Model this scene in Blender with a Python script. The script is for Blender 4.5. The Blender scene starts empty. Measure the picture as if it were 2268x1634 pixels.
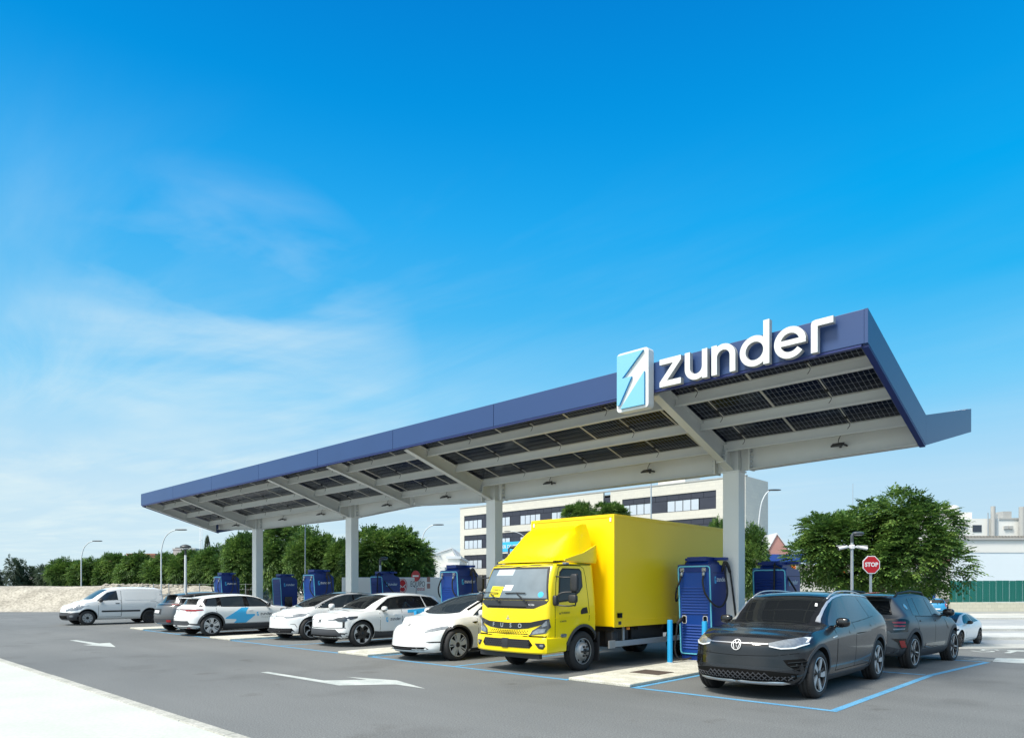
import bpy, bmesh, math, random
from mathutils import Vector, Matrix
from mathutils.bvhtree import BVHTree
from mathutils.geometry import delaunay_2d_cdt
R = math.radians; PI = math.pi
S = bpy.context.scene
C = S.collection
random.seed(7)

# ------------------------------------------------------------------ camera
FPX = 1529.0; CX = 1134.0; HZ = 1300.0; HC = 1.65; YAW = R(43.2035)
cam = bpy.data.cameras.new('camera'); cam_o = bpy.data.objects.new('camera', cam); C.objects.link(cam_o)
cam_o.location = (0, 0, HC); cam_o.rotation_euler = (R(90), 0, YAW)
cam.sensor_width = 36; cam.lens = FPX/2268*36; cam.shift_y = (HZ-817)/2268
cam.clip_start = .1; cam.clip_end = 3000
S.camera = cam_o
FWX, FWY, RTX, RTY = -math.sin(YAW), math.cos(YAW), math.cos(YAW), math.sin(YAW)
# ------------------------------------------------------------------ world, sun, exposure
SUN_EL, SUN_AZ = R(57), R(-97)      # azimuth of the direction towards the sun, measured from +X
w = bpy.data.worlds.new('World'); S.world = w; w.use_nodes = True
nt = w.node_tree; nt.nodes.clear(); N = nt.nodes.new; LK = nt.links.new
out = N('ShaderNodeOutputWorld'); bg = N('ShaderNodeBackground')
sky = N('ShaderNodeTexSky'); sky.sky_type = 'NISHITA'; sky.sun_disc = False
sky.sun_elevation = SUN_EL; sky.sun_rotation = R(90)-SUN_AZ
sky.air_density = 1.0; sky.dust_density = .6; sky.ozone_density = 3.0
tc = N('ShaderNodeTexCoord'); sep = N('ShaderNodeSeparateXYZ'); LK(tc.outputs['Generated'], sep.inputs[0])
def wmath(op, a, b=None, c=None, clamp=False):
    n = N('ShaderNodeMath'); n.operation = op; n.use_clamp = clamp
    for i, v in enumerate((a, b, c)):
        if v is None: continue
        if isinstance(v, (int, float)): n.inputs[i].default_value = v
        else: LK(v, n.inputs[i])
    return n.outputs[0]
def wramp(fac, stops):
    n = N('ShaderNodeValToRGB'); LK(fac, n.inputs[0]); e = n.color_ramp.elements
    while len(e) > 1: e.remove(e[-1])
    e[0].position = stops[0][0]; e[0].color = (*stops[0][1], 1)
    for p, c in stops[1:]:
        k = e.new(p); k.color = (*c, 1)
    return n.outputs[0]
def wmix(f, a, b, mode='MIX'):
    n = N('ShaderNodeMix'); n.data_type = 'RGBA'; n.blend_type = mode
    if isinstance(f, (int, float)): n.inputs[0].default_value = f
    else: LK(f, n.inputs[0])
    for i, v in ((6, a), (7, b)):
        if isinstance(v, tuple): n.inputs[i].default_value = (*v, 1)
        else: LK(v, n.inputs[i])
    return n.outputs[2]
# clear-air colour by elevation (azure overhead, pale towards the horizon), tinted onto the Nishita sky
grad = wramp(sep.outputs[2], [(0, (6.6, 8.4, 9.3)), (.13, (5.0, 7.7, 9.7)), (.25, (1.7, 6.3, 10)), (.36, (.2, 4.8, 9.5)), (.46, (.0, 4.1, 9.2)), (.545, (.0, 3.3, 8.3)), (.65, (.0, 2.4, 7.1)), (.78, (.3, 2.5, 6.6)), (1, (2.2, 3.8, 6.2))])
base = wmix(.985, sky.outputs[0], grad)
# high thin cloud: stretched noise on the plane of the cloud deck
zc = wmath('MAXIMUM', sep.outputs[2], .03)
px_ = wmath('DIVIDE', sep.outputs[0], zc); py_ = wmath('DIVIDE', sep.outputs[1], zc)
cmb = N('ShaderNodeCombineXYZ'); LK(px_, cmb.inputs[0]); LK(py_, cmb.inputs[1])
mp = N('ShaderNodeMapping'); mp.inputs['Rotation'].default_value = (0, 0, R(28)); mp.inputs['Scale'].default_value = (.22, .75, 1); mp.inputs['Location'].default_value = (1.3, .4, 0)
LK(cmb.outputs[0], mp.inputs[0])
n1 = N('ShaderNodeTexNoise'); n1.inputs['Scale'].default_value = 1.5; n1.inputs['Detail'].default_value = 9; n1.inputs['Roughness'].default_value = .62; n1.inputs['Distortion'].default_value = .5
LK(mp.outputs[0], n1.inputs[0])
n2 = N('ShaderNodeTexNoise'); n2.inputs['Scale'].default_value = .55; n2.inputs['Detail'].default_value = 3; LK(cmb.outputs[0], n2.inputs[0])
cl = wmath('MULTIPLY', wmath('MULTIPLY_ADD', n1.outputs[0], 4.2, -1.75, True), wmath('MULTIPLY_ADD', n2.outputs[0], 3.4, -1.0, True))
low = wmath('POWER', wmath('SUBTRACT', 1.0, wmath('MULTIPLY_ADD', sep.outputs[2], 1.9, -.10, True), None, True), 1.5)      # thins out overhead
west = wmath('MULTIPLY_ADD', sep.outputs[0], -1.25, -.28, True)                                      # hazier towards -X
cl = wmath('MULTIPLY', cl, wmath('MULTIPLY', low, wmath('MULTIPLY_ADD', west, .7, .18, True)))
cdir = Vector((FWX+(520-CX)/FPX*RTX, FWY+(520-CX)/FPX*RTY, (HZ-820)/FPX)).normalized()      # one brighter wisp low on the left
cdn = N('ShaderNodeVectorMath'); cdn.operation = 'DOT_PRODUCT'; LK(tc.outputs['Generated'], cdn.inputs[0]); cdn.inputs[1].default_value = cdir
n4 = N('ShaderNodeTexNoise'); n4.inputs['Scale'].default_value = 5; n4.inputs['Detail'].default_value = 8; n4.inputs['Distortion'].default_value = .4
mp4 = N('ShaderNodeMapping'); mp4.inputs['Rotation'].default_value = (R(-30), R(20), YAW); mp4.inputs['Scale'].default_value = (.6, .6, 2.4); LK(tc.outputs['Generated'], mp4.inputs[0]); LK(mp4.outputs[0], n4.inputs[0])
wisp = wmath('MULTIPLY', wmath('MULTIPLY_ADD', cdn.outputs['Value'], 36, -34.9, True), wmath('MULTIPLY_ADD', n4.outputs[0], 3.6, -1.5, True))
cl = wmath('ADD', cl, wmath('MULTIPLY', wisp, .5), None, True)
haze = wmath('MULTIPLY', wmath('MULTIPLY', west, low), .42)
skyc = wmix(wmath('ADD', wmath('MULTIPLY', cl, 1.0), haze, None, True), base, (7.4, 9.1, 9.7))
# pale sky veil added on the sun's side, out of view, brightened as fill
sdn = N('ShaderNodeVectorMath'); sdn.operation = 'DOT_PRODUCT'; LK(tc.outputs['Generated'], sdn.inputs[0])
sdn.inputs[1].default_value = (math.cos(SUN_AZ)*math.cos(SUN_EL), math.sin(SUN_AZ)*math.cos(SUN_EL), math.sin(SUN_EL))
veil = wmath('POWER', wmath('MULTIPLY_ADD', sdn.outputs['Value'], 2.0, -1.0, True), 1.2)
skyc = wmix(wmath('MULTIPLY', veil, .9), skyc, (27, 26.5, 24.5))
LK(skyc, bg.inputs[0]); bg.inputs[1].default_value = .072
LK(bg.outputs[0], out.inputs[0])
sl = bpy.data.lights.new('sun', 'SUN'); sl.energy = 3.3; sl.angle = R(13); sl.color = (1, .945, .86)
sun = bpy.data.objects.new('sun', sl); C.objects.link(sun)
sd = Vector((math.cos(SUN_AZ)*math.cos(SUN_EL), math.sin(SUN_AZ)*math.cos(SUN_EL), math.sin(SUN_EL)))
sun.rotation_euler = (-sd).to_track_quat('-Z', 'Y').to_euler(); sun.location = (0, 0, 60)
S.view_settings.view_transform = 'Standard'; S.view_settings.look = 'None'
S.view_settings.exposure = 0.42; S.view_settings.gamma = 1; S.view_settings.use_curve_mapping = False

# ------------------------------------------------------------------ survey helpers (ground points and depths)
FW = Vector((-math.sin(YAW), math.cos(YAW))); RT = Vector((math.cos(YAW), math.sin(YAW)))
def ray(x, y):
    a = (x-CX)/FPX; b = (HZ-y)/FPX
    return Vector((FW.x+a*RT.x, FW.y+a*RT.y, b))
def sst(a, b, x):
    t = min(1, max(0, (x-a)/(b-a))); return t*t*(3-2*t)
def gz(x, y): return -.82*sst(18.4, 29, y)*sst(-30, -14, x)     # the land falls away beyond the second row of bays
def G(x, y, z=0):
    r = ray(x, y); t = (z-HC)/r.z; return Vector((r.x*t, r.y*t, z))
def GT(x, y, dz=0):
    r = ray(x, y); t = 5.0
    while t < 300:
        p = r*t
        if HC+p.z <= gz(p.x, p.y): break
        t += .02+t*.002
    return Vector((r.x*t, r.y*t, gz(r.x*t, r.y*t)+dz))
def D(x, y, d):
    r = ray(x, y); return Vector((r.x*d, r.y*d, HC+r.z*d))
def PY(x, y, Y):
    r = ray(x, y); t = Y/r.y; return Vector((r.x*t, Y, HC+r.z*t))

# ------------------------------------------------------------------ materials
def mat(name, col, rough=.5, metal=0, noise=0, nscale=8, bump=0, bscale=60, coat=0, spec=.5, emis=None, trans=0, alpha=1):
    m = bpy.data.materials.new(name); m.use_nodes = True; t = m.node_tree; b = t.nodes['Principled BSDF']
    b.inputs['Base Color'].default_value = (*col, 1); b.inputs['Roughness'].default_value = rough
    b.inputs['Metallic'].default_value = metal; b.inputs['Coat Weight'].default_value = coat; b.inputs['Coat Roughness'].default_value = .04
    b.inputs['Specular IOR Level'].default_value = spec; b.inputs['Transmission Weight'].default_value = trans
    if emis: b.inputs['Emission Color'].default_value = (*emis[0], 1); b.inputs['Emission Strength'].default_value = emis[1]
    co = t.nodes.new('ShaderNodeTexCoord')
    if noise:
        n = t.nodes.new('ShaderNodeTexNoise'); n.inputs['Scale'].default_value = nscale; n.inputs['Detail'].default_value = 6
        t.links.new(co.outputs['Object'], n.inputs[0])
        mx = t.nodes.new('ShaderNodeMix'); mx.data_type = 'RGBA'
        mx.inputs[6].default_value = (*[c*(1-noise) for c in col], 1); mx.inputs[7].default_value = (*[min(1, c*(1+noise)) for c in col], 1)
        t.links.new(n.outputs[0], mx.inputs[0]); t.links.new(mx.outputs[2], b.inputs['Base Color'])
    if bump:
        n = t.nodes.new('ShaderNodeTexNoise'); n.inputs['Scale'].default_value = bscale; n.inputs['Detail'].default_value = 4
        t.links.new(co.outputs['Object'], n.inputs[0])
        bp = t.nodes.new('ShaderNodeBump'); bp.inputs['Strength'].default_value = bump; bp.inputs['Distance'].default_value = .01
        t.links.new(n.outputs[0], bp.inputs['Height']); t.links.new(bp.outputs[0], b.inputs['Normal'])
    return m
M = {}
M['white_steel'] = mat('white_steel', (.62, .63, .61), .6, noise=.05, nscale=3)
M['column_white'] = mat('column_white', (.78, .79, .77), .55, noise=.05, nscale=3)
M['fascia_blue'] = mat('fascia_blue', (.022, .056, .165), .42, coat=.12, noise=.10, nscale=.8)
M['fascia_lip'] = mat('fascia_lip', (.02, .035, .16), .4)
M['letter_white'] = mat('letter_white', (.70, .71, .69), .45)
M['letter_side'] = mat('letter_side', (.42, .43, .43), .5)  # letter sides in a darker grey, their shade put into the colour
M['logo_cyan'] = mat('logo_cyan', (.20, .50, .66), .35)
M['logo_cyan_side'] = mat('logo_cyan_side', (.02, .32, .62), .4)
M['print_cyan'] = mat('print_cyan', (.05, .45, .80), .4)
M['print_white'] = mat('print_white', (.8, .8, .8), .5)
M['print_dark'] = mat('print_dark', (.03, .035, .05), .5)
M['charger_blue'] = mat('charger_blue', (.004, .030, .20), .38, noise=.06, nscale=2)
M['charger_face'] = mat('charger_face', (.008, .065, .34), .4, noise=.05, nscale=3)
M['cyan_trim'] = mat('cyan_trim', (.16, .60, .80), .35)
M['bollard_blue'] = mat('bollard_blue', (.02, .33, .66), .38, noise=.06, nscale=5)
M['rubber'] = mat('rubber', (.016, .016, .017), .62, noise=.15, nscale=20)
M['tyre'] = mat('tyre', (.022, .022, .023), .75, noise=.2, nscale=14, bump=.2, bscale=90)
M['black_plastic'] = mat('black_plastic', (.022, .023, .026), .5, noise=.1, nscale=10)
M['cladding'] = mat('cladding', (.05, .053, .06), .6, noise=.08, nscale=12)
M['gloss_black'] = mat('gloss_black', (.008, .008, .009), .08, coat=.5)
M['gap'] = mat('gap', (.008, .008, .008), .9, spec=.1)
M['well'] = mat('well', (.012, .012, .012), .95, spec=.1)
M['glass_dark'] = mat('glass_dark', (.010, .012, .014), .03, spec=.5)
M['glass_tint'] = mat('glass_tint', (.022, .032, .042), .03, spec=.6)
M['glass_truck'] = mat('glass_truck', (.16, .20, .225), .05, spec=.7, noise=.45, nscale=1.8)
M['paint_white'] = mat('paint_white', (.80, .81, .80), .22, coat=.5)
M['paint_yellow'] = mat('paint_yellow', (.93, .70, .0), .30, coat=.3)
M['box_yellow'] = mat('box_yellow', (.97, .66, .0), .38, noise=.03, nscale=1.2, bump=.05, bscale=4)
M['paint_grey'] = mat('paint_grey', (.014, .016, .020), .25, metal=.1, coat=.6, spec=.4)
M['glass_side'] = mat('glass_side', (.055, .075, .095), .04, spec=.6)
M['paint_matte'] = mat('paint_matte', (.15, .158, .165), .38, metal=.65, coat=.1)
M['paint_dgrey'] = mat('paint_dgrey', (.12, .125, .13), .3, metal=.4, coat=.6)
M['paint_blue'] = mat('paint_blue', (.02, .22, .42), .25, coat=.6)
M['paint_silver'] = mat('paint_silver', (.55, .57, .6), .28, metal=.5, coat=.6)
M['chrome'] = mat('chrome', (.68, .69, .70), .32, metal=.85)
M['alloy'] = mat('alloy', (.58, .59, .60), .35, metal=.35)
M['alloy_dark'] = mat('alloy_dark', (.03, .03, .032), .3, metal=.3)
M['steel_wheel'] = mat('steel_wheel', (.42, .42, .42), .45, metal=.5, noise=.15, nscale=9)
M['lamp'] = mat('lamp', (.20, .225, .25), .15, metal=.2, coat=.7, noise=.6, nscale=22)
M['lamp_white'] = mat('lamp_white', (.85, .88, .9), .2, coat=.5)
M['lamp_dark'] = mat('lamp_dark', (.05, .055, .06), .1, coat=1, noise=.6, nscale=25)
M['lamp_red'] = mat('lamp_red', (.32, .01, .012), .15, coat=1)
M['lamp_amber'] = mat('lamp_amber', (.8, .28, .02), .2)
M['red'] = mat('red', (.50, .008, .015), .4, noise=.05, nscale=9)
M['galv'] = mat('galv', (.46, .49, .51), .42, metal=.55, noise=.12, nscale=12)
M['pole_white'] = mat('pole_white', (.62, .65, .66), .4, noise=.05, nscale=6)
M['lamp_head'] = mat('lamp_head', (.06, .07, .08), .4)
M['bark'] = mat('bark', (.11, .085, .065), .9, noise=.4, nscale=12, bump=.6, bscale=25)
M['cypress'] = mat('cypress', (.03, .055, .025), .8, noise=.4, nscale=4)
M['orange'] = mat('orange', (.62, .13, .01), .45)
M['beam_blue'] = mat('beam_blue', (.02, .07, .32), .5)
M['brick_pink'] = mat('brick_pink', (.44, .23, .20), .85, noise=.1, nscale=1)
M['brick_red'] = mat('brick_red', (.36, .17, .12), .85, noise=.12, nscale=2)
M['plaster_white'] = mat('plaster_white', (.76, .75, .70), .85, noise=.06, nscale=.5)
M['plaster_cool'] = mat('plaster_cool', (.70, .77, .80), .8, noise=.05, nscale=.3)
M['plaster_grey'] = mat('plaster_grey', (.42, .42, .40), .85, noise=.1, nscale=1)
M['roof_metal'] = mat('roof_metal', (.60, .63, .65), .5, noise=.06, nscale=1)
M['roof_tile'] = mat('roof_tile', (.34, .31, .27), .85, noise=.25, nscale=3)
M['fence_green'] = mat('fence_green', (.005, .115, .095), .45, noise=.07, nscale=2)
M['win_frame'] = mat('win_frame', (.03, .032, .04), .45)
M['win_dark'] = mat('win_dark', (.035, .038, .055), .35, noise=.25, nscale=.8)
M['pane_blind'] = mat('pane_blind', (.50, .56, .62), .25, coat=.6, noise=.12, nscale=.6)
M['pane_dark'] = mat('pane_dark', (.03, .035, .05), .08, coat=.6)
M['rust'] = mat('rust', (.075, .055, .045), .8, noise=.3, nscale=14, bump=.3, bscale=60)
M['paper'] = mat('paper', (.75, .76, .76), .7)
M['paper_yellow'] = mat('paper_yellow', (.80, .66, .02), .7)

def mk_asphalt():
    m = bpy.data.materials.new('asphalt'); m.use_nodes = True; t = m.node_tree; b = t.nodes['Principled BSDF']; L = t.links.new; n_ = t.nodes.new
    co = n_('ShaderNodeTexCoord')
    def noise(s, d=5, sc=None):
        n = n_('ShaderNodeTexNoise'); n.inputs['Scale'].default_value = s; n.inputs['Detail'].default_value = d
        if sc:
            q = n_('ShaderNodeMapping'); q.inputs['Scale'].default_value = sc; q.inputs['Rotation'].default_value = (0, 0, .25); L(co.outputs['Object'], q.inputs[0]); L(q.outputs[0], n.inputs[0])
        else: L(co.outputs['Object'], n.inputs[0])
        return n.outputs[0]
    def ramp(f, a, b_, ca, cb):
        r = n_('ShaderNodeValToRGB'); L(f, r.inputs[0]); r.color_ramp.elements[0].position = a; r.color_ramp.elements[1].position = b_
        r.color_ramp.elements[0].color = (*ca, 1); r.color_ramp.elements[1].color = (*cb, 1); return r.outputs[0]
    def mul(a, b_, f=1):
        x = n_('ShaderNodeMix'); x.data_type = 'RGBA'; x.blend_type = 'MULTIPLY'; x.inputs[0].default_value = f; L(a, x.inputs[6]); L(b_, x.inputs[7]); return x.outputs[2]
    fine = ramp(noise(55, 3), .3, .7, (.60,)*3, (1.36,)*3)
    big = ramp(noise(.16, 5), .3, .7, (.130, .138, .138), (.178, .184, .180))
    streak = ramp(noise(.5, 6, (.25, 2.2, 1)), .42, .62, (.95,)*3, (1.02,)*3)
    stain = ramp(noise(.7, 5), .56, .66, (1,)*3, (.88, .875, .87))
    drip = ramp(noise(1.3, 4), .64, .72, (1,)*3, (.80, .78, .76))
    c = mul(mul(mul(mul(big, fine), streak), stain), drip)
    v = n_('ShaderNodeTexVoronoi'); v.inputs['Scale'].default_value = 3.2; L(co.outputs['Object'], v.inputs[0])
    sp = ramp(v.outputs['Distance'], .012, .03, (1,)*3, (0,)*3)
    x = n_('ShaderNodeMix'); x.data_type = 'RGBA'; L(sp, x.inputs[0]); L(c, x.inputs[6]); x.inputs[7].default_value = (.5, .5, .48, 1)
    L(x.outputs[2], b.inputs['Base Color']); b.inputs['Roughness'].default_value = .86; b.inputs['Specular IOR Level'].default_value = .3
    bp = n_('ShaderNodeBump'); bp.inputs['Strength'].default_value = .5; bp.inputs['Distance'].default_value = .006; L(noise(70, 4), bp.inputs['Height']); L(bp.outputs[0], b.inputs['Normal'])
    return m
M['asphalt'] = mk_asphalt()
def mk_concrete(name, ca, cb, s=3, bs=40, bstr=.5, dirt=.8):
    m = bpy.data.materials.new(name); m.use_nodes = True; t = m.node_tree; b = t.nodes['Principled BSDF']; L = t.links.new; n_ = t.nodes.new
    co = n_('ShaderNodeTexCoord')
    n = n_('ShaderNodeTexNoise'); n.inputs['Scale'].default_value = s; n.inputs['Detail'].default_value = 7; L(co.outputs['Object'], n.inputs[0])
    r = n_('ShaderNodeValToRGB'); r.color_ramp.elements[0].position = .35; r.color_ramp.elements[1].position = .65; r.color_ramp.elements[0].color = (*ca, 1); r.color_ramp.elements[1].color = (*cb, 1); L(n.outputs[0], r.inputs[0])
    n2 = n_('ShaderNodeTexNoise'); n2.inputs['Scale'].default_value = bs; n2.inputs['Detail'].default_value = 5; L(co.outputs['Object'], n2.inputs[0])
    r2 = n_('ShaderNodeValToRGB'); r2.color_ramp.elements[0].position = .35; r2.color_ramp.elements[1].position = .6; r2.color_ramp.elements[0].color = (dirt,)*3+(1,); r2.color_ramp.elements[1].color = (1.04,)*3+(1,); L(n2.outputs[0], r2.inputs[0])
    x = n_('ShaderNodeMix'); x.data_type = 'RGBA'; x.blend_type = 'MULTIPLY'; x.inputs[0].default_value = 1; L(r.outputs[0], x.inputs[6]); L(r2.outputs[0], x.inputs[7])
    L(x.outputs[2], b.inputs['Base Color']); b.inputs['Roughness'].default_value = .85
    bp = n_('ShaderNodeBump'); bp.inputs['Strength'].default_value = bstr; bp.inputs['Distance'].default_value = .01; L(n2.outputs[0], bp.inputs['Height']); L(bp.outputs[0], b.inputs['Normal'])
    return m
M['pavement'] = mk_concrete('pavement', (.46, .485, .43), (.50, .52, .46), 1.2, 22, .25, .95)
M['kerb'] = mk_concrete('kerb_stone', (.36, .36, .31), (.48, .47, .42), 5, 30, .5, .75)
M['kerb_light'] = mk_concrete('kerb_light', (.46, .46, .43), (.56, .56, .52), 2, 30, .3, .85)
M['slab'] = mk_concrete('slab', (.50, .49, .41), (.66, .65, .57), 3, 45, .4, .72)
M['road_far'] = mk_concrete('road_far', (.30, .31, .31), (.38, .385, .37), .3, 12, .2, .93)
M['lot_pale'] = mk_concrete('lot_pale', (.42, .42, .38), (.52, .51, .46), .4, 10, .2, .9)
M['line_blue'] = mk_concrete('line_blue', (.085, .30, .52), (.13, .37, .58), 4, 60, .3, .62)
M['line_white'] = mk_concrete('line_white', (.40, .44, .42), (.53, .56, .53), 3, 70, .2, .74)
M['rubble'] = mk_concrete('rubble', (.33, .30, .24), (.47, .43, .35), 1.1, 7, 1, .62)
def mk_block(name, ca, cb, bw, bh, mort=.012, mc=.7):
    m = bpy.data.materials.new(name); m.use_nodes = True; t = m.node_tree; b = t.nodes['Principled BSDF']; L = t.links.new; n_ = t.nodes.new
    co = n_('ShaderNodeTexCoord'); sp = n_('ShaderNodeSeparateXYZ'); L(co.outputs['Object'], sp.inputs[0])
    ad = n_('ShaderNodeMath'); L(sp.outputs[0], ad.inputs[0]); L(sp.outputs[1], ad.inputs[1])
    cb_ = n_('ShaderNodeCombineXYZ'); L(ad.outputs[0], cb_.inputs[0]); L(sp.outputs[2], cb_.inputs[1])
    br = n_('ShaderNodeTexBrick'); L(cb_.outputs[0], br.inputs[0]); br.inputs['Color1'].default_value = (*ca, 1); br.inputs['Color2'].default_value = (*cb, 1)
    br.inputs['Mortar'].default_value = (*[c*mc for c in ca], 1); br.inputs['Scale'].default_value = 1; br.inputs['Brick Width'].default_value = bw; br.inputs['Row Height'].default_value = bh; br.inputs['Mortar Size'].default_value = mort
    L(br.outputs[0], b.inputs['Base Color']); b.inputs['Roughness'].default_value = .9
    bp = n_('ShaderNodeBump'); bp.inputs['Strength'].default_value = .4; bp.inputs['Distance'].default_value = .02; L(br.outputs['Fac'], bp.inputs['Height']); bp.invert = True; L(bp.outputs[0], b.inputs['Normal'])
    return m
M['block_cream'] = mk_block('block_cream', (.63, .61, .53), (.59, .575, .51), .9, .42, .02, .9)
M['block_wall'] = mk_block('block_wall', (.56, .53, .42), (.50, .48, .38), .6, .3, .02, .8)
def mk_solar():
    m = bpy.data.materials.new('solar_cells'); m.use_nodes = True; t = m.node_tree; b = t.nodes['Principled BSDF']; L = t.links.new; n_ = t.nodes.new
    co = n_('ShaderNodeTexCoord'); br = n_('ShaderNodeTexBrick'); L(co.outputs['Object'], br.inputs[0])
    br.offset = 0; br.inputs['Scale'].default_value = 1; br.inputs['Brick Width'].default_value = .0825; br.inputs['Row Height'].default_value = .18; br.inputs['Mortar Size'].default_value = .0030; br.inputs['Mortar Smooth'].default_value = .1
    br.inputs['Color1'].default_value = (.005, .008, .018, 1); br.inputs['Color2'].default_value = (.007, .010, .024, 1); br.inputs['Mortar'].default_value = (.26, .28, .31, 1)  # mortar colour carries daylight seen between the cells, painted as paler lines
    L(br.outputs[0], b.inputs['Base Color']); b.inputs['Roughness'].default_value = .16; b.inputs['Specular IOR Level'].default_value = .16
    return m
M['solar'] = mk_solar()
M['solar_frame'] = mat('solar_frame', (.50, .49, .45), .45, metal=.2)
def mk_leaf(name, a, b_, c_):
    m = bpy.data.materials.new(name); m.use_nodes = True; t = m.node_tree; b = t.nodes['Principled BSDF']; L = t.links.new; n_ = t.nodes.new
    gi = n_('ShaderNodeNewGeometry'); co = n_('ShaderNodeTexCoord'); n = n_('ShaderNodeTexNoise'); n.inputs['Scale'].default_value = .9; L(co.outputs['Object'], n.inputs[0])
    ad = n_('ShaderNodeMath'); ad.operation = 'MULTIPLY_ADD'; L(gi.outputs['Random Per Island'], ad.inputs[0]); ad.inputs[1].default_value = .55
    n3 = n_('ShaderNodeMath'); n3.operation = 'MULTIPLY_ADD'; L(n.outputs[0], n3.inputs[0]); n3.inputs[1].default_value = 1.3; n3.inputs[2].default_value = -.42; L(n3.outputs[0], ad.inputs[2])
    r = n_('ShaderNodeValToRGB'); e = r.color_ramp.elements; e[0].position = .1; e[0].color = (*a, 1); e[1].position = .95; e[1].color = (*c_, 1); k = e.new(.55); k.color = (*b_, 1)
    L(ad.outputs[0], r.inputs[0]); L(r.outputs[0], b.inputs['Base Color']); b.inputs['Roughness'].default_value = .5; b.inputs['Specular IOR Level'].default_value = .35
    tr = n_('ShaderNodeBsdfTranslucent'); L(r.outputs[0], tr.inputs[0]); mx = n_('ShaderNodeMixShader'); mx.inputs[0].default_value = .3
    o = t.nodes['Material Output']; L(b.outputs[0], mx.inputs[1]); L(tr.outputs[0], mx.inputs[2]); L(mx.outputs[0], o.inputs[0])
    return m
M['leaf'] = mk_leaf('leaf', (.028, .070, .018), (.085, .175, .034), (.23, .34, .07))
M['leaf_dark'] = mk_leaf('leaf_dark', (.03, .055, .03), (.05, .085, .045), (.08, .12, .06))

# ------------------------------------------------------------------ object helpers
def obj(name, me, m=None, parent=None, loc=None, rot=None, smooth=False, kind=None, label=None):
    if isinstance(me, bmesh.types.BMesh):
        b = me; me = bpy.data.meshes.new(name); b.to_mesh(me); b.free()
    if m is not None and len(me.materials) == 0:
        for k in (m if isinstance(m, (list, tuple)) else [m]): me.materials.append(M[k])
    if smooth:
        me.shade_smooth(); me.set_sharp_from_angle(angle=R(smooth if smooth is not True else 40))
    o = bpy.data.objects.new(name, me); C.objects.link(o)
    if parent: o.parent = parent
    if loc is not None: o.location = loc
    if rot is not None: o.rotation_euler = rot
    if kind: o['kind'] = kind
    if label: o['label'] = label
    return o
def tag(o, label, cat, group=None):
    o['label'] = label; o['category'] = cat
    if group: o['group'] = group
    return o
def thing(name, label, cat, loc=(0, 0, 0), rz=0, group=None):
    o = bpy.data.objects.new(name, None); C.objects.link(o); o.location = loc; o.rotation_euler = (0, 0, rz); o.empty_display_size = .2
    return tag(o, label, cat, group)
def copy_tree(o, parent=None):
    c = o.copy(); C.objects.link(c); c.parent = parent
    for ch in list(o.children): copy_tree(ch, c)
    return c
def box(bm, x0, y0, z0, x1, y1, z1, mi=0, bevel=0):
    vs = [bm.verts.new(p) for p in ((x0, y0, z0), (x1, y0, z0), (x1, y1, z0), (x0, y1, z0), (x0, y0, z1), (x1, y0, z1), (x1, y1, z1), (x0, y1, z1))]
    fs = [bm.faces.new([vs[i] for i in f]) for f in ((0, 3, 2, 1), (4, 5, 6, 7), (0, 1, 5, 4), (1, 2, 6, 5), (2, 3, 7, 6), (3, 0, 4, 7))]
    for f in fs: f.material_index = mi
    if bevel:
        es = set(e for f in fs for e in f.edges)
        r = bmesh.ops.bevel(bm, geom=list(es), offset=bevel, segments=2, affect='EDGES', profile=.5)
        for f in r['faces']: f.material_index = mi
    return vs
def boxm(*a, mi=0, bevel=0):
    bm = bmesh.new(); box(bm, *a, mi=mi, bevel=bevel); return bm
def tube(bm, pts, r, n=8, mi=0, caps=True):
    pts = [Vector(p) for p in pts]; rs = r if isinstance(r, (list, tuple)) else [r]*len(pts); rings = []
    up = Vector((0, 0, 1)); prev = None
    for i, p in enumerate(pts):
        d = (pts[min(i+1, len(pts)-1)]-pts[max(i-1, 0)]).normalized()
        if prev is None:
            a = d.cross(up)
            if a.length < .1: a = d.cross(Vector((1, 0, 0)))
        else: a = prev-d*prev.dot(d)
        a.normalize(); prev = a; b = d.cross(a)
        rings.append([bm.verts.new(p+(a*math.cos(2*PI*k/n)+b*math.sin(2*PI*k/n))*rs[i]) for k in range(n)])
    for q, s in zip(rings, rings[1:]):
        for k in range(n):
            f = bm.faces.new((q[k], q[(k+1) % n], s[(k+1) % n], s[k])); f.material_index = mi; f.smooth = True
    if caps:
        f = bm.faces.new(rings[0][::-1]); f.material_index = mi; f = bm.faces.new(rings[-1]); f.material_index = mi
def spline(ctrl, n=8):
    P = [Vector(p) for p in ctrl]; P = [P[0]*2-P[1]]+P+[P[-1]*2-P[-2]]; o = []
    for i in range(1, len(P)-2):
        for k in range(n):
            t = k/n; a, b, c, d = P[i-1:i+3]
            o.append(.5*((2*b)+(c-a)*t+(2*a-5*b+4*c-d)*t*t+(3*b-a-3*c+d)*t**3))
    o.append(P[-2]); return o
def lathe(bm, prof, n=32, axis='x', mi=0, closed=False):
    rings = []
    for a, r in prof:
        ring = []
        for k in range(n):
            c, s = math.cos(2*PI*k/n)*r, math.sin(2*PI*k/n)*r
            ring.append(bm.verts.new({'x': (a, c, s), 'y': (c, a, s), 'z': (c, s, a)}[axis]))
        rings.append(ring)
    for i, (q, s) in enumerate(zip(rings, rings[1:])):
        for k in range(n):
            f = bm.faces.new((q[k], q[(k+1) % n], s[(k+1) % n], s[k])); f.material_index = mi[i] if isinstance(mi, list) else mi; f.smooth = True
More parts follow.
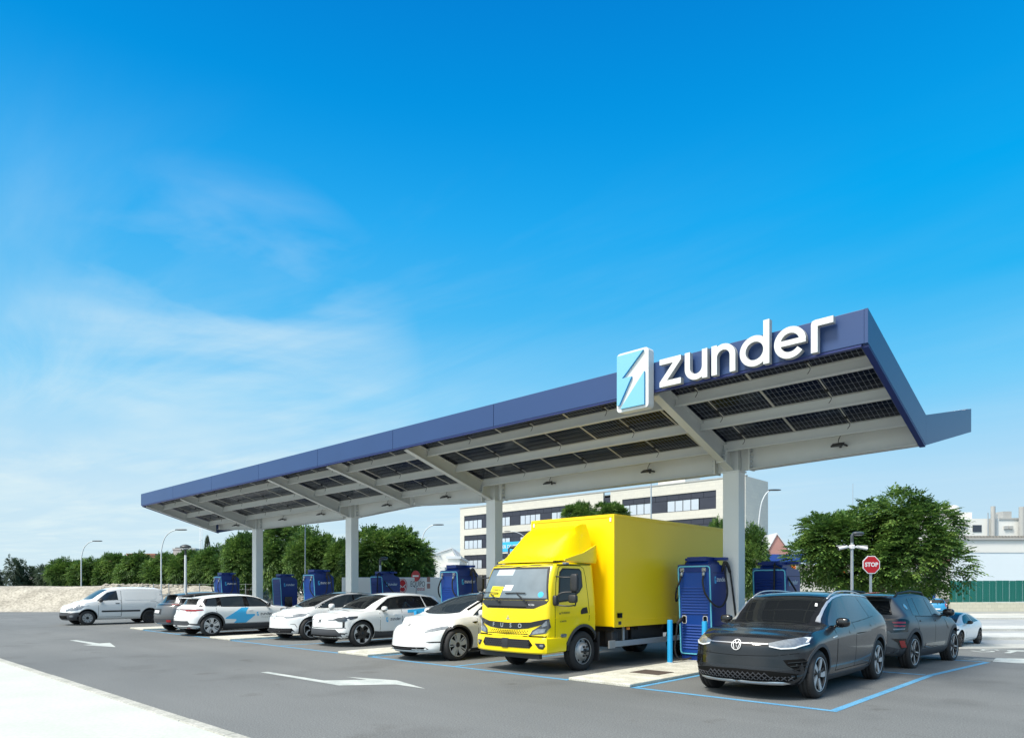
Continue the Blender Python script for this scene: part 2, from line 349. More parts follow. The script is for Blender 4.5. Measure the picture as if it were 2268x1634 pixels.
def prism(bm, poly, z0, z1, f=None, mi=0, mside=None):
    """extrude 2D polygon(s) (list of polys = union) between z0 and z1; f maps (x,y,z)->3D"""
    polys = poly if isinstance(poly[0][0], (list, tuple)) else [poly]
    vs = []; faces = []
    for p in polys:
        n0 = len(vs)
        a = sum(p[i][0]*p[(i+1) % len(p)][1]-p[(i+1) % len(p)][0]*p[i][1] for i in range(len(p)))
        if a < 0: p = p[::-1]
        vs += [Vector(q) for q in p]; faces.append(list(range(n0, n0+len(p))))
    r = delaunay_2d_cdt(vs, [], faces, 1, 1e-5)
    V = r[0]; F = [t for t, q in zip(r[2], r[5]) if len(q)]
    f = f or (lambda x, y, z: (x, y, z))
    lo = [bm.verts.new(f(v.x, v.y, z0)) for v in V]; hi = [bm.verts.new(f(v.x, v.y, z1)) for v in V]
    cnt = {}
    for t in F:
        g = bm.faces.new([hi[i] for i in t]); g.material_index = mi
        g = bm.faces.new([lo[i] for i in t][::-1]); g.material_index = mi
        for i in range(len(t)): cnt[(t[i], t[(i+1) % len(t)])] = 1
    for (a, b) in list(cnt):
        if (b, a) not in cnt:
            g = bm.faces.new((lo[a], lo[b], hi[b], hi[a])); g.material_index = mi if mside is None else mside
def arc(cx, cy, r, a0, a1, n=16): return [(cx+r*math.cos(R(a0+(a1-a0)*i/n)), cy+r*math.sin(R(a0+(a1-a0)*i/n))) for i in range(n+1)]
def rrect(x0, y0, x1, y1, r, n=5):
    return arc(x0+r, y0+r, r, 180, 270, n)+arc(x1-r, y0+r, r, 270, 360, n)+arc(x1-r, y1-r, r, 0, 90, n)+arc(x0+r, y1-r, r, 90, 180, n)
def stroke(pts, w, close=False):
    """thick polyline -> list of quads for a union"""
    q = []; n = len(pts)
    L_, R_ = [], []
    for i in range(n):
        a = Vector(pts[max(i-1, 0)]); b = Vector(pts[min(i+1, n-1)]); d = (b-a).normalized(); nn = Vector((-d.y, d.x))*w/2
        p = Vector(pts[i]); L_.append(p+nn); R_.append(p-nn)
    for i in range(n-1): q.append([tuple(R_[i]), tuple(R_[i+1]), tuple(L_[i+1]), tuple(L_[i])])
    return q
# the word on the sign, letter by letter: x-height 1, stroke .2
def letter_polys():
    t = .2; o = []
    o.append(('z', [[(0, 0), (.86, 0), (.86, t), (.30, t), (.86, .84), (.86, 1), (0, 1), (0, 1-t), (.55, 1-t), (0, .17)]], .86))
    u = stroke([(.1, 1), (.1, .40)], t)+stroke(arc(.43, .43, .33, 180, 360, 18), t)+stroke([(.76, 0), (.76, 1)], t)
    o.append(('u', u, .86))
    n = stroke([(.1, 0), (.1, 1)], t)+stroke(arc(.43, .57, .33, 180, 0, 18), t)+stroke([(.76, .60), (.76, 0)], t)
    o.append(('n', n, .86))
    d = stroke(arc(.5, .5, .4, 0, 360, 36), t)+stroke([(.9, 0), (.9, 1.42)], t)
    o.append(('d', d, 1.0))
    e = stroke(arc(.5, .5, .4, 0, 322, 34), t)+stroke([(.12, .5), (.995, .5)], .17)
    o.append(('e', e, 1.0))
    r = [[(0, 0), (t, 0), (t, 1-t), (.66, 1-t), (.66, 1), (.12, 1), (.03, .97), (0, .88)]]
    o.append(('r', r, .66))
    return o
LET = letter_polys()
LOGO_A = [(.03, .97), (.90, .97), (.20, .56), (.52, .56), (.10, .10), (.03, .10)]
LOGO_B = [(.93, .60), (.93, .03), (.14, .03)]
def word_mesh(h, f, z0=0, z1=.002):
    bm = bmesh.new(); x = 0
    for ch, p, wd in LET:
        prism(bm, [[(q[0]*h+x, q[1]*h) for q in k] for k in p], z0, z1, f)
        x += (wd+.16)*h
    return bm, x
_txt = {}
def text_mesh(s, size, ext=.001, bold=0):
    k = (s, size, ext, bold)
    if k in _txt: return _txt[k]
    cu = bpy.data.curves.new('text', 'FONT'); cu.body = s; cu.size = size; cu.extrude = ext; cu.align_x = 'CENTER'; cu.align_y = 'CENTER'; cu.resolution_u = 3; cu.offset = bold
    o = bpy.data.objects.new('text', cu); C.objects.link(o)
    dg = bpy.context.evaluated_depsgraph_get(); me = bpy.data.meshes.new_from_object(o.evaluated_get(dg)); bpy.data.objects.remove(o)
    me.materials.clear(); _txt[k] = me
    return me

# ------------------------------------------------------------------ vehicles
def pchip(pts):
    xs = [p[0] for p in pts]; ys = [p[1] for p in pts]; n = len(xs)
    h = [xs[i+1]-xs[i] for i in range(n-1)]; dl = [(ys[i+1]-ys[i])/h[i] for i in range(n-1)]; m = [dl[0]]+[0]*(n-2)+[dl[-1]]
    for i in range(1, n-1):
        if dl[i-1]*dl[i] > 0:
            w1 = 2*h[i]+h[i-1]; w2 = h[i]+2*h[i-1]; m[i] = (w1+w2)/(w1/dl[i-1]+w2/dl[i])
    def f(x):
        if x <= xs[0]: return ys[0]
        if x >= xs[-1]: return ys[-1]
        i = 0
        while x > xs[i+1]: i += 1
        t = (x-xs[i])/h[i]
        return ys[i]*(1+2*t)*(1-t)**2+m[i]*h[i]*t*(1-t)**2+ys[i+1]*t*t*(3-2*t)+m[i+1]*h[i]*t*t*(t-1)
    return f
def clen(q): return len(q)
def fillet(pts, rad):
    """polyline with rounded corners; constant sample counts"""
    o = [Vector(pts[0])]
    for i in range(1, len(pts)-1):
        a, b, c = Vector(pts[i-1]), Vector(pts[i]), Vector(pts[i+1])
        la, lc = (a-b).length, (c-b).length; ra = min(rad[i], la*.48); rc = min(rad[i], lc*.48)
        p = b+(a-b)*(ra/max(la, 1e-6)); q = b+(c-b)*(rc/max(lc, 1e-6)); last = o[-1]
        for k in range(1, 4): o.append(last+(p-last)*k/4)
        for k in range(5):
            t = k/4; o.append(p*(1-t)**2+b*2*t*(1-t)+q*t*t)
    last = o[-1]; e = Vector(pts[-1])
    for k in range(1, 5): o.append(last+(e-last)*k/4)
    return o
class Body:
    """one continuous vehicle shell, local frame: y runs from nose (0) to tail (L), x lateral, z up"""
    def __init__(s, L, W, bot, top, belt, shoulder, wmax, wbelt, wroof, crown, fsweep, fprof, flen, rsweep, rprof, rlen, bot_w=.14, rnd=.06, edge=.07, shr=.10, tuck=.03):
        s.L = L; s.W = W
        for k, v in dict(bot=bot, top=top, belt=belt, shoulder=shoulder, wmax=wmax, wbelt=wbelt, wroof=wroof, crown=crown, fprof=fprof, rprof=rprof).items(): setattr(s, k, pchip(v))
        NB = 8
        st = [0]; r = rnd
        st = [r*(1-math.cos(PI/2*i/4)) for i in range(5)]
        n = int((L-2*r)/.07); st += [r+(L-2*r)*i/n for i in range(1, n)]
        st += [L-r*(1-math.cos(PI/2*i/4)) for i in range(4, -1, -1)]
        rings = []
        for y in st:
            ins = 0
            dn = min(y, L-y)
            if dn < r: ins = r-math.sqrt(max(0, r*r-(r-dn)**2))
            wm = s.wmax(y); wb = min(s.wbelt(y), wm-.005); wr = s.wroof(y); zt = s.top(y); zr = zt-s.crown(y); zb = s.bot(y)
            zbelt = min(s.belt(y), zr-.015); zs = min(s.shoulder(y), zbelt-.03); zm = zb+(zs-zb)*.42
            P = [(wm-bot_w-.02, zb), (wm-.025-tuck, zb+.10), (wm-.012, zm), (wm, zs), (wb, zbelt), (wr, zr)]
            P = [(p[0]-ins*(1 if i else .3), min(max(p[1]+(ins if i < 2 else 0), zb+ins), 9)) for i, p in enumerate(P)]
            P = [(p[0], p[1]-(ins*.7 if i >= 4 else 0)) for i, p in enumerate(P)]
            zt2 = zt-ins*.7
            side = fillet([(P[0][0]-.04, P[0][1])]+P+[(P[5][0]*.93, P[5][1]+(zt2-P[5][1])*.16)], [0, .03, .04, .15, shr, .03, edge, 0])
            a = side[0]; half = [Vector((a.x*k/NB, a.y)) for k in range(NB)]+side
            g = side[-1]
            for k in range(NB-1, -1, -1):
                x = g.x*k/NB; fr = k/NB
                half.append(Vector((x, g.y+(zt2-g.y)*(1-fr*fr))))
            rings.append((y, half, wm))
        iB = NB; iG = len(rings[0][1])-1-NB
        def warp(x, y, z, wm):
            a = abs(x)/max(wm, .1)
            if y < flen:
                k = 1-sst(0, flen, y); y2 = y+k*(fsweep[0]*a**fsweep[1]+s.fprof(z))
            elif y > L-rlen:
                k = 1-sst(0, rlen, L-y); y2 = y-k*(rsweep[0]*a**rsweep[1]+s.rprof(z))
            else: y2 = y
            return Vector((x, y2, z))
        bm = bmesh.new(); VR = []
        for (y, half, wm) in rings:
            rr = [bm.verts.new(warp(p.x, y, p.y, wm)) for p in half]
            ll = [rr[0]]+[bm.verts.new(warp(-p.x, y, p.y, wm)) for p in half[1:-1]]+[rr[-1]]
            VR.append((rr, ll))
        m = len(VR[0][0])
        for (r0, l0), (r1, l1) in zip(VR, VR[1:]):
            for i in range(m-1):
                bm.faces.new((r0[i], r1[i], r1[i+1], r0[i+1])); bm.faces.new((l0[i], l0[i+1], l1[i+1], l1[i]))
        for e, (rr, ll) in ((0, VR[0]), (1, VR[-1])):
            y, half, wm = rings[0] if e == 0 else rings[-1]
            zB = half[iB].y; zG = half[iG].y; cr = half[-1].y-zG
            rows = []
            for i in range(iB, iG+1):
                if i == iB: row = [ll[k] for k in range(NB, 0, -1)]+[rr[k] for k in range(0, NB+1)]
                elif i == iG: row = [ll[iG+k] for k in range(0, NB)]+[rr[iG+k] for k in range(NB, -1, -1)]
                else:
                    row = []; xi = half[i].x; zi = half[i].y; tt = (zi-zB)/(zG-zB)
                    for k in range(-NB, NB+1):
                        if k == -NB: row.append(ll[i])
                        elif k == NB: row.append(rr[i])
                        else:
                            fr = k/NB; row.append(bm.verts.new(warp(xi*fr, y, zi+cr*max(0, tt)*(1-fr*fr), wm)))
                rows.append(row)
            for q, p in zip(rows, rows[1:]):
                for k in range(2*NB):
                    f = (q[k], q[k+1], p[k+1], p[k]) if e == 0 else (q[k], p[k], p[k+1], q[k+1])
                    bm.faces.new(f)
        bmesh.ops.remove_doubles(bm, verts=bm.verts, dist=1e-4)
        bmesh.ops.recalc_face_normals(bm, faces=bm.faces)
        for f in bm.faces: f.smooth = True
        bm.normal_update()
        s.bm = bm; bm.verts.ensure_lookup_table(); bm.faces.ensure_lookup_table()
        s.bvh = BVHTree.FromBMesh(bm)
    def cast(s, axis, a, b):
        if axis == 'x+': o, d = Vector((5, a, b)), Vector((-1, 0, 0))
        elif axis == 'x-': o, d = Vector((-5, a, b)), Vector((1, 0, 0))
        elif axis == 'front': o, d = Vector((a, -5, b)), Vector((0, 1, 0))
        elif axis == 'rear': o, d = Vector((a, s.L+5, b)), Vector((0, -1, 0))
        elif axis == 'top': o, d = Vector((a, b, 8)), Vector((0, 0, -1))
        h = s.bvh.ray_cast(o, d)
        if h[0] is None: h = s.bvh.find_nearest(o+d*(5.0 if axis[0] != 't' else 7.0))
        f = s.bm.faces[h[2]]; p = h[0]; wsum = 0; n = Vector((0, 0, 0))
        for v in f.verts:
            wt = 1/max((v.co-p).length_squared, 1e-7); n += v.normal*wt; wsum += wt
        n.normalize()
        if n.dot(f.normal) < .3: n = f.normal.copy()
        return p, n
    def patch(s, name, poly, axis, m, parent, off=.004, grid=.07, gap=None, thick=.006):
        """a fitted panel of its own that follows the shell"""
        V0 = [Vector(p) for p in poly]
        ar = sum(V0[i].x*V0[(i+1) % len(V0)].y-V0[(i+1) % len(V0)].x*V0[i].y for i in range(len(V0)))
        if ar < 0: V0 = V0[::-1]
        B = []
        for i, p in enumerate(V0):
            q = V0[(i+1) % len(V0)]; k = max(1, int((q-p).length/grid+.5))
            for j in range(k): B.append(p+(q-p)*j/k)
        x0, x1 = min(p.x for p in B), max(p.x for p in B); y0, y1 = min(p.y for p in B), max(p.y for p in B)
        pts = list(B); nx = int((x1-x0)/grid); ny = int((y1-y0)/grid)
        def inside(x, y):
            c = False
            for i in range(len(V0)):
                a, b = V0[i], V0[(i+1) % len(V0)]
                if (a.y > y) != (b.y > y) and x < (b.x-a.x)*(y-a.y)/(b.y-a.y)+a.x: c = not c
            return c
        for i in range(nx+1):
            for j in range(ny+1):
                x = x0+(x1-x0)*(i+.5)/(nx+1); y = y0+(y1-y0)*(j+.5)/(ny+1)
                if inside(x, y) and min((Vector((x, y))-b).length for b in B) > grid*.35: pts.append(Vector((x, y)))
        n = len(B)
        r = delaunay_2d_cdt(pts, [], [list(range(n))], 1, 1e-5)
        bm = bmesh.new(); cast = [s.cast(axis, v.x, v.y) for v in r[0]]
        top = [bm.verts.new(p+nn*off) for p, nn in cast]; norms = [nn for p, nn in cast]
        cnt = set(); flip = None
        for t in r[2]:
            try: f = bm.faces.new([top[i] for i in t])
            except ValueError: continue
            f.smooth = True
            for i in range(len(t)): cnt.add((t[i], t[(i+1) % len(t)]))
        bm.normal_update()
        fl = sum(f.normal.dot(norms[f.verts[0].index] if 0 else cast[0][1]) for f in bm.faces) < 0
        ed = [(a, b) for a, b in cnt if (b, a) not in cnt]
        if fl: bmesh.ops.reverse_faces(bm, faces=bm.faces[:])
        nt_ = len(top); m1 = {}; m2 = {}
        for a, b in ed:
            for k in (a, b):
                if k not in m1:
                    p, nn = cast[k]; m1[k] = bm.verts.new(p+nn*off); m2[k] = bm.verts.new(p-nn*thick)
            f = (m1[a], m2[a], m2[b], m1[b]) if not fl else (m1[a], m1[b], m2[b], m2[a])
            bm.faces.new(f)
        me = bpy.data.meshes.new(name); bm.to_mesh(me); bm.free()
        for v in me.vertices: pass
        nl = [tuple(x) for x in norms]+[(0, 0, 0)]*(len(me.vertices)-nt_)
        me.normals_split_custom_set_from_vertices(nl)
        return obj(name, me, m, parent)
    def line(s, name, pts, axis, m, parent, w=.012, off=.0025):
        L_, R_ = [], []
        n = len(pts)
        for i in range(n):
            a = Vector(pts[max(i-1, 0)]); b = Vector(pts[min(i+1, n-1)]); d = (b-a).normalized(); nn = Vector((-d.y, d.x))*w/2; p = Vector(pts[i])
            L_.append(tuple(p+nn)); R_.append(tuple(p-nn))
        return s.patch(name, L_+R_[::-1], axis, m, parent, off, .08)
    def shell(s, name, paint, parent, cuts):
        """write the shell with its wheel arches cut"""
        me = bpy.data.meshes.new(name); s.bm.to_mesh(me); me.materials.append(M[paint]); me.materials.append(M['well'])
        o = bpy.data.objects.new(name, me); C.objects.link(o)
        cb = bmesh.new()
        for y, z, rad in cuts:
            for sg in (1, -1):
                n = 40; ra = [cb.verts.new((sg*(s.W/2+.3), y+rad*math.cos(2*PI*k/n), z+rad*math.sin(2*PI*k/n))) for k in range(n)]
                rb = [cb.verts.new((sg*(s.W/2-.33), y+rad*math.cos(2*PI*k/n), z+rad*math.sin(2*PI*k/n))) for k in range(n)]
                cb.faces.new(ra); cb.faces.new(rb[::-1])
                for k in range(n): cb.faces.new((ra[k], rb[k], rb[(k+1) % n], ra[(k+1) % n]))
        bmesh.ops.recalc_face_normals(cb, faces=cb.faces)
        for f in cb.faces: f.material_index = 1
        cm = bpy.data.meshes.new('cut'); cb.to_mesh(cm); cb.free(); cm.materials.append(M[paint]); cm.materials.append(M['well'])
        co = bpy.data.objects.new('cut', cm); C.objects.link(co)
        md = o.modifiers.new('b', 'BOOLEAN'); md.operation = 'DIFFERENCE'; md.solver = 'EXACT'; md.object = co
        dg = bpy.context.evaluated_depsgraph_get(); res = bpy.data.meshes.new_from_object(o.evaluated_get(dg))
        o.modifiers.clear(); bpy.data.objects.remove(co)
        if len(res.polygons) > 500: o.data = res
        o.data.shade_smooth(); o.data.set_sharp_from_angle(angle=R(42))
        o.parent = parent
        return o

def wheel(parent, x, y, Rt, wd, side, style, rimr=None, steel='alloy'):
    rimr = rimr or Rt*.69
    w_ = bpy.data.objects.new('wheel', None); C.objects.link(w_); w_.parent = parent; w_.location = (x, y, Rt-.008); w_.rotation_euler = (0, 0, 0 if side > 0 else PI); w_.empty_display_size = .1
    k = ('tyre', Rt, wd, style, rimr)
    if k not in _wm:
        bm = bmesh.new(); h = wd/2
        lathe(bm, [(-h+.03, rimr-.02), (-h, rimr+.02), (-h, Rt-.06), (-h+.02, Rt-.015), (-h+.05, Rt), (-h*.3, Rt), (-h*.28, Rt-.008), (-h*.22, Rt-.008), (-h*.2, Rt), (h*.2, Rt), (h*.22, Rt-.008), (h*.28, Rt-.008), (h*.3, Rt), (h-.05, Rt), (h-.02, Rt-.015), (h+.004, Rt-.05), (h+.006, rimr+.03), (h-.005, rimr+.012), (h-.02, rimr)], 48)
        for i in range(52):
            a = 2*PI*i/52
            for s_ in (1, -1):
                bmv = []
                for dx in (h*.35, h-.045):
                    for da in (-.018, .018):
                        for rr in (Rt-.004, Rt+.004): bmv.append(bm.verts.new((s_*dx, (rr)*math.cos(a+da+dx*.5), rr*math.sin(a+da+dx*.5))))
                for f in ((0, 1, 3, 2), (4, 6, 7, 5), (1, 5, 7, 3), (0, 2, 6, 4), (2, 3, 7, 6), (0, 4, 5, 1)): bm.faces.new([bmv[q] for q in f])
        tm = bpy.data.meshes.new('tyre'); bm.to_mesh(tm); bm.free(); tm.materials.append(M['tyre'])
        bm = bmesh.new()      # rim: mats 0 bright, 1 dark, 2 black
        r = rimr
        dark_barrel = 1
        lathe(bm, [(h-.012, r+.004), (h-.002, r-.002), (h-.006, r-.012), (h-.03, r-.022), (-h+.04, r-.03)], 48, mi=[0 if style != 'black' else 1]*2+[1, 1])
        lathe(bm, [(h-.095, r*.97), (h-.10, .02)], 32, mi=2)
        def P(poly, z0, z1, mi, dish=.015):
            prism(bm, poly, z0, z1, lambda a, b, z: (h+z-dish*(1-math.hypot(a, b)/r), a, b), mi)
        def rot(poly, a): return [(p[0]*math.cos(a)-p[1]*math.sin(a), p[0]*math.sin(a)+p[1]*math.cos(a)) for p in poly]
        if style == 'spoke5':       # broad twin-blade, light edges
            for i in range(5):
                a = 2*PI*i/5+.2
                P(rot([(.04, -.045), (r*.55, -.085), (r*.97, -.10), (r*.97, -.02), (r*.5, -.012), (.05, .0)], a), -.035, -.012, 0)
                P(rot([(.05, .0), (r*.5, .0), (r*.96, .01), (r*.96, .055), (r*.5, .035), (.04, .03)], a), -.045, -.02, 1)
        elif style == 'spoke5v':
            for i in range(5):
                a = 2*PI*i/5-.15
                P(rot([(.04, -.03), (r*.97, -.075), (r*.97, -.02), (.05, .0)], a), -.035, -.012, 0)
                P(rot([(.04, .0), (r*.7, .02), (r*.97, .075), (r*.97, .045), (.05, .035)], a), -.04, -.014, 0)
        elif style == 'turbine':
            for i in range(5):
                a = 2*PI*i/5+.5
                P(rot([(.035, -.05), (r*.6, -.10), (r*.97, -.125), (r*.97, .02), (r*.6, .0), (.05, .03)], a), -.035, -.012, 0)
                P(rot([(r*.3, .035), (r*.97, .075), (r*.97, .045), (r*.35, .02)], a), -.035, -.014, 0)
        elif style == 'star5':      # dark star with light wedges at the rim
            for i in range(5):
                a = 2*PI*i/5+PI/2
                P(rot([(.0, -.05), (r*.95, -.075), (r*.95, .075), (.0, .05)], a), -.045, -.02, 1)
                P(rot([(r*.62, 0), (r*.97, -.085), (r*.97, .085)], a), -.03, -.008, 0)
                P(rot([(r*.50, -.065), (r*.97, -.15), (r*.97, -.12)], a+.0), -.03, -.010, 1)
        elif style == 'geo':
            for i in range(5):
                a = 2*PI*i/5+.35
                P(rot([(.03, -.03), (r*.5, -.10), (r*.96, -.07), (r*.96, -.035), (r*.5, -.06), (.05, 0)], a), -.035, -.012, 0)
                P(rot([(.03, .0), (r*.55, .06), (r*.96, .05), (r*.96, .1), (r*.45, .10), (.03, .05)], a), -.045, -.018, 1)
        elif style == 'multi' or style == 'black':
            for i in range(10):
                a = 2*PI*i/10; k_ = (.028 if i % 2 else -.028)
                P(rot([(.04, -.012), (r*.97, k_-.014), (r*.97, k_+.014), (.04, .012)], a), -.045, -.016, 0 if style == 'multi' and i % 2 == 0 else 1)
        elif style == 'cover':      # plastic trim: 9 wedges
            for i in range(9):
                a = 2*PI*i/9
                P(rot([(r*.25, -.018), (r*.93, -.06), (r*.93, .045), (r*.25, .018)], a), -.035, -.012, 0)
            P(arc(0, 0, r*.28, 0, 342, 19), -.035, -.01, 0)
        elif style == 'steel':
            lathe(bm, [(h-.04, r*.95), (h-.06, r*.8), (h-.03, r*.55), (h-.05, r*.35), (h-.03, r*.25), (h-.03, .01)], 32, mi=1)
        elif style == 'truck':
            lathe(bm, [(h-.01, r*.99), (h-.06, r*.93), (h-.035, r*.75), (h-.0, r*.62), (h+.02, r*.58), (h+.03, r*.55), (h+.03, r*.22), (h+.05, r*.2), (h+.05, .01)], 40, mi=[0, 0, 0, 0, 0, 0, 1, 1])
            for i in range(6):
                a = 2*PI*i/6
                cyl = arc(0, 0, .02, 0, 324, 9)
                prism(bm, [(q[0]+r*.4*math.cos(a), q[1]+r*.4*math.sin(a)) for q in cyl], h+.03, h+.06, lambda a_, b_, z: (z, a_, b_), 1)
            for i in range(8):
                a = 2*PI*i/8+.2
                prism(bm, [(q[0]*1.5+r*.82*math.cos(a), q[1]*1.5+r*.82*math.sin(a)) for q in arc(0, 0, .018, 0, 324, 9)], h-.05, h-.036, lambda a_, b_, z: (z, a_, b_), 2)
        if style not in ('truck',):
            lathe(bm, [(h-.05, .065), (h-.02, .06), (h-.012, .05), (h-.012, .001)], 20, mi=1)
        rm = bpy.data.meshes.new('rim'); bm.to_mesh(rm); bm.free()
        bright = {'truck': 'steel_wheel', 'black': 'alloy_dark', 'steel': 'alloy_dark', 'cover': 'steel_wheel'}.get(style, 'alloy')
        for k2 in (bright, 'alloy_dark', 'well'): rm.materials.append(M[k2])
        _wm[k] = (tm, rm)
    tm, rm = _wm[k]
    obj('tyre', tm, None, w_); obj('rim', rm, None, w_)
    return w_
_wm = {}
def superell(bm, cx, cy, cz, a, b, c, e=.6, n=16, m=8, f=None, mi=0):
    def sp(v, e_): return math.copysign(abs(v)**e_, v)
    R_ = []
    for i in range(m+1):
        ph = -PI/2+PI*i/m; row = []
        for k in range(n):
            th = 2*PI*k/n
            p = (cx+a*sp(math.cos(ph), e)*sp(math.cos(th), e), cy+b*sp(math.cos(ph), e)*sp(math.sin(th), e), cz+c*sp(math.sin(ph), e))
            row.append(bm.verts.new(f(*p) if f else p))
        R_.append(row)
    for q, s in zip(R_, R_[1:]):
        for k in range(n):
            try: g = bm.faces.new((q[k], q[(k+1) % n], s[(k+1) % n], s[k])); g.smooth = True; g.material_index = mi
            except ValueError: pass
def spec_std(L, W, H, axf, wb, nose=.93, cowl=(1.1, 1.05), header=2.0, peak=2.6, rend=3.7, rendz=None, tail=(4.4, 1.1), belt=(.95, 1.0, 1.06, 1.05), bot=.2, rw=.60, nosew=.80, tailw=.84, sweepf=(.30, 2.6), sweepr=(.22, 3.0), fprof=None, rprof=None, shoulder=-.16, cabw=.70, crown_r=.045, **kw):
    rendz = rendz or H-.09
    h = W/2
    top = [(0, nose), (cowl[0]*.45, nose+(cowl[1]-nose)*.62), (cowl[0], cowl[1]), ((cowl[0]+header)/2, (cowl[1]+H-.07)/2+.02), (header, H-.07), ((header+peak)/2, H-.02), (peak, H), (rend, rendz), tail, (L, tail[1]-.05)]
    bl = [(0, belt[0]), (cowl[0], belt[1]), (rend*.75, (belt[1]+belt[2])/2), (rend, belt[2]), (L, belt[3])]
    sh = [(p[0], p[1]+shoulder) for p in bl]
    wm = [(0, h*nosew+.05), (.35, h*.965), (axf, h), (L-1.0, h), (L-.35, h*.975), (L, h*tailw+.04)]
    wbl = [(0, h*nosew-.04), (axf, h-.10), (cowl[0], h-.085), (rend*.7, h-.075), (rend, h-.08), (L-.2, h-.10), (L, h*tailw-.06)]
    wr = [(0, h*.62), (cowl[0]*.9, h*cabw), (header, h*rw/.62*.68), (peak, h*rw/.62*.67), (rend, h*rw/.62*.62), (tail[0], h*rw/.62*.66), (L, h*.60)]
    cr = [(0, .03), (cowl[0], .035), (header, crown_r), (rend, crown_r), (L, .035)]
    fprof = fprof or [(bot, .16), (bot+.12, .05), (.5, 0), (.72, .015), (nose-.08, .10), (nose+.02, .22)]
    rprof = rprof or [(bot, .14), (bot+.15, .02), (.6, 0), (.85, .05), (tail[1], .16)]
    return Body(L, W, [(0, bot+.02), (L*.5, bot-.02), (L, bot+.06)], top, bl, sh, wm, wbl, wr, cr, sweepf, fprof, .85, sweepr, rprof, .75, **kw)
def side_glass(B, parent, quads, m='glass_dark', lo=.015, up=.045, name='window', sides=(1, -1), off=.004):
    """quads: (y at sill front, y at sill rear, y at head front, y at head rear)"""
    for (a, b, c, d) in quads:
        n = 8; low = [(a+(b-a)*i/n, B.belt(a+(b-a)*i/n)+lo) for i in range(n+1)]
        hi = [(c+(d-c)*i/n, B.top(c+(d-c)*i/n)-B.crown(c+(d-c)*i/n)-up) for i in range(n, -1, -1)]
        hi = [(y, max(z, B.belt(y)+lo+.01)) for y, z in hi]
        for sg in sides: B.patch(name, low+hi, 'x+' if sg > 0 else 'x-', m, parent, off)
def windscreen(B, parent, y0, y1, m='glass_dark', mg=.05, bow=.10, name='windscreen', off=.004, ctr=None):
    n = 6; P = []
    def hw(y): return B.wroof(y)-mg
    lo = []
    for i in range(-n, n+1):
        x = hw(y0+bow)*i/n; lo.append((x, y0+bow*(i/n)**2))
    hi = [(hw(y1)*i/n, y1+.04*(i/n)**2) for i in range(n, -n-1, -1)]
    rt = [(hw(y0+bow+(y1-y0-bow)*k/5), y0+bow+(y1-y0-bow)*k/5) for k in range(1, 5)]
    lf = [(-x, y) for x, y in rt[::-1]]
    return B.patch(name, lo+rt+hi+lf, 'top', m, parent, off)
def arch(B, parent, y, z, r0, r1, m='cladding', name='arch_trim', a0=-18, a1=198, sides=(1, -1), off=.006, zmin=.24, lf=None):
    P = [(y+r1*math.cos(R(a)), z+r1*math.sin(R(a))) for a in [a0+(a1-a0)*i/24 for i in range(25)]]
    P += [(y+r0*math.cos(R(a)), z+r0*math.sin(R(a))) for a in [a1-(a1-a0)*i/24 for i in range(25)]]
    P = [(p[0], max(p[1], zmin)) for p in P]
    for sg in sides: B.patch(name, P, 'x+' if sg > 0 else 'x-', m, parent, off)
def mirror(parent, x, y, z, s=1, m='gloss_black', sides=(1, -1), cap=None):
    for sg in sides:
        bm = bmesh.new(); superell(bm, 0, 0, 0, .105*s, .07*s, .075*s, .7)
        for f in bm.faces:
            if cap and f.calc_center_median().z > -.02*s: f.material_index = 1
        tube(bm, [(-sg*.20*s, .02, -.07*s), (-sg*.12*s, .01, -.06*s), (0, 0, -.05*s)], [.022*s, .02*s, .035*s], 8)
        obj('mirror', bm, [m, cap or m], parent, (sg*(x+.11), y, z))
def handles(B, parent, pts, m, sides=(1, -1)):
    for (y, z) in pts:
        for sg in sides: B.patch('door_handle', rrect(y-.085, z-.014, y+.085, z+.014, .012, 3), 'x+' if sg > 0 else 'x-', m, parent, .018, .03)
def mirrorx(poly): return [(-p[0], p[1]) for p in poly][::-1]
def both(B, name, poly, axis, m, parent, off=.005, grid=.06):
    B.patch(name, poly, axis, m, parent, off, grid); B.patch(name, mirrorx(poly), axis, m, parent, off, grid)
def doors(B, parent, paint, list_, z0, sides=(1, -1), off=.0035):
    """each door a fitted panel with a dark gap behind its edge"""
    for (a, b, skew) in list_:
        def P(g):
            zb = z0-g; n = 6
            low = [(a-g, zb), (b-skew+g, zb)]
            hi = [(a-g+(b-a+2*g)*i/n, B.belt(a+(b-a)*i/n)-.004+g) for i in range(n, -1, -1)]
            if skew: low = [(a-g, zb), (b-skew+g, zb), (b-skew*.5+g, zb+.22), (b+g, zb+.42)]
            return low+hi
        for sg in sides:
            ax = 'x+' if sg > 0 else 'x-'
            B.patch('panel_gap', P(.011), ax, 'gap', parent, .0015, .1, thick=.004)
            B.patch('door', P(0), ax, paint, parent, off, .09)
def place_word(parent, h, loc, rot, m='print_dark', name='lettering'):
    bm, wd = word_mesh(h, None, 0, .002)
    bmesh.ops.translate(bm, verts=bm.verts, vec=(-wd/2, -h/2, 0))
    return obj(name, bm, m, parent, loc, rot)
def place_logo(parent, h, loc, rot, m='print_cyan', aspect=.55, bg=None, name='logo_print'):
    bm = bmesh.new()
    for P in (LOGO_A, LOGO_B): prism(bm, [((p[0]-.5)*h*aspect, (p[1]-.5)*h) for p in P], 0, .002)
    return obj(name, bm, m, parent, loc, rot)
def conform(B, o, axis, off):
    """press a flat print onto the shell: mesh built in the (a,b) plane of that axis"""
    for v in o.data.vertices:
        p, n = B.cast(axis, v.co.x, v.co.y); q = p+n*(off+v.co.z); v.co = q
    o.data.update()
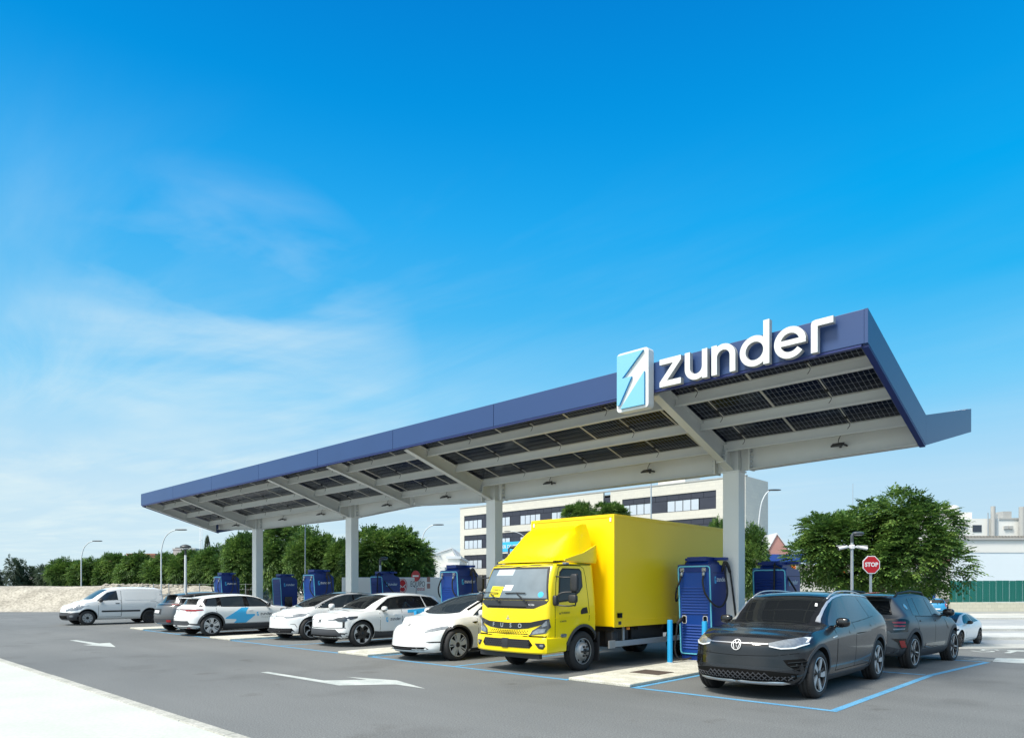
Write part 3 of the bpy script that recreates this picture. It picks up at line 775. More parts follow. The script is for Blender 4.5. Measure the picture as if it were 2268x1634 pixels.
def print_side(B, parent, polys, m, name='print', off=.0055, axis='x+'):
    bm = bmesh.new(); prism(bm, polys, 0, .0015); o = obj(name, bm, m, parent); conform(B, o, axis, off); return o
def word_side(B, parent, y, z, h, m='print_dark', axis='x+', off=.0055, flip=1):
    bm, wd = word_mesh(h, lambda a, b, c: (y+flip*a, z+b, c), 0, .0015); o = obj('lettering', bm, m, parent); conform(B, o, axis, off); return wd
def logo_side(B, parent, y, z, h, m='print_cyan', axis='x+', off=.0055, flip=1, aspect=.55):
    bm = bmesh.new()
    for P in (LOGO_A, LOGO_B): prism(bm, [(y+flip*p[0]*h*aspect, z+p[1]*h) for p in P], 0, .0015)
    o = obj('logo_print', bm, m, parent); conform(B, o, axis, off)
def text_on(B, parent, s, a, b, size, m, axis, off=.006, flip=1, name='lettering', bold=0):
    me = text_mesh(s, size, .0008, bold).copy(); o = obj(name, me, m, parent)
    for v in me.vertices: v.co.x = a+flip*v.co.x; v.co.y = b+v.co.y
    conform(B, o, axis, off); return o
def wheels(parent, W, axf, wb, Rt, wd, style, rimr=None, inset=.02, only=None):
    for y in (axf, axf+wb):
        for sg in (1, -1): wheel(parent, sg*(W/2-inset-wd/2), y, Rt, wd, sg, style, rimr)

def car_suv_dark():
    """dark grey electric crossover, nose towards the camera, right-hand bay"""
    W = 1.86; t = thing('parked_car', 'glossy dark grey crossover parked nose out in the right-hand bay beside the charger', 'car', (-4.60, 9.74, 0))
    B = spec_std(4.86, W, 1.575, .90, 2.93, nose=.955, cowl=(1.22, 1.06), header=2.04, peak=2.65, rend=4.02, rendz=1.53, tail=(4.66, 1.20), belt=(.90, 1.02, 1.15, 1.08), bot=.20, rw=.645, crown_r=.035, shr=.05,
                 fprof=[(.2, .14), (.3, .03), (.42, 0), (.62, .02), (.78, .035), (.9, .13), (.98, .26)], sweepf=(.40, 2.7), nosew=.86, tuck=.035)
    B.shell('body', 'paint_grey', t, [(.90, .36, .405), (3.83, .36, .405)])
    windscreen(B, t, 1.22, 2.14, mg=.085, bow=.14)
    B.patch('roof_panel', [(-.50, 2.19), (.50, 2.19), (.49, 3.95), (-.49, 3.95)], 'top', 'gloss_black', t, .003, .1)
    side_glass(B, t, [(1.42, 4.08, 2.02, 3.80)], 'gloss_black', name='window_surround', off=.0015, lo=-.004, up=.03)
    side_glass(B, t, [(1.50, 2.42, 2.10, 2.45), (2.50, 3.42, 2.53, 3.34), (3.46, 3.98, 3.38, 3.62)], 'glass_side')
    side_glass(B, t, [(2.42, 2.50, 2.44, 2.53)], 'gloss_black', name='door_pillar')
    # chrome bow that runs from the screen pillar over the windows
    for sg in (1, -1):
        pts = [(y, B.top(y)-B.crown(y)-.018) for y in [1.42, 1.5, 1.7, 1.9, 2.1, 2.3, 2.6, 3.0, 3.4, 3.7, 3.95, 4.15]]
        B.line('chrome_trim', pts, 'x+' if sg > 0 else 'x-', 'paint_silver', t, .026, .010)
        bm = bmesh.new(); tube(bm, spline([(sg*(B.wroof(y)-.03), y, B.top(y)-B.crown(y)+h) for y, h in ((2.0, .0), (2.2, .03), (2.5, .042), (3.0, .045), (3.5, .040), (3.8, .022), (3.95, 0))], 4), .013, 8); obj('roof_rail', bm, 'paint_silver', t)
    doors(B, t, 'paint_grey', [(1.62, 2.50, 0), (2.515, 3.66, .34)], .36)
    for sg in (1, -1): B.patch('sill_trim', [(1.36, .215), (3.38, .215), (3.38, .30), (1.36, .30)], 'x+' if sg > 0 else 'x-', 'cladding', t, .008)
    arch(B, t, .90, .36, .405, .455, 'cladding'); arch(B, t, 3.83, .36, .405, .455, 'cladding')
    both(B, 'headlight', [(.44, .835), (.62, .885), (.80, .92), (.855, .915), (.85, .83), (.74, .775), (.60, .765), (.46, .80)], 'front', 'lamp', t, .008, .05)
    both(B, 'daytime_strip', [(.46, .80), (.60, .772), (.74, .782), (.855, .83), (.855, .815), (.75, .765), (.60, .755), (.46, .785)], 'front', 'lamp_white', t, .016, .05)
    both(B, 'daytime_strip', [(.78, .91), (.845, .905), (.84, .84), (.82, .84), (.825, .89)], 'front', 'lamp_white', t, .016, .05)
    B.patch('light_bar', [(-.44, .80), (.44, .80), (.44, .832), (-.44, .832)], 'front', 'gloss_black', t, .004, .06)
    B.patch('light_bar_strip', [(-.44, .822), (.44, .822), (.44, .830), (-.44, .830)], 'front', 'chrome', t, .008, .06)
    # lower grille with a diamond lattice
    gp = [(-.86, .33), (-.60, .275), (.60, .275), (.86, .33), (.80, .40), (.5, .44), (0, .455), (-.5, .44), (-.80, .40)]
    B.patch('lower_grille', gp, 'front', 'gap', t, .003, .06)
    bm = bmesh.new(); quads = []
    for k in range(-13, 14):
        for dr in (1, -1):
            x0 = k*.075; pts = [(x0+dr*q*.11-dr*.055*2.2, .262+q*.2*.5) for q in (0, .5, 1, 1.5, 2)]
            pts = [p for p in pts if abs(p[0]) < .80 and p[1] < .455-.13*abs(p[0])**1.5 and p[1] > .27]
            if len(pts) > 1:
                for a, b in zip(pts, pts[1:]): prism(bm, stroke([a, b], .010), .002, .014)
    o = obj('grille_lattice', bm, 'cladding', t); conform(B, o, 'front', .004)
    B.patch('bumper_strip', [(-.60, .235), (.60, .235), (.70, .262), (.62, .278), (-.62, .278), (-.70, .262)], 'front', 'chrome', t, .012, .07)
    B.patch('bumper_band', [(-.80, .475), (-.5, .50), (0, .51), (.5, .50), (.80, .475), (.84, .52), (.62, .60), (0, .64), (-.62, .60), (-.84, .52)], 'front', 'gloss_black', t, .003, .06)
    for sg in (1, -1):
        f = (lambda q: q) if sg > 0 else mirrorx
        B.patch('side_intake', f([(.63, .60), (.84, .62), (.87, .56), (.86, .40), (.80, .44), (.68, .52)]), 'front', 'gap', t, .004, .05)
        for k in range(3): B.patch('intake_slat', f([(.68+.03*k, .565-k*.05), (.86, .585-k*.05), (.86, .575-k*.05), (.68+.03*k, .555-k*.05)]), 'front', 'gloss_black', t, .014, .05)
    B.line('hood_gap', [(-.84, .955), (-.6, .985), (-.3, .992), (0, .993), (.3, .992), (.6, .985), (.84, .955)] and [(-.80, .70), (-.55, .66), (0, .645), (.55, .66), (.80, .70)], 'front', 'gap', t, .007)
    B.line('hood_gap', [(.84, .42), (.83, .7), (.80, 1.2)], 'top', 'gap', t, .008); B.line('hood_gap', [(-.84, .42), (-.83, .7), (-.80, 1.2)], 'top', 'gap', t, .008)
    # badge: ring with V over W
    bm = bmesh.new(); c = (0, .795)
    prism(bm, stroke(arc(c[0], c[1], .070, 0, 360, 28), .009), .002, .006)
    prism(bm, stroke([(-.030, .85), (0, .803), (.030, .85)], .010)+stroke([(-.056, .828), (-.028, .742), (0, .790), (.028, .742), (.056, .828)], .010), .002, .006)
    bg_ = bmesh.new(); prism(bg_, arc(c[0], c[1], .074, 0, 345, 23), .0, .005); o = obj('badge_disc', bg_, 'gloss_black', t); conform(B, o, 'front', .006)
    o = obj('badge', bm, 'print_white', t); conform(B, o, 'front', .011)
    mirror(t, W/2-.07, 1.72, 1.10, 1.0, 'gloss_black')
    for sg in (1, -1):
        for (y, z) in ((2.30, .93), (3.42, 1.00)): B.patch('door_handle', rrect(y-.10, z-.028, y+.10, z+.028, .026, 4), 'x+' if sg > 0 else 'x-', 'gloss_black', t, .006, .03)
        B.patch('side_emblem', [(1.42, .865), (1.60, .885), (1.60, .90), (1.44, .885)], 'x+' if sg > 0 else 'x-', 'chrome', t, .006, .05)
    both(B, 'tail_light', [(.45, 1.0), (.88, 1.0), (.88, .90), (.45, .94)], 'rear', 'lamp_red', t)
    B.patch('rear_window', [(-.50, 1.20), (.50, 1.20), (.44, 1.43), (-.44, 1.43)], 'rear', 'glass_dark', t)
    B.patch('parking_sticker', [(.53, 1.74), (.57, 1.74), (.545, 1.82), (.51, 1.82)], 'top', 'print_white', t, .006)
    wheels(t, W, .90, 2.93, .362, .235, 'spoke5', .255)
    return t

def car_white_sedan():
    """smooth white electric crossover behind the truck"""
    W = 1.90; t = thing('parked_car', 'smooth white electric car without a grille, parked nose out left of the yellow truck', 'car', (-12.46, 9.62, 0))
    B = spec_std(4.80, W, 1.54, .90, 2.92, nose=.80, cowl=(1.02, 1.03), header=2.15, peak=2.8, rend=4.0, rendz=1.40, tail=(4.65, 1.12), belt=(.74, .97, 1.06, 1.04), bot=.17, rw=.58,
                 fprof=[(.17, .10), (.28, .0), (.45, .02), (.62, .05), (.74, .15), (.84, .30)], sweepf=(.46, 2.5), nosew=.84, crown_r=.06, cabw=.72)
    B.shell('body', 'paint_white', t, [(.90, .36, .41), (3.82, .36, .41)])
    windscreen(B, t, 1.0, 2.25, mg=.05, bow=.22, m='glass_tint')
    B.patch('glass_roof', [(-.48, 2.30), (.48, 2.30), (.46, 4.3), (-.46, 4.3)], 'top', 'glass_dark', t, .003, .1)
    side_glass(B, t, [(1.42, 2.55, 2.2, 2.58), (2.62, 3.95, 2.66, 3.55)], 'glass_tint')
    doors(B, t, 'paint_white', [(1.52, 2.60, 0), (2.615, 3.66, .34)], .32)
    for sg in (1, -1):
        B.line('window_trim', [(y, B.top(y)-B.crown(y)-.02) for y in (1.4, 1.8, 2.2, 2.8, 3.4, 3.9)], 'x+' if sg > 0 else 'x-', 'gloss_black', t, .03, .006)
        B.patch('sill_trim', [(1.34, .18), (3.36, .18), (3.36, .26), (1.34, .26)], 'x+' if sg > 0 else 'x-', 'black_plastic', t, .008)
        B.patch('side_camera', [(1.32, .86), (1.50, .875), (1.48, .84), (1.40, .82)], 'x+' if sg > 0 else 'x-', 'gloss_black', t, .006, .04)
    arch(B, t, .90, .36, .41, .455, 'black_plastic'); arch(B, t, 3.82, .36, .41, .455, 'black_plastic')
    both(B, 'headlight', [(.44, .655), (.56, .70), (.70, .75), (.82, .79), (.845, .78), (.83, .73), (.74, .68), (.56, .645)], 'front', 'lamp', t, .006, .05)
    B.patch('lower_grille', [(-.58, .25), (.58, .25), (.66, .28), (.60, .325), (-.60, .325), (-.66, .28)], 'front', 'gap', t, .004, .06)
    B.line('grille_slat', [(-.58, .285), (.58, .285)], 'front', 'black_plastic', t, .012, .010)
    both(B, 'bumper_vent', [(.60, .44), (.86, .455), (.86, .425), (.66, .42)], 'front', 'gap', t, .004, .05)
    B.patch('bumper_lip', [(-.80, .175), (.80, .175), (.84, .20), (-.84, .20)], 'front', 'black_plastic', t, .010, .08)
    bm = bmesh.new(); prism(bm, [[(-.03, .80), (.03, .80), (.028, .788), (.007, .785), (0, .74), (-.007, .785), (-.028, .788)]], 0, .004); o = obj('badge', bm, 'gloss_black', t); conform(B, o, 'front', .004)
    mirror(t, W/2-.08, 1.60, 1.06, .95, 'paint_white')
    handles(B, t, [(2.42, .90), (3.42, .93)], 'paint_white')
    both(B, 'tail_light', [(.45, 1.0), (.88, .98), (.88, .90), (.45, .94)], 'rear', 'lamp_red', t)
    wheels(t, W, .90, 2.92, .365, .24, 'turbine', .262)
    return t

def car_small_suv():
    W = 1.84; t = thing('parked_car', 'boxy white small crossover with black lower bumper and a cyan flash on its rear door, third car from the truck side', 'car', (-17.10, 10.35, 0))
    t['label'] = 'boxy white small crossover with black lower bumper and a cyan flash on its rear door'
    B = spec_std(4.30, W, 1.49, .82, 2.68, nose=.92, cowl=(1.0, 1.03), header=1.85, peak=2.5, rend=3.75, rendz=1.40, tail=(4.15, 1.10), belt=(.88, .98, 1.08, 1.05), bot=.20, rw=.62,
                 fprof=[(.2, .12), (.3, .03), (.42, .0), (.56, .03), (.75, .035), (.86, .08), (.95, .20)], sweepf=(.34, 3.0), nosew=.88)
    B.shell('body', 'paint_white', t, [(.82, .355, .405), (3.50, .355, .405)])
    windscreen(B, t, .98, 1.90, mg=.05, bow=.12)
    side_glass(B, t, [(1.30, 2.12, 1.85, 2.12), (2.20, 3.12, 2.20, 3.08), (3.17, 3.80, 3.12, 3.52)], 'glass_dark')
    side_glass(B, t, [(2.12, 2.20, 2.12, 2.20)], 'gloss_black', name='door_pillar')
    doors(B, t, 'paint_white', [(1.42, 2.19, 0), (2.205, 3.34, .34)], .40)
    for sg in (1, -1): B.patch('sill_trim', [(1.25, .21), (3.07, .21), (3.10, .40), (2.9, .385), (1.5, .385), (1.22, .42)], 'x+' if sg > 0 else 'x-', 'cladding', t, .008)
    arch(B, t, .82, .355, .405, .45, 'paint_white', a0=0, a1=180); arch(B, t, 3.50, .355, .405, .45, 'paint_white', a0=0, a1=180)
    B.patch('bumper_trim', [(-.88, .22), (.88, .22), (.90, .40), (.70, .40), (.60, .50), (-.60, .50), (-.70, .40), (-.90, .40)], 'front', 'cladding', t, .006, .07)
    B.patch('lower_grille', [(-.62, .28), (.62, .28), (.64, .33), (-.64, .33)], 'front', 'gap', t, .011, .07)
    B.line('front_gap', [(-.82, .535), (-.4, .53), (.4, .53), (.82, .535)], 'front', 'gap', t, .018, .004)
    both(B, 'headlight', [(.34, .765), (.55, .775), (.66, .82), (.87, .85), (.885, .80), (.80, .70), (.66, .71), (.60, .745), (.36, .745)], 'front', 'lamp_dark', t, .007, .05)
    both(B, 'headlight_strip', [(.35, .768), (.54, .778), (.54, .768), (.36, .758)], 'front', 'lamp_white', t, .012, .05)
    both(B, 'front_trim', [(.755, .70), (.80, .70), (.80, .545), (.755, .545)], 'front', 'gloss_black', t, .006, .05)
    B.line('hood_gap', [(-.78, .95), (-.76, .45), (-.5, .32), (0, .28), (.5, .32), (.76, .45), (.78, .95)], 'top', 'gap', t, .006)
    bm = bmesh.new(); prism(bm, arc(0, .72, .042, 0, 342, 19), 0, .006); prism(bm, stroke([(-.10, .655), (.10, .785)], .008), 0, .004); o = obj('badge', bm, 'lamp_dark', t); conform(B, o, 'front', .004)
    word_side(B, t, 1.76, .70, .062); logo_side(B, t, 1.61, .655, .14)
    B.patch('cyan_print', [(2.40, .90), (2.42, .985), (3.18, 1.03), (3.10, .92), (2.98, .76), (2.90, .64), (2.55, .66), (2.70, .78), (2.74, .87), (2.66, .91)], 'x+', 'print_cyan', t, .0065, .07, thick=.001)
    bm, wd = word_mesh(.055, None, 0, .0015)
    for v in bm.verts: v.co.x += .18; v.co.y += .62
    o = obj('lettering', bm, 'print_dark', t); conform(B, o, 'top', .004)
    mirror(t, W/2-.07, 1.52, 1.04, .95, 'black_plastic', cap='paint_white')
    handles(B, t, [(1.98, .87), (3.02, .90)], 'paint_white')
    both(B, 'tail_light', [(.62, 1.2), (.78, 1.2), (.82, .8), (.66, .8)], 'rear', 'lamp_red', t)
    wheels(t, W, .82, 2.68, .362, .23, 'star5', .262)
    return t

def car_hatch():
    W = 1.80; t = thing('parked_car', 'white hatchback with black roof and a badge bar between its headlights', 'car', (-20.20, 10.60, 0))
    B = spec_std(4.30, W, 1.50, .84, 2.77, nose=.86, cowl=(.92, 1.02), header=1.95, peak=2.5, rend=3.85, rendz=1.38, tail=(4.15, 1.10), belt=(.80, .98, 1.05, 1.03), bot=.18, rw=.62,
                 fprof=[(.18, .10), (.28, .0), (.45, .02), (.65, .03), (.78, .10), (.88, .24)], sweepf=(.44, 2.6), nosew=.84)
    B.shell('body', 'paint_white', t, [(.84, .355, .40), (3.61, .355, .40)])
    windscreen(B, t, .90, 2.0, mg=.035, bow=.2)
    B.patch('roof_panel', [(-.58, 2.0), (.58, 2.0), (.55, 4.0), (-.55, 4.0)], 'top', 'gloss_black', t, .003, .1)
    side_glass(B, t, [(1.10, 1.42, 1.62, 1.72), (1.46, 2.45, 1.78, 2.45), (2.52, 3.35, 2.52, 3.30), (3.40, 3.9, 3.34, 3.7)], 'glass_tint')
    side_glass(B, t, [(1.0, 3.9, 1.3, 3.85)], 'gloss_black', name='window_surround', off=.0015, lo=.0, up=.02)
    for sg in (1, -1):
        B.line('window_trim', [(y, B.top(y)-B.crown(y)-.015) for y in (1.05, 1.4, 1.8, 2.2, 2.8, 3.4, 3.8)], 'x+' if sg > 0 else 'x-', 'paint_silver', t, .03, .008)
    doors(B, t, 'paint_white', [(1.45, 2.48, 0), (2.495, 3.45, .34)], .32)
    arch(B, t, .84, .355, .40, .44, 'paint_white', a0=0, a1=180); arch(B, t, 3.61, .355, .40, .44, 'paint_white', a0=0, a1=180)
    for sg in (1, -1): B.patch('sill_trim', [(1.28, .19), (3.17, .19), (3.17, .27), (1.28, .27)], 'x+' if sg > 0 else 'x-', 'black_plastic', t, .008)
    both(B, 'headlight', [(.40, .735), (.56, .785), (.72, .83), (.84, .865), (.86, .85), (.82, .77), (.68, .71), (.50, .69)], 'front', 'lamp', t, .007, .05)
    B.line('light_bar', [(-.42, .748), (0, .745), (.42, .748)], 'front', 'gloss_black', t, .018, .004)
    bm = bmesh.new(); prism(bm, stroke(arc(0, .745, .07, 0, 360, 24), .014)+stroke([(-.032, .80), (0, .745), (.032, .80)], .013)+stroke([(-.055, .78), (-.028, .69), (0, .74), (.028, .69), (.055, .78)], .013), 0, .006)
    o = obj('badge', bm, 'alloy', t); conform(B, o, 'front', .006)
    B.patch('lower_grille', [(-.66, .24), (.66, .24), (.72, .30), (.66, .385), (-.66, .385), (-.72, .30)], 'front', 'gap', t, .005, .06)
    for z in (.275, .315, .35): B.line('grille_slat', [(-.64, z), (.64, z)], 'front', 'cladding', t, .010, .012)
    B.patch('bumper_lip', [(-.74, .185), (.74, .185), (.78, .225), (-.78, .225)], 'front', 'black_plastic', t, .008, .07)
    both(B, 'bumper_crease', [(.62, .52), (.72, .52), (.79, .36), (.78, .36), (.715, .505), (.62, .51)], 'front', 'gap', t, .003, .05)
    bm, wd = word_mesh(.055, None, 0, .0015)
    for v in bm.verts: v.co.x += -.30; v.co.y += .55
    o = obj('lettering', bm, 'print_dark', t); conform(B, o, 'top', .004)
    bm = bmesh.new()
    for P in (LOGO_A, LOGO_B): prism(bm, [(p[0]*.06-.40, p[1]*.11+.52) for p in P], 0, .0015)
    o = obj('logo_print', bm, 'print_cyan', t); conform(B, o, 'top', .004)
    mirror(t, W/2-.06, 1.50, 1.05, 1.1, 'paint_white')
    handles(B, t, [(2.28, .88)], 'paint_white')
    both(B, 'tail_light', [(.45, 1.0), (.84, .98), (.84, .90), (.45, .94)], 'rear', 'lamp_red', t)
    wheels(t, W, .84, 2.77, .36, .215, 'geo', .26)
    return t

def car_tail_white():
    """white hatchback seen from its tail, plugged in"""
    L = 4.30; W = 1.82; t = thing('parked_car', 'white and grey hatchback parked tail out with a large cyan lightning flash on its side', 'car', (-24.33, 9.28+L, 0), PI)
    B = spec_std(L, W, 1.42, .80, 2.68, nose=.90, cowl=(1.05, 1.0), header=1.75, peak=2.3, rend=3.75, rendz=1.30, tail=(4.18, 1.03), belt=(.86, .96, 1.0, .98), bot=.20, rw=.60, sweepr=(.34, 2.5),
                 rprof=[(.2, .10), (.36, .0), (.62, .0), (.75, .06), (.95, .10), (1.05, .16)])
    B.shell('body', 'paint_white', t, [(.80, .36, .40), (3.48, .36, .40)])
    windscreen(B, t, 1.03, 1.80, mg=.05, bow=.1)
    vis = -1
    side_glass(B, t, [(1.28, 3.85, 1.62, 3.60)], 'gloss_black', name='window_surround', off=.0015, lo=-.005, up=.025)
    side_glass(B, t, [(1.38, 2.12, 1.80, 2.16), (2.32, 3.12, 2.30, 3.08), (3.28, 3.68, 3.22, 3.50)], 'glass_tint')
    B.patch('rear_window', [(-.56, 1.06), (.56, 1.06), (.48, 1.24), (-.48, 1.24)], 'rear', 'glass_dark', t, .006, .05)
    bm = bmesh.new(); box(bm, -.52, 3.70, 1.265, .52, 4.02, 1.295, bevel=.012); obj('spoiler', bm, 'paint_white', t)
    doors(B, t, 'paint_white', [(1.40, 2.28, 0), (2.295, 3.32, .30)], .42)
    for sg in (1, -1): B.patch('sill_trim', [(1.2, .205), (3.05, .205), (3.05, .40), (1.2, .40)], 'x+' if sg > 0 else 'x-', 'cladding', t, .008)
    arch(B, t, .80, .36, .40, .46, 'cladding'); arch(B, t, 3.48, .36, .40, .46, 'cladding')
    B.patch('bumper_trim', [(-.84, .22), (.84, .22), (.86, .42), (.62, .44), (.56, .52), (-.56, .52), (-.62, .44), (-.86, .42)], 'rear', 'cladding', t, .007, .07)
    both(B, 'bumper_strip', [(.1, .335), (.60, .335), (.78, .30), (.80, .36), (.62, .40), (.56, .365), (.1, .365)], 'rear', 'paint_white', t, .014, .06)
    both(B, 'reflector', [(.50, .26), (.60, .26), (.60, .29), (.50, .29)], 'rear', 'lamp_red', t, .014, .05)
    both(B, 'tail_light', [(.10, .90), (.84, .90), (.86, .88), (.72, .84), (.45, .84), (.38, .875), (.10, .885)], 'rear', 'lamp_red', t, .007, .05)
    B.line('light_bar', [(-.84, .905), (0, .908), (.84, .905)], 'rear', 'gloss_black', t, .016, .010)
    bm = bmesh.new(); prism(bm, stroke([(0, .97), (.035, .89), (0, .81), (-.035, .89), (0, .97)], .012), 0, .006); o = obj('badge', bm, 'chrome', t); conform(B, o, 'rear', .010)
    B.line('tailgate_gap', [(-.62, .98), (-.60, .80), (-.45, .62), (.45, .62), (.60, .80), (.62, .98)], 'rear', 'gap', t, .008)
    # cyan lightning (visible side is local -x, so local y runs right to left)
    B.patch('cyan_print', [(2.43, .945), (2.17, .945), (2.24, .86), (2.29, .79), (2.29, .74), (2.26, .715), (1.97, .71), (1.96, .67), (2.29, .42), (2.72, .42), (2.63, .52), (2.66, .55), (3.02, .57), (3.02, .60)], 'x-', 'print_cyan', t, .0065, .07, thick=.001)
    word_side(B, t, 1.76, .665, .074, 'print_dark', 'x-', flip=-1); logo_side(B, t, 1.90, .64, .15, 'print_cyan', 'x-', flip=-1)
    text_on(B, t, 'Charging Hero', 1.52, .60, .075, 'plaster_grey', 'x-', flip=-1)
    # open charge flap with plug
    B.patch('charge_flap', rrect(.78, .74, .98, .88, .02), 'x-', 'gloss_black', t, .012, .05)
    bm = bmesh.new(); tube(bm, spline([(-.90, .90, .80), (-1.02, .86, .83), (-1.08, .82, .86)], 5), .03, 8); box(bm, -1.13, .74, .80, -1.03, .86, .92, bevel=.02); tube(bm, spline([(-1.06, .80, .84), (-1.05, .70, .62), (-1.0, .55, .25), (-.95, .30, .04)], 6), .016, 8); obj('charging_plug', bm, 'rubber', t)
    mirror(t, W/2-.07, 1.48, 1.03, .95, 'gloss_black')
    both(B, 'headlight', [(.45, .78), (.85, .82), (.86, .72), (.5, .72)], 'front', 'lamp', t, .006, .05)
    handles(B, t, [(2.12, .85)], 'paint_white')
    wheels(t, W, .80, 2.68, .362, .22, 'turbine', .262)
    return t

def car_tail_grey():
    L = 4.30; W = 1.82; t = thing('parked_car', 'grey crossover with black roof and white number plate, parked tail out beside the van', 'car', (-27.05, 9.60+L, 0), PI)
    B = spec_std(L, W, 1.49, .85, 2.62, nose=.95, cowl=(1.1, 1.05), header=1.85, peak=2.4, rend=3.75, rendz=1.38, tail=(4.20, 1.08), belt=(.90, 1.0, 1.05, 1.03), bot=.22, rw=.60, sweepr=(.30, 2.6))
    B.shell('body', 'paint_dgrey', t, [(.85, .35, .40), (3.47, .35, .40)])
    windscreen(B, t, 1.08, 1.90, mg=.05)
    B.patch('roof_panel', [(-.56, 1.95), (.56, 1.95), (.54, 3.7), (-.54, 3.7)], 'top', 'gloss_black', t, .003, .1)
    side_glass(B, t, [(1.38, 2.2, 1.85, 2.2), (2.28, 3.2, 2.28, 3.15), (3.25, 3.8, 3.2, 3.6)], 'glass_dark')
    B.patch('rear_window', [(-.60, 1.08), (.60, 1.08), (.50, 1.34), (-.50, 1.34)], 'rear', 'glass_dark', t, .006, .05)
    bm = bmesh.new(); box(bm, -.50, 3.72, 1.36, .50, 4.02, 1.39, bevel=.012); obj('spoiler', bm, 'paint_dgrey', t)
    B.patch('tail_light', [(-.84, .98), (.84, .98), (.86, 1.03), (-.86, 1.03)], 'rear', 'gloss_black', t, .008, .06)
    both(B, 'tail_light_lens', [(.62, 1.0), (.85, 1.0), (.85, 1.02), (.62, 1.02)], 'rear', 'lamp_red', t, .012, .06)
    B.patch('number_plate', [(-.20, .70), (.20, .70), (.20, .80), (-.20, .80)], 'rear', 'print_white', t, .012, .1)
    B.patch('plate_recess', [(-.34, .66), (.34, .66), (.30, .86), (-.30, .86)], 'rear', 'black_plastic', t, .003, .1)
    B.patch('bumper_trim', [(-.86, .24), (.86, .24), (.88, .50), (-.88, .50)], 'rear', 'cladding', t, .006, .08)
    both(B, 'reflector', [(.58, .38), (.72, .38), (.72, .46), (.58, .46)], 'rear', 'lamp_red', t, .012, .05)
    for sg in (1, -1): B.patch('sill_trim', [(1.28, .22), (3.05, .22), (3.05, .34), (1.28, .34)], 'x+' if sg > 0 else 'x-', 'cladding', t, .008)
    arch(B, t, .85, .35, .40, .45, 'cladding'); arch(B, t, 3.47, .35, .40, .45, 'cladding')
    mirror(t, W/2-.07, 1.52, 1.08, .95, 'gloss_black')
    wheels(t, W, .85, 2.62, .355, .22, 'spoke5v', .24)
    return t

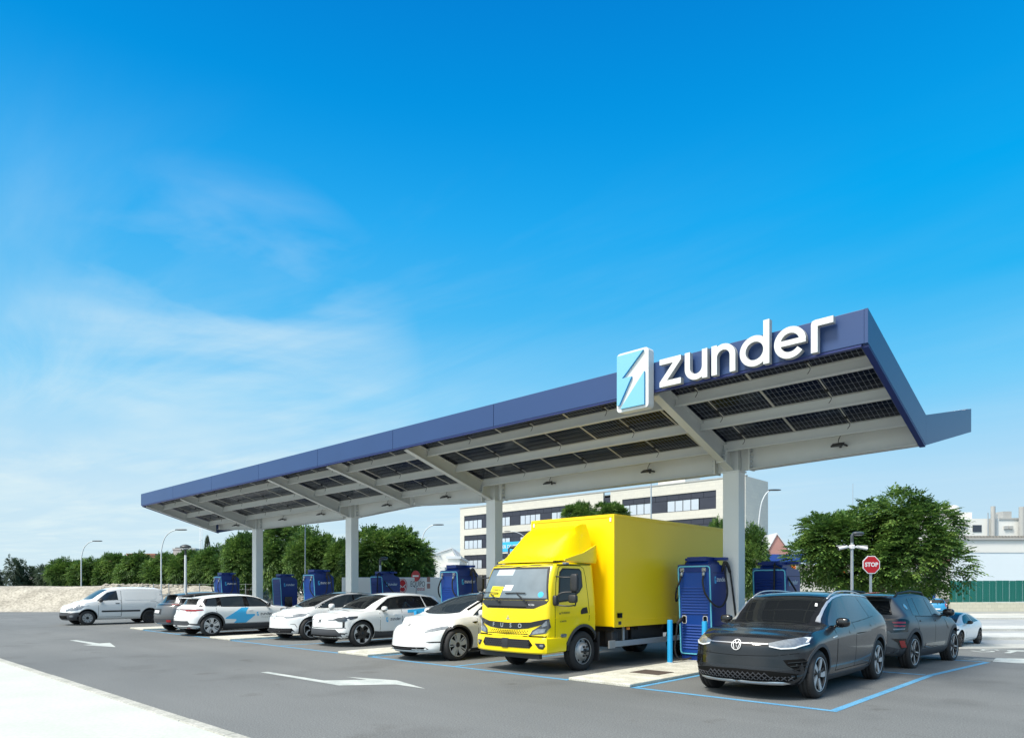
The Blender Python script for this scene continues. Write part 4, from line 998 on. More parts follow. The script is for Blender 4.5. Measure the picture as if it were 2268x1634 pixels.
def van_white():
    L = 4.05; W = 1.76; t = thing('parked_van', 'white panel van with grey bumpers and a black side strip by the rubble bank', 'van', (-34.86, 8.45, 0))
    top = [(0, .86), (.42, .98), (.95, 1.12), (1.30, 1.37), (1.62, 1.56), (2.0, 1.64), (2.8, 1.67), (3.7, 1.64), (4.0, 1.60), (L, 1.56)]
    bl = [(0, .80), (.95, 1.02), (2, 1.08), (L, 1.10)]
    h = W/2
    B = Body(L, W, [(0, .22), (L, .22)], top, bl, [(p[0], p[1]-.2) for p in bl], [(0, h*.90), (.4, h*.98), (.8, h), (L-.3, h), (L, h*.97)], [(0, h*.82), (.8, h-.07), (L, h-.05)],
             [(0, h*.62), (.95, h*.74), (1.62, h*.72), (2.2, h*.76), (L, h*.78)], [(0, .03), (.95, .04), (1.6, .05), (L, .05)], (.30, 2.6), [(.2, .08), (.4, 0), (.6, .02), (.8, .10), (.9, .2)], .8, (.08, 4), [(.2, .06), (.45, 0), (1.0, .02), (1.6, .14)], .5, edge=.11, shr=.18)
    B.shell('body', 'paint_white', t, [(.80, .32, .37), (3.34, .32, .37)])
    windscreen(B, t, .92, 1.62, mg=.05, m='glass_tint', bow=.12)
    side_glass(B, t, [(1.16, 2.02, 1.60, 1.98)], 'glass_tint', up=.09)
    doors(B, t, 'paint_white', [(1.22, 2.12, 0)], .36)
    for sg in (1, -1):
        ax = 'x+' if sg > 0 else 'x-'
        B.patch('cargo_panel', rrect(2.22, 1.08, 3.62, 1.46, .12, 5), ax, 'paint_white', t, .006, .1)
        B.line('panel_gap', [(2.15, .36), (2.15, 1.50)], ax, 'gap', t, .009); B.line('panel_gap', [(3.36, 1.02), (3.6, 1.0), (3.74, .9)], ax, 'gap', t, .007)
        B.patch('rubbing_strip', rrect(1.34, .56, 2.92, .63, .02, 3), ax, 'black_plastic', t, .014, .08)
        B.patch('rear_light', [(3.93, .80), (4.02, .80), (4.00, 1.12), (3.94, 1.12)], ax, 'lamp_red', t, .006, .05)
        B.patch('fuel_flap', rrect(3.12, .90, 3.32, .99, .02, 3), ax, 'paint_white', t, .006, .06)
        B.patch('rear_bumper', [(3.74, .23), (4.03, .23), (4.04, .56), (3.82, .56), (3.76, .40)], ax, 'cladding', t, .010, .06)
        B.patch('front_bumper', [(.02, .23), (.40, .23), (.42, .42), (.52, .58), (.02, .52)], ax, 'cladding', t, .010, .06)
    B.patch('front_bumper', [(-.86, .23), (.86, .23), (.87, .52), (.5, .56), (-.5, .56), (-.87, .52)], 'front', 'cladding', t, .009, .07)
    B.patch('lower_grille', [(-.5, .30), (.5, .30), (.52, .42), (-.52, .42)], 'front', 'gap', t, .014, .08)
    both(B, 'fog_light', rrect(.64, .36, .76, .44, .03, 3), 'front', 'lamp', t, .016, .05)
    both(B, 'headlight', [(.40, .66), (.80, .86), (.86, .86), (.84, .70), (.46, .60)], 'front', 'lamp', t, .008, .06)
    for sg in (1, -1): B.patch('headlight', [(.16, .66), (.56, .92), (.62, .90), (.46, .68), (.22, .62)], 'x+' if sg > 0 else 'x-', 'lamp', t, .009, .06)
    arch(B, t, .80, .32, .37, .395, 'black_plastic', a0=-10, a1=190); arch(B, t, 3.34, .32, .37, .395, 'black_plastic', a0=-10, a1=190)
    mirror(t, W/2-.06, 1.30, 1.08, 1.05, 'black_plastic')
    for sg in (1, -1): B.patch('door_handle', rrect(1.90, .92, 2.06, .95, .012, 3), 'x+' if sg > 0 else 'x-', 'black_plastic', t, .016, .04)
    for y, st in ((.80, 'cover'), (3.34, 'steel')):
        for sg in (1, -1): wheel(t, sg*(W/2-.02-.10), y, .325, .20, sg, st, .20)
    return t

def suv_matte():
    """grey SUV of the second row, seen from behind"""
    L = 4.30; W = 1.84; Lc = 3.98
    t = thing('parked_car', 'matte grey SUV with roof rails and black arches, seen from behind in the second row', 'car', (-4.55, 15.05, 0), 0)
    sc = (1, .885, .985)
    B = spec_std(L, W, 1.60, .80, 2.66, nose=1.0, cowl=(1.1, 1.08), header=1.80, peak=2.5, rend=3.85, rendz=1.52, tail=(4.18, 1.15), belt=(.97, 1.05, 1.12, 1.10), bot=.24, rw=.62, sweepr=(.26, 2.8), crown_r=.05,
                 rprof=[(.24, .08), (.4, .0), (.75, .0), (.95, .05), (1.2, .10)], tuck=.04)
    B.shell('body', 'paint_matte', t, [(.80, .365, .425), (3.46, .365, .425)])
    windscreen(B, t, 1.08, 1.85, mg=.05)
    B.patch('roof_panel', [(-.52, 1.9), (.52, 1.9), (.50, 3.7), (-.50, 3.7)], 'top', 'gloss_black', t, .003, .1)
    side_glass(B, t, [(1.36, 2.16, 1.82, 2.14), (2.20, 2.98, 2.18, 2.86), (3.01, 3.38, 2.89, 3.16)], 'glass_side', up=.07, lo=.02)
    B.patch('rear_window', [(-.62, 1.14), (.62, 1.14), (.53, 1.42), (-.53, 1.42)], 'rear', 'glass_dark', t, .006, .05)
    bm = bmesh.new(); box(bm, -.58, 3.80, 1.50, .58, 4.12, 1.535, bevel=.014); obj('spoiler', bm, 'paint_matte', t)
    doors(B, t, 'paint_matte', [(1.45, 2.20, 0), (2.215, 3.28, .34)], .45)
    for sg in (1, -1):
        ax = 'x+' if sg > 0 else 'x-'
        B.patch('sill_trim', [(1.26, .25), (3.0, .25), (3.02, .40), (1.24, .40)], ax, 'cladding', t, .006)
        B.patch('sill_blade', [(1.56, .42), (2.80, .42), (2.84, .46), (2.80, .52), (1.52, .52), (1.50, .46)], ax, 'gloss_black', t, .010)
        bm = bmesh.new(); tube(bm, [(sg*(B.wroof(y)-.03), y, B.top(y)-B.crown(y)+h) for y, h in ((1.95, .0), (2.1, .06), (2.8, .075), (3.4, .065), (3.62, 0))], .022, 8); obj('roof_rail', bm, 'black_plastic', t)
        B.patch('pillar_badge', arc(3.50, 1.30, .055, 0, 340, 18), ax, 'chrome', t, .008, .03)
        B.patch('tail_light', [(3.98, 1.04), (4.24, 1.04), (4.24, .82), (4.0, .80), (3.96, .90)], ax, 'gloss_black', t, .008, .05)
        B.patch('fender_badge', [(1.36, .98), (1.44, 1.0), (1.40, .88), (1.33, .78)], ax, 'gloss_black', t, .006, .05)
    both(B, 'tail_light', [(.56, 1.06), (.88, 1.06), (.88, .80), (.66, .78), (.60, .84)], 'rear', 'gloss_black', t, .008, .05)
    both(B, 'tail_light_lens', [(.66, 1.00), (.84, 1.00), (.84, .965), (.68, .965)], 'rear', 'lamp_red', t, .016, .05)
    both(B, 'tail_light_lens', [(.68, .93), (.84, .93), (.84, .90), (.70, .90)], 'rear', 'lamp_red', t, .016, .05)
    both(B, 'reversing_light', [(.68, .86), (.84, .87), (.84, .845), (.70, .83)], 'rear', 'lamp', t, .016, .05)
    B.patch('bumper_trim', [(-.86, .26), (.86, .26), (.90, .42), (.62, .50), (-.62, .50), (-.90, .42)], 'rear', 'cladding', t, .006, .07)
    both(B, 'bumper_vent', [(.66, .66), (.86, .66), (.86, .44), (.80, .44), (.76, .58)], 'rear', 'gloss_black', t, .006, .05)
    both(B, 'reflector', [(.78, .62), (.84, .62), (.85, .48), (.80, .48)], 'rear', 'lamp_red', t, .014, .05)
    arch(B, t, .80, .365, .425, .50, 'cladding'); arch(B, t, 3.46, .365, .425, .50, 'cladding')
    mirror(t, W/2-.06, 1.50, 1.15, 1.1, 'gloss_black')
    handles(B, t, [(2.06, .98), (3.06, 1.0)], 'paint_matte')
    both(B, 'headlight', [(.45, .80), (.85, .84), (.86, .72), (.5, .72)], 'front', 'lamp', t, .006, .05)
    wheels(t, W, .80, 2.66, .375, .235, 'multi', .27)
    t.scale = sc
    return t, L

def coupe_white():
    L = 4.25; W = 1.81; P = GT(2126, 1425)
    t = thing('parked_car', 'white coupe with black roof and black wheels by the road on the right', 'car')
    B = spec_std(L, W, 1.40, .86, 2.58, nose=.80, cowl=(1.15, .98), header=2.0, peak=2.5, rend=3.6, rendz=1.28, tail=(4.12, .98), belt=(.76, .92, 1.0, .95), bot=.18, rw=.56, sweepf=(.36, 2.6))
    B.shell('body', 'paint_white', t, [(.86, .34, .385), (3.44, .34, .385)])
    windscreen(B, t, 1.13, 2.05, mg=.04, m='glass_tint')
    B.patch('roof_panel', [(-.54, 2.05), (.54, 2.05), (.50, 3.5), (-.50, 3.5)], 'top', 'gloss_black', t, .003, .1)
    side_glass(B, t, [(1.45, 2.6, 2.0, 2.6), (2.66, 3.4, 2.66, 3.2)], 'glass_tint')
    doors(B, t, 'paint_white', [(1.5, 2.7, 0)], .34)
    both(B, 'headlight', [(.38, .66), (.55, .72), (.84, .76), (.86, .70), (.70, .62), (.45, .60)], 'front', 'lamp_dark', t, .006, .05)
    B.patch('lower_grille', [(-.80, .26), (.80, .26), (.86, .40), (.70, .42), (-.70, .42), (-.86, .40)], 'front', 'gap', t, .005, .06)
    mirror(t, W/2-.06, 1.75, 1.0, 1.0, 'gloss_black')
    handles(B, t, [(2.5, .84)], 'paint_white')
    both(B, 'tail_light', [(.5, .85), (.84, .85), (.84, .76), (.5, .76)], 'rear', 'lamp_red', t)
    wheels(t, W, .86, 2.58, .335, .225, 'black', .245)
    return t

def car_blue():
    L = 3.6; W = 1.64
    t = thing('parked_car', 'small blue hatchback seen from behind in front of the cream wall', 'car')
    B = spec_std(L, W, 1.48, .60, 2.42, nose=.85, cowl=(.8, 1.0), header=1.45, peak=2.0, rend=3.3, rendz=1.40, tail=(3.5, 1.05), belt=(.82, .95, 1.0, .98), bot=.2, rw=.64, sweepr=(.14, 3))
    B.shell('body', 'paint_blue', t, [(.60, .30, .34), (3.02, .30, .34)])
    windscreen(B, t, .8, 1.5)
    side_glass(B, t, [(1.0, 2.0, 1.4, 2.0), (2.06, 3.0, 2.06, 2.9)])
    B.patch('rear_window', [(-.62, 1.02), (.62, 1.02), (.54, 1.33), (-.54, 1.33)], 'rear', 'glass_dark', t, .006, .08)
    both(B, 'tail_light', [(.60, 1.0), (.76, 1.0), (.78, .70), (.64, .70)], 'rear', 'lamp_red', t, .008, .06)
    B.patch('bumper_trim', [(-.74, .22), (.74, .22), (.76, .34), (-.76, .34)], 'rear', 'black_plastic', t, .006, .1)
    B.patch('number_plate', [(-.24, .46), (.24, .46), (.24, .56), (-.24, .56)], 'rear', 'print_white', t, .01, .1)
    wheels(t, W, .60, 2.42, .29, .18, 'black', .19)
    return t

def car_generic(paint, label, L=4.4, H=1.5, glass='glass_dark'):
    W = 1.8
    t = thing('parked_car', label, 'car')
    B = spec_std(L, W, H, .85, 2.62, nose=.88, cowl=(1.1, 1.0), header=1.9, peak=2.4, rend=3.7, tail=(L-.15, 1.0), belt=(.84, .95, 1.0, .98), bot=.2)
    B.shell('body', paint, t, [(.85, .34, .385), (3.47, .34, .385)])
    windscreen(B, t, 1.08, 1.95)
    side_glass(B, t, [(1.4, 2.3, 1.9, 2.3), (2.38, 3.5, 2.38, 3.4)], glass)
    both(B, 'headlight', [(.38, .70), (.55, .76), (.84, .82), (.86, .76), (.70, .66), (.45, .64)], 'front', 'lamp', t, .006, .06)
    B.patch('lower_grille', [(-.6, .3), (.6, .3), (.6, .5), (-.6, .5)], 'front', 'gap', t, .005, .1)
    both(B, 'tail_light', [(.5, .9), (.84, .9), (.84, .8), (.5, .8)], 'rear', 'lamp_red', t)
    mirror(t, W/2-.06, 1.55, 1.03, .95, paint)
    wheels(t, W, .85, 2.62, .34, .21, 'spoke5', .23)
    return t
def van_generic(label, L=4.9, H=2.0, W=1.85, paint='paint_white'):
    h = W/2
    t = thing('parked_van', label, 'van')
    top = [(0, 1.0), (.6, 1.15), (.9, 1.3), (1.5, H-.12), (2.0, H), (L-.2, H), (L, H-.1)]; bl = [(0, .92), (.9, 1.15), (L, 1.2)]
    B = Body(L, W, [(0, .24), (L, .24)], top, bl, [(p[0], p[1]-.2) for p in bl], [(0, h*.9), (.5, h), (L, h)], [(0, h*.82), (.8, h-.06), (L, h-.04)], [(0, h*.62), (.9, h*.76), (1.6, h*.78), (L, h*.82)], [(0, .03), (1.5, .05), (L, .05)], (.25, 2.6), [(.2, .06), (.4, 0), (.9, .10), (1.0, .2)], .8, (.06, 4), [(.2, .04), (.45, 0), (1.0, .02), (H, .1)], .5, edge=.10, shr=.18)
    B.shell('body', paint, t, [(.85, .34, .39), (L-.95, .34, .39)])
    windscreen(B, t, .88, 1.52, m='glass_tint')
    side_glass(B, t, [(1.1, 1.9, 1.55, 1.9)], 'glass_dark', up=.12)
    both(B, 'headlight', [(.45, .70), (.82, .85), (.86, .74), (.5, .62)], 'front', 'lamp', t, .006, .06)
    B.patch('front_bumper', [(-.86, .25), (.86, .25), (.87, .5), (-.87, .5)], 'front', 'cladding', t, .006, .1)
    B.patch('rear_window', [(-.62, 1.25), (.62, 1.25), (.58, H-.3), (-.58, H-.3)], 'rear', 'glass_dark', t, .006, .1)
    both(B, 'tail_light', [(.80, 1.2), (.88, 1.2), (.88, .8), (.80, .8)], 'rear', 'lamp_red', t, .006, .06)
    mirror(t, W/2-.06, 1.3, 1.15, 1.1, 'black_plastic')
    for y in (.85, L-.95):
        for sg in (1, -1): wheel(t, sg*(W/2-.12), y, .335, .2, sg, 'steel', .2)
    return t, B

# ================================================================== THE SETTING
def ground_mesh():
    bm = bmesh.new(); xs = []; x = -400
    ys = [-60, -20, 0, 3.4, 8, 14, 17, 18.4]+[18.4+i*.9 for i in range(1, 13)]+[31, 35, 45, 70, 120, 400, 1500]
    xs = [-1500, -400, -120, -60, -40, -30]+[-30+i*1.6 for i in range(1, 11)]+[-12, -8, -4, 0, 10, 40, 120, 400, 1500]
    V = [[bm.verts.new((x, y, gz(x, y))) for x in xs] for y in ys]
    for j in range(len(ys)-1):
        for i in range(len(xs)-1): bm.faces.new((V[j][i], V[j][i+1], V[j+1][i+1], V[j+1][i]))
    return bm
obj('ground', ground_mesh(), 'asphalt', kind='structure', smooth=True)
def sheet(name, pts, dz, m, kind='structure'):
    """flat marking or surface draped on the ground"""
    pts = [Vector(p[:2]) for p in pts]
    ar = sum(pts[i].x*pts[(i+1) % len(pts)].y-pts[(i+1) % len(pts)].x*pts[i].y for i in range(len(pts)))
    if ar < 0: pts = pts[::-1]
    P = []
    for i, p in enumerate(pts):
        q = pts[(i+1) % len(pts)]; k = max(1, int((q-p).length/1.0)) if max(p.y, q.y) > 18 else 1
        for j in range(k): P.append(p+(q-p)*j/k)
    r = delaunay_2d_cdt(P, [], [list(range(len(P)))], 1, 1e-6)
    bm = bmesh.new(); vs = [bm.verts.new((v.x, v.y, gz(v.x, v.y)+dz)) for v in r[0]]
    for t in r[2]: bm.faces.new([vs[i] for i in t])
    return obj(name, bm, m, kind=kind)
# near pavement with its kerb
obj('pavement', boxm(-60, -20, .0, 30, 3.22, .085), 'pavement', kind='structure')
k_ = thing('kerb', 'weathered stone kerb along the pale pavement at the front left', 'kerb'); 
bm0 = boxm(0, 0, 0, 1.18, .15, .092, bevel=.012); km = bpy.data.meshes.new('kerb_stone'); bm0.to_mesh(km); bm0.free(); km.materials.append(M['kerb'])
for i in range(30):
    obj('kerb_stone', km, None, k_, (-30+i*1.2, 3.225+random.uniform(-.004, .004), random.uniform(-.003, .003)))
# arrows and other road paint
sheet('painted_arrow', [G(567+.25*x, 1190.7+.25*y) for x, y in ((40, 1190), (105, 1186), (600, 1263), (980, 1256), (795, 1230), (1250, 1262), (1500, 1335), (1240, 1298), (735, 1307))], .004, 'line_white')
sheet('painted_arrow', [G(.275*x, 1134+.275*y) for x, y in ((560, 1030), (615, 1029), (800, 1056), (885, 1050), (932, 1085), (670, 1068), (745, 1063))], .004, 'line_white')
YF, YM = 9.65, 14.8; LW = .11
def bline(x0, y0, x1, y1, w=LW, m='line_blue', name='bay_line', dz=.004):
    a = Vector((x0, y0)); b = Vector((x1, y1)); d = (b-a).normalized()*w/2; n = Vector((-d.y, d.x)); a = a-d; b = b+d
    sheet(name, [a+n, b+n, b-n, a-n], dz, m)
ISL = [(-7.66, -6.37), (-15.02, -13.75), (-22.5, -21.04), (-29.9, -28.5)]
for (a, b) in ((-6.30, -3.18), (-13.68, -7.73), (-20.97, -15.09), (-28.43, -22.57)): bline(a, YF, b, YF)
for x in (-6.30, -7.73, -13.68, -15.09, -20.97, -22.57, -28.43): bline(x, YF+.12, x, 12.4 if x != -6.30 else 12.4)
for x in (-10.73, -18.08, -25.6): bline(x, YF+.12, x, YM)
bline(-3.18, YF+.12, -3.14, YM); bline(-6.1, YM, -3.28, YM); bline(-3.13, YM+.12, -2.78, 18.2)
bline(-6.6, 18.15, -2.9, 18.3)
# islands of washed concrete under each column pair
for i, (a, b) in enumerate(ISL):
    o = obj('concrete_island', boxm(a, YF-.03, 0, b, 19.2, .055, bevel=.012), 'slab', kind='structure')
    bm = boxm(-.31, -.28, 0, .31, .28, .006); cv = obj('manhole_cover', bm, 'rust'); cv.location = ((a+b)/2+.05, 11.25, .0555)
    tag(cv, ('rusty square inspection cover in the concrete island beside the dark crossover', 'rusty square inspection cover in the island left of the smooth white car', 'rusty square inspection cover in the island by the white hatchback with a black roof', 'rusty square inspection cover in the leftmost concrete island')[i], 'cover', 'covers in the concrete islands')
    for k in range(5):
        bb = bmesh.new()
# word and stop bar painted on the exit lane, right edge
def gp(x, y): return GT(1956+.1595*x, 1236+.1595*y)
sp_ = [gp(x, y) for x, y in ((1590, 1276), (1560, 1268), (1480, 1264), (1400, 1266), (1375, 1271), (1380, 1277), (1430, 1282), (1500, 1286), (1525, 1290), (1510, 1296), (1440, 1299), (1360, 1298), (1280, 1290), (1240, 1284))]
bmS = []
for a, b in zip(sp_, sp_[1:]):
    d = Vector((b.x-a.x, b.y-a.y)).normalized()*.06; n = Vector((-d.y, d.x)); bmS.append([(a.x-d.x+n.x, a.y-d.y+n.y), (b.x+d.x+n.x, b.y+d.y+n.y), (b.x+d.x-n.x, b.y+d.y-n.y), (a.x-d.x-n.x, a.y-d.y-n.y)])
bm = bmesh.new(); prism(bm, bmS, 0, .001, lambda x, y, z: (x, y, gz(x, y)+.004+z)); obj('painted_letter', bm, 'line_white', kind='structure')
sheet('painted_letter', [gp(*p) for p in ((1675, 1312), (1770, 1290), (1715, 1283), (1730, 1277), (2100, 1287), (2400, 1296), (2390, 1302), (1860, 1291), (1770, 1316))], .004, 'line_white')
sheet('stop_bar', [gp(*p) for p in ((1520, 1435), (1722, 1388), (2500, 1408), (2500, 1470), (1870, 1457))], .004, 'line_white')
for q in (((1085, 1409), (1500, 1432), (1500, 1437), (1085, 1413)), ((1250, 1386), (1620, 1412), (1610, 1417), (1250, 1390)), ((1120, 1392), (1560, 1420), (1550, 1425), (1120, 1396)), ((1190, 1250), (1990, 1278), (1990, 1284), (1190, 1254))):
    sheet('painted_line', [gp(*p) for p in q], .004, 'line_white')
# roads and kerbs beyond on the right: bands across the view
def band(name, d0, d1, z0, z1, m, xa=1560, xb=2900, skew=1.5, kind='structure'):
    def g(x, d): r = ray(x, 1400); return Vector((r.x*d, r.y*d))
    a, b, c, e = g(xa, d0), g(xb, d0+skew), g(xb, d1+skew), g(xa, d1)
    bm = bmesh.new(); lo = [bm.verts.new((p.x, p.y, z0)) for p in (a, b, c, e)]; hi = [bm.verts.new((p.x, p.y, z1)) for p in (a, b, c, e)]
    bm.faces.new(hi); bm.faces.new(lo[::-1])
    for i in range(4): bm.faces.new((lo[i], lo[(i+1) % 4], hi[(i+1) % 4], hi[i]))
    return obj(name, bm, m, kind=kind)
ZB = -.82
band('pavement', 27.2, 29.3, ZB-.2, ZB+.012, 'lot_pale'); band('road', 29.3, 31.7, ZB-.2, ZB+.006, 'road_far')
band('kerb', 31.7, 32.3, ZB-.2, ZB+.13, 'kerb_light'); band('traffic_island', 32.3, 35, ZB-.2, ZB+.12, 'kerb_light')
band('road', 35, 38.2, ZB-.2, ZB+.006, 'road_far'); band('painted_line', 36.5, 36.7, ZB, ZB+.011, 'line_white', 1560, 2190)
band('kerb', 38.2, 38.9, ZB-.2, ZB+.14, 'kerb_light'); band('traffic_island', 38.9, 41.8, ZB-.2, ZB+.13, 'kerb_light')
band('road', 41.8, 52, ZB-.2, ZB+.006, 'road_far', skew=2.5); band('painted_line', 45, 45.25, ZB, ZB+.011, 'line_white'); band('painted_line', 48.4, 48.6, ZB, ZB+.011, 'line_white')
band('pavement', 52, 62.5, ZB-.2, ZB+.12, 'lot_pale', skew=2.5)

# rubble bank behind the lot on the left, and the rough ground behind it
def bank():
    bm = bmesh.new(); nx, ny = 220, 22; rows = []
    from mathutils import noise as ns
    for j in range(ny+1):
        row = []
        for i in range(nx+1):
            px = -700+i*(1750/nx); d = 46+sst(500, 1000, px)*2
            r = ray(px, 1300); t = j/ny; dd = d+t*9
            x, y = r.x*dd, r.y*dd
            hgt = 1.72-.75*sst(300, 760, px)
            h = hgt*sst(0, .45, t)*(1-.25*sst(.6, 1, t))
            q = Vector((x*.35, y*.35, 0)); rough = ns.fractal(q, .9, 2.1, 6)*.42+abs(ns.noise(Vector((x*1.7, y*1.7, 3))))*.22
            z = gz(x, y)+h+rough*(.15+.85*min(1, t*4))*min(1, hgt)*(.12+.88*sst(210, 300, px))
            row.append(bm.verts.new((x, y, max(z, -.05) if j else -.1)))
        rows.append(row)
    for a, b in zip(rows, rows[1:]):
        for i in range(nx): bm.faces.new((a[i], a[i+1], b[i+1], b[i]))
    return bm
obj('rubble_bank', bank(), 'rubble', kind='structure', smooth=True)
bm = bmesh.new()
for i in range(2600):
    px = random.uniform(230, 900); d = random.uniform(46, 54); r = ray(px, 1300); x, y = r.x*d, r.y*d
    t = (d-46-sst(500, 1000, px)*2)/9; hgt = 1.72-.75*sst(300, 760, px); z = max(0, hgt*sst(0, .45, t)*(1-.25*sst(.6, 1, t)))
    s = random.uniform(.06, .22); a = random.random()*6
    bmesh.ops.create_icosphere(bm, subdivisions=1, radius=s, matrix=Matrix.Translation((x, y, z+random.uniform(-.02, .12)))@Matrix.Rotation(a, 4, 'Z')@Matrix.Diagonal((1, .8, .6, 1)))
obj('loose_stones', bm, 'rubble', kind='stuff')
a_, b_ = G(60, 1352), G(430, 1378)
o = obj('kerb', boxm(-42, 15.4, 0, -34.9, 15.55, .12), 'kerb', kind='structure')

# ================================================================== CANOPY
cn = thing('solar_canopy', 'long butterfly shaped solar canopy with blue fascia on white steel columns over the charging bays', 'canopy')
XR, XL, Y0, YC, Y1 = -3.2, -32.9, 11.05, 14.5, 18.7
def zbot(y): return 5.27-.286*(y-Y0) if y < YC else 4.28+.222*(y-YC)
COLX = [-29.0, -21.7, -14.33, -6.88]; JX = -18.08
# fascia panels
xs = [XL, -29.35, -25.7, -22.05, -18.35, -14.67, -10.95, -7.25, XR]
for a, b in zip(xs, xs[1:]):
    bm = boxm(a+.006, Y0, 5.27, b-.006, Y0+.05, 5.78, bevel=.006); box(bm, a+.006, Y0+.05, 5.27, b-.006, Y0+.16, 5.285); obj('fascia_panel', bm, 'fascia_blue', cn)
    obj('fascia_panel', boxm(a+.006, Y1-.05, 5.2, b-.006, Y1, 5.73, bevel=.006), 'fascia_blue', cn)
obj('fascia_lip', boxm(XL+.05, Y0+.012, 5.235, XR-.05, Y0+.10, 5.27), 'fascia_lip', cn)
def endplate(X, nm):
    for P in ([(Y0, 5.27), (YC+.02, 4.27), (YC+.02, 4.83), (Y0+.0, 5.78)], [(YC+.024, 4.27), (Y1, 5.2), (Y1, 5.73), (YC+.024, 4.83)]):
        bm = bmesh.new(); prism(bm, P, X, X+.05, lambda a, b, z: (z, a, b)); obj('end_panel', bm, 'fascia_blue', cn)
    bm = bmesh.new(); s = -1 if X > -10 else 1
    prism(bm, [(Y0+.06, 5.225), (YC, 4.235), (YC, 4.275), (Y0+.06, 5.265)], X-.05, X+.045, lambda a, b, z: (z, a, b)); obj('fascia_lip', bm, 'fascia_lip', cn)
endplate(XR-.003, 'r'); endplate(XL-.047, 'l')
# columns
def colmesh(): 
    bm = boxm(-.185, -.16, 0, .185, .16, 4.2, bevel=.012); box(bm, -.21, -.185, 4.2, .21, .185, 4.225); return bm
for x in COLX:
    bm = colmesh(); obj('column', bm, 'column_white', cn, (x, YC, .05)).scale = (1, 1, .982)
    bm = bmesh.new(); box(bm, -.28, -.26, 0, .28, .26, .025)
    for sx in (-.23, .23):
        for sy in (-.21, .21): prism(bm, [(sx+q[0], sy+q[1]) for q in arc(0, 0, .022, 0, 300, 5)], .025, .06)
    obj('base_plate', bm, 'white_steel', cn, (x, YC, .055))
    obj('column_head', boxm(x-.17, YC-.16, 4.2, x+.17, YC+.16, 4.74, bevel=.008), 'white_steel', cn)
# haunched longitudinal beam
def bz(x):
    pts = [(XL, 4.41), (-29.6, 4.2), (-28.4, 4.185), (-22.3, 4.185), (-21.1, 4.2), (JX, 4.35), (-15, 4.2), (-13.7, 4.185), (-7.5, 4.185), (-6.3, 4.2), (XR, 4.28)]
    for a, b in zip(pts, pts[1:]):
        if a[0] <= x <= b[0]: return a[1]+(b[1]-a[1])*(x-a[0])/(b[0]-a[0])
    return 4.2
segs = [(XL+.02, -29.4), (-28.6, -22.1), (-21.3, JX-.03), (JX+.03, -14.73), (-13.93, -7.28), (-6.48, XR-.07)]
for a, b in segs:
    bm = bmesh.new(); n = 8; st = [a+(b-a)*i/n for i in range(n+1)]
    prism(bm, [(x, bz(x)+.014) for x in st]+[(x, 4.74) for x in st[::-1]], YC-.012, YC+.012, lambda p, q, r: (p, r, q))
    for z0, z1 in ((0, .014), (None, None)):
        for x0, x1 in zip(st, st[1:]):
            if z0 is not None: za, zb_ = bz(x0), bz(x1)
            else: za = zb_ = 4.74
            vs = [bm.verts.new(p) for p in ((x0, YC-.13, za), (x1, YC-.13, zb_), (x1, YC+.13, zb_), (x0, YC+.13, za), (x0, YC-.13, za+.014), (x1, YC-.13, zb_+.014), (x1, YC+.13, zb_+.014), (x0, YC+.13, za+.014))]
            for f in ((0, 3, 2, 1), (4, 5, 6, 7), (0, 1, 5, 4), (2, 3, 7, 6)): bm.faces.new([vs[i] for i in f])
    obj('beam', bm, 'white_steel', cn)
for x in COLX:
    for s in (-1, 1):
        xx = x+s*.40; bm = boxm(xx-.02, YC-.14, bz(xx)-.012, xx+.02, YC+.14, 4.77)
        sp = obj('splice_plate', bm, 'white_steel', cn); obj('beam_stub', boxm(min(x+s*.175, xx-s*.02), YC-.012, 4.2, max(x+s*.175, xx-s*.02), YC+.012, 4.74), 'white_steel', cn)
        bb = bmesh.new()
        for k in range(5):
            z = 4.26+k*.11; prism(bb, [(xx+s*.045+q[0], z+q[1]) for q in arc(0, 0, .020, 0, 300, 5)], YC-.10, YC-.06, lambda p, q, r: (p, r, q))
            box(bb, xx+s*.02, YC-.095, z-.016, xx+s*.05, YC-.065, z+.016)
        obj('bolt', bb, 'galv', sp)
# rafters
def rafter(x, tip_y, tip_z, root_y, root_z):
    bm = bmesh.new(); hw = .085
    def q(y): return 8.71-.286*y if y < YC else 4.40+.222*(y-YC)+.1
    P = [(tip_y, tip_z), (root_y, root_z), (root_y, q(root_y)), (tip_y, q(tip_y))]
    prism(bm, P, x-.010, x+.010, lambda a, b, z: (z, a, b))
    prism(bm, [(tip_y, tip_z-.014), (root_y, root_z-.014), (root_y, root_z), (tip_y, tip_z)], x-hw, x+hw, lambda a, b, z: (z, a, b))
    prism(bm, [(tip_y, q(tip_y)), (root_y, q(root_y)), (root_y, q(root_y)+.014), (tip_y, q(tip_y)+.014)], x-hw, x+hw, lambda a, b, z: (z, a, b))
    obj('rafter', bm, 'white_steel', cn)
for x in COLX+[JX]:
    j = x == JX
    rafter(x, Y0+.17, 5.23, YC-.18, 4.22 if not j else 4.36)
    rafter(x, YC+.18, 4.22 if not j else 4.36, Y1-.06, 5.16)
    bm = bmesh.new(); pl = [(YC-.62, 4.33), (YC-.56, 4.33), (YC-.50, 4.62), (YC-.56, 4.62)]
    if not j:
        prism(bm, pl, x-.11, x+.11, lambda a, b, z: (z, a, b)); sp = obj('splice_plate', bm, 'white_steel', cn)
        bb = bmesh.new()
        for k in range(4): box(bb, x+.04, YC-.66+k*.018, 4.37+k*.062, x+.08, YC-.60+k*.018, 4.40+k*.062)
        obj('bolt', bb, 'galv', sp)
rafter(XL+.10, Y0+.17, 5.23, YC-.18, 4.30)
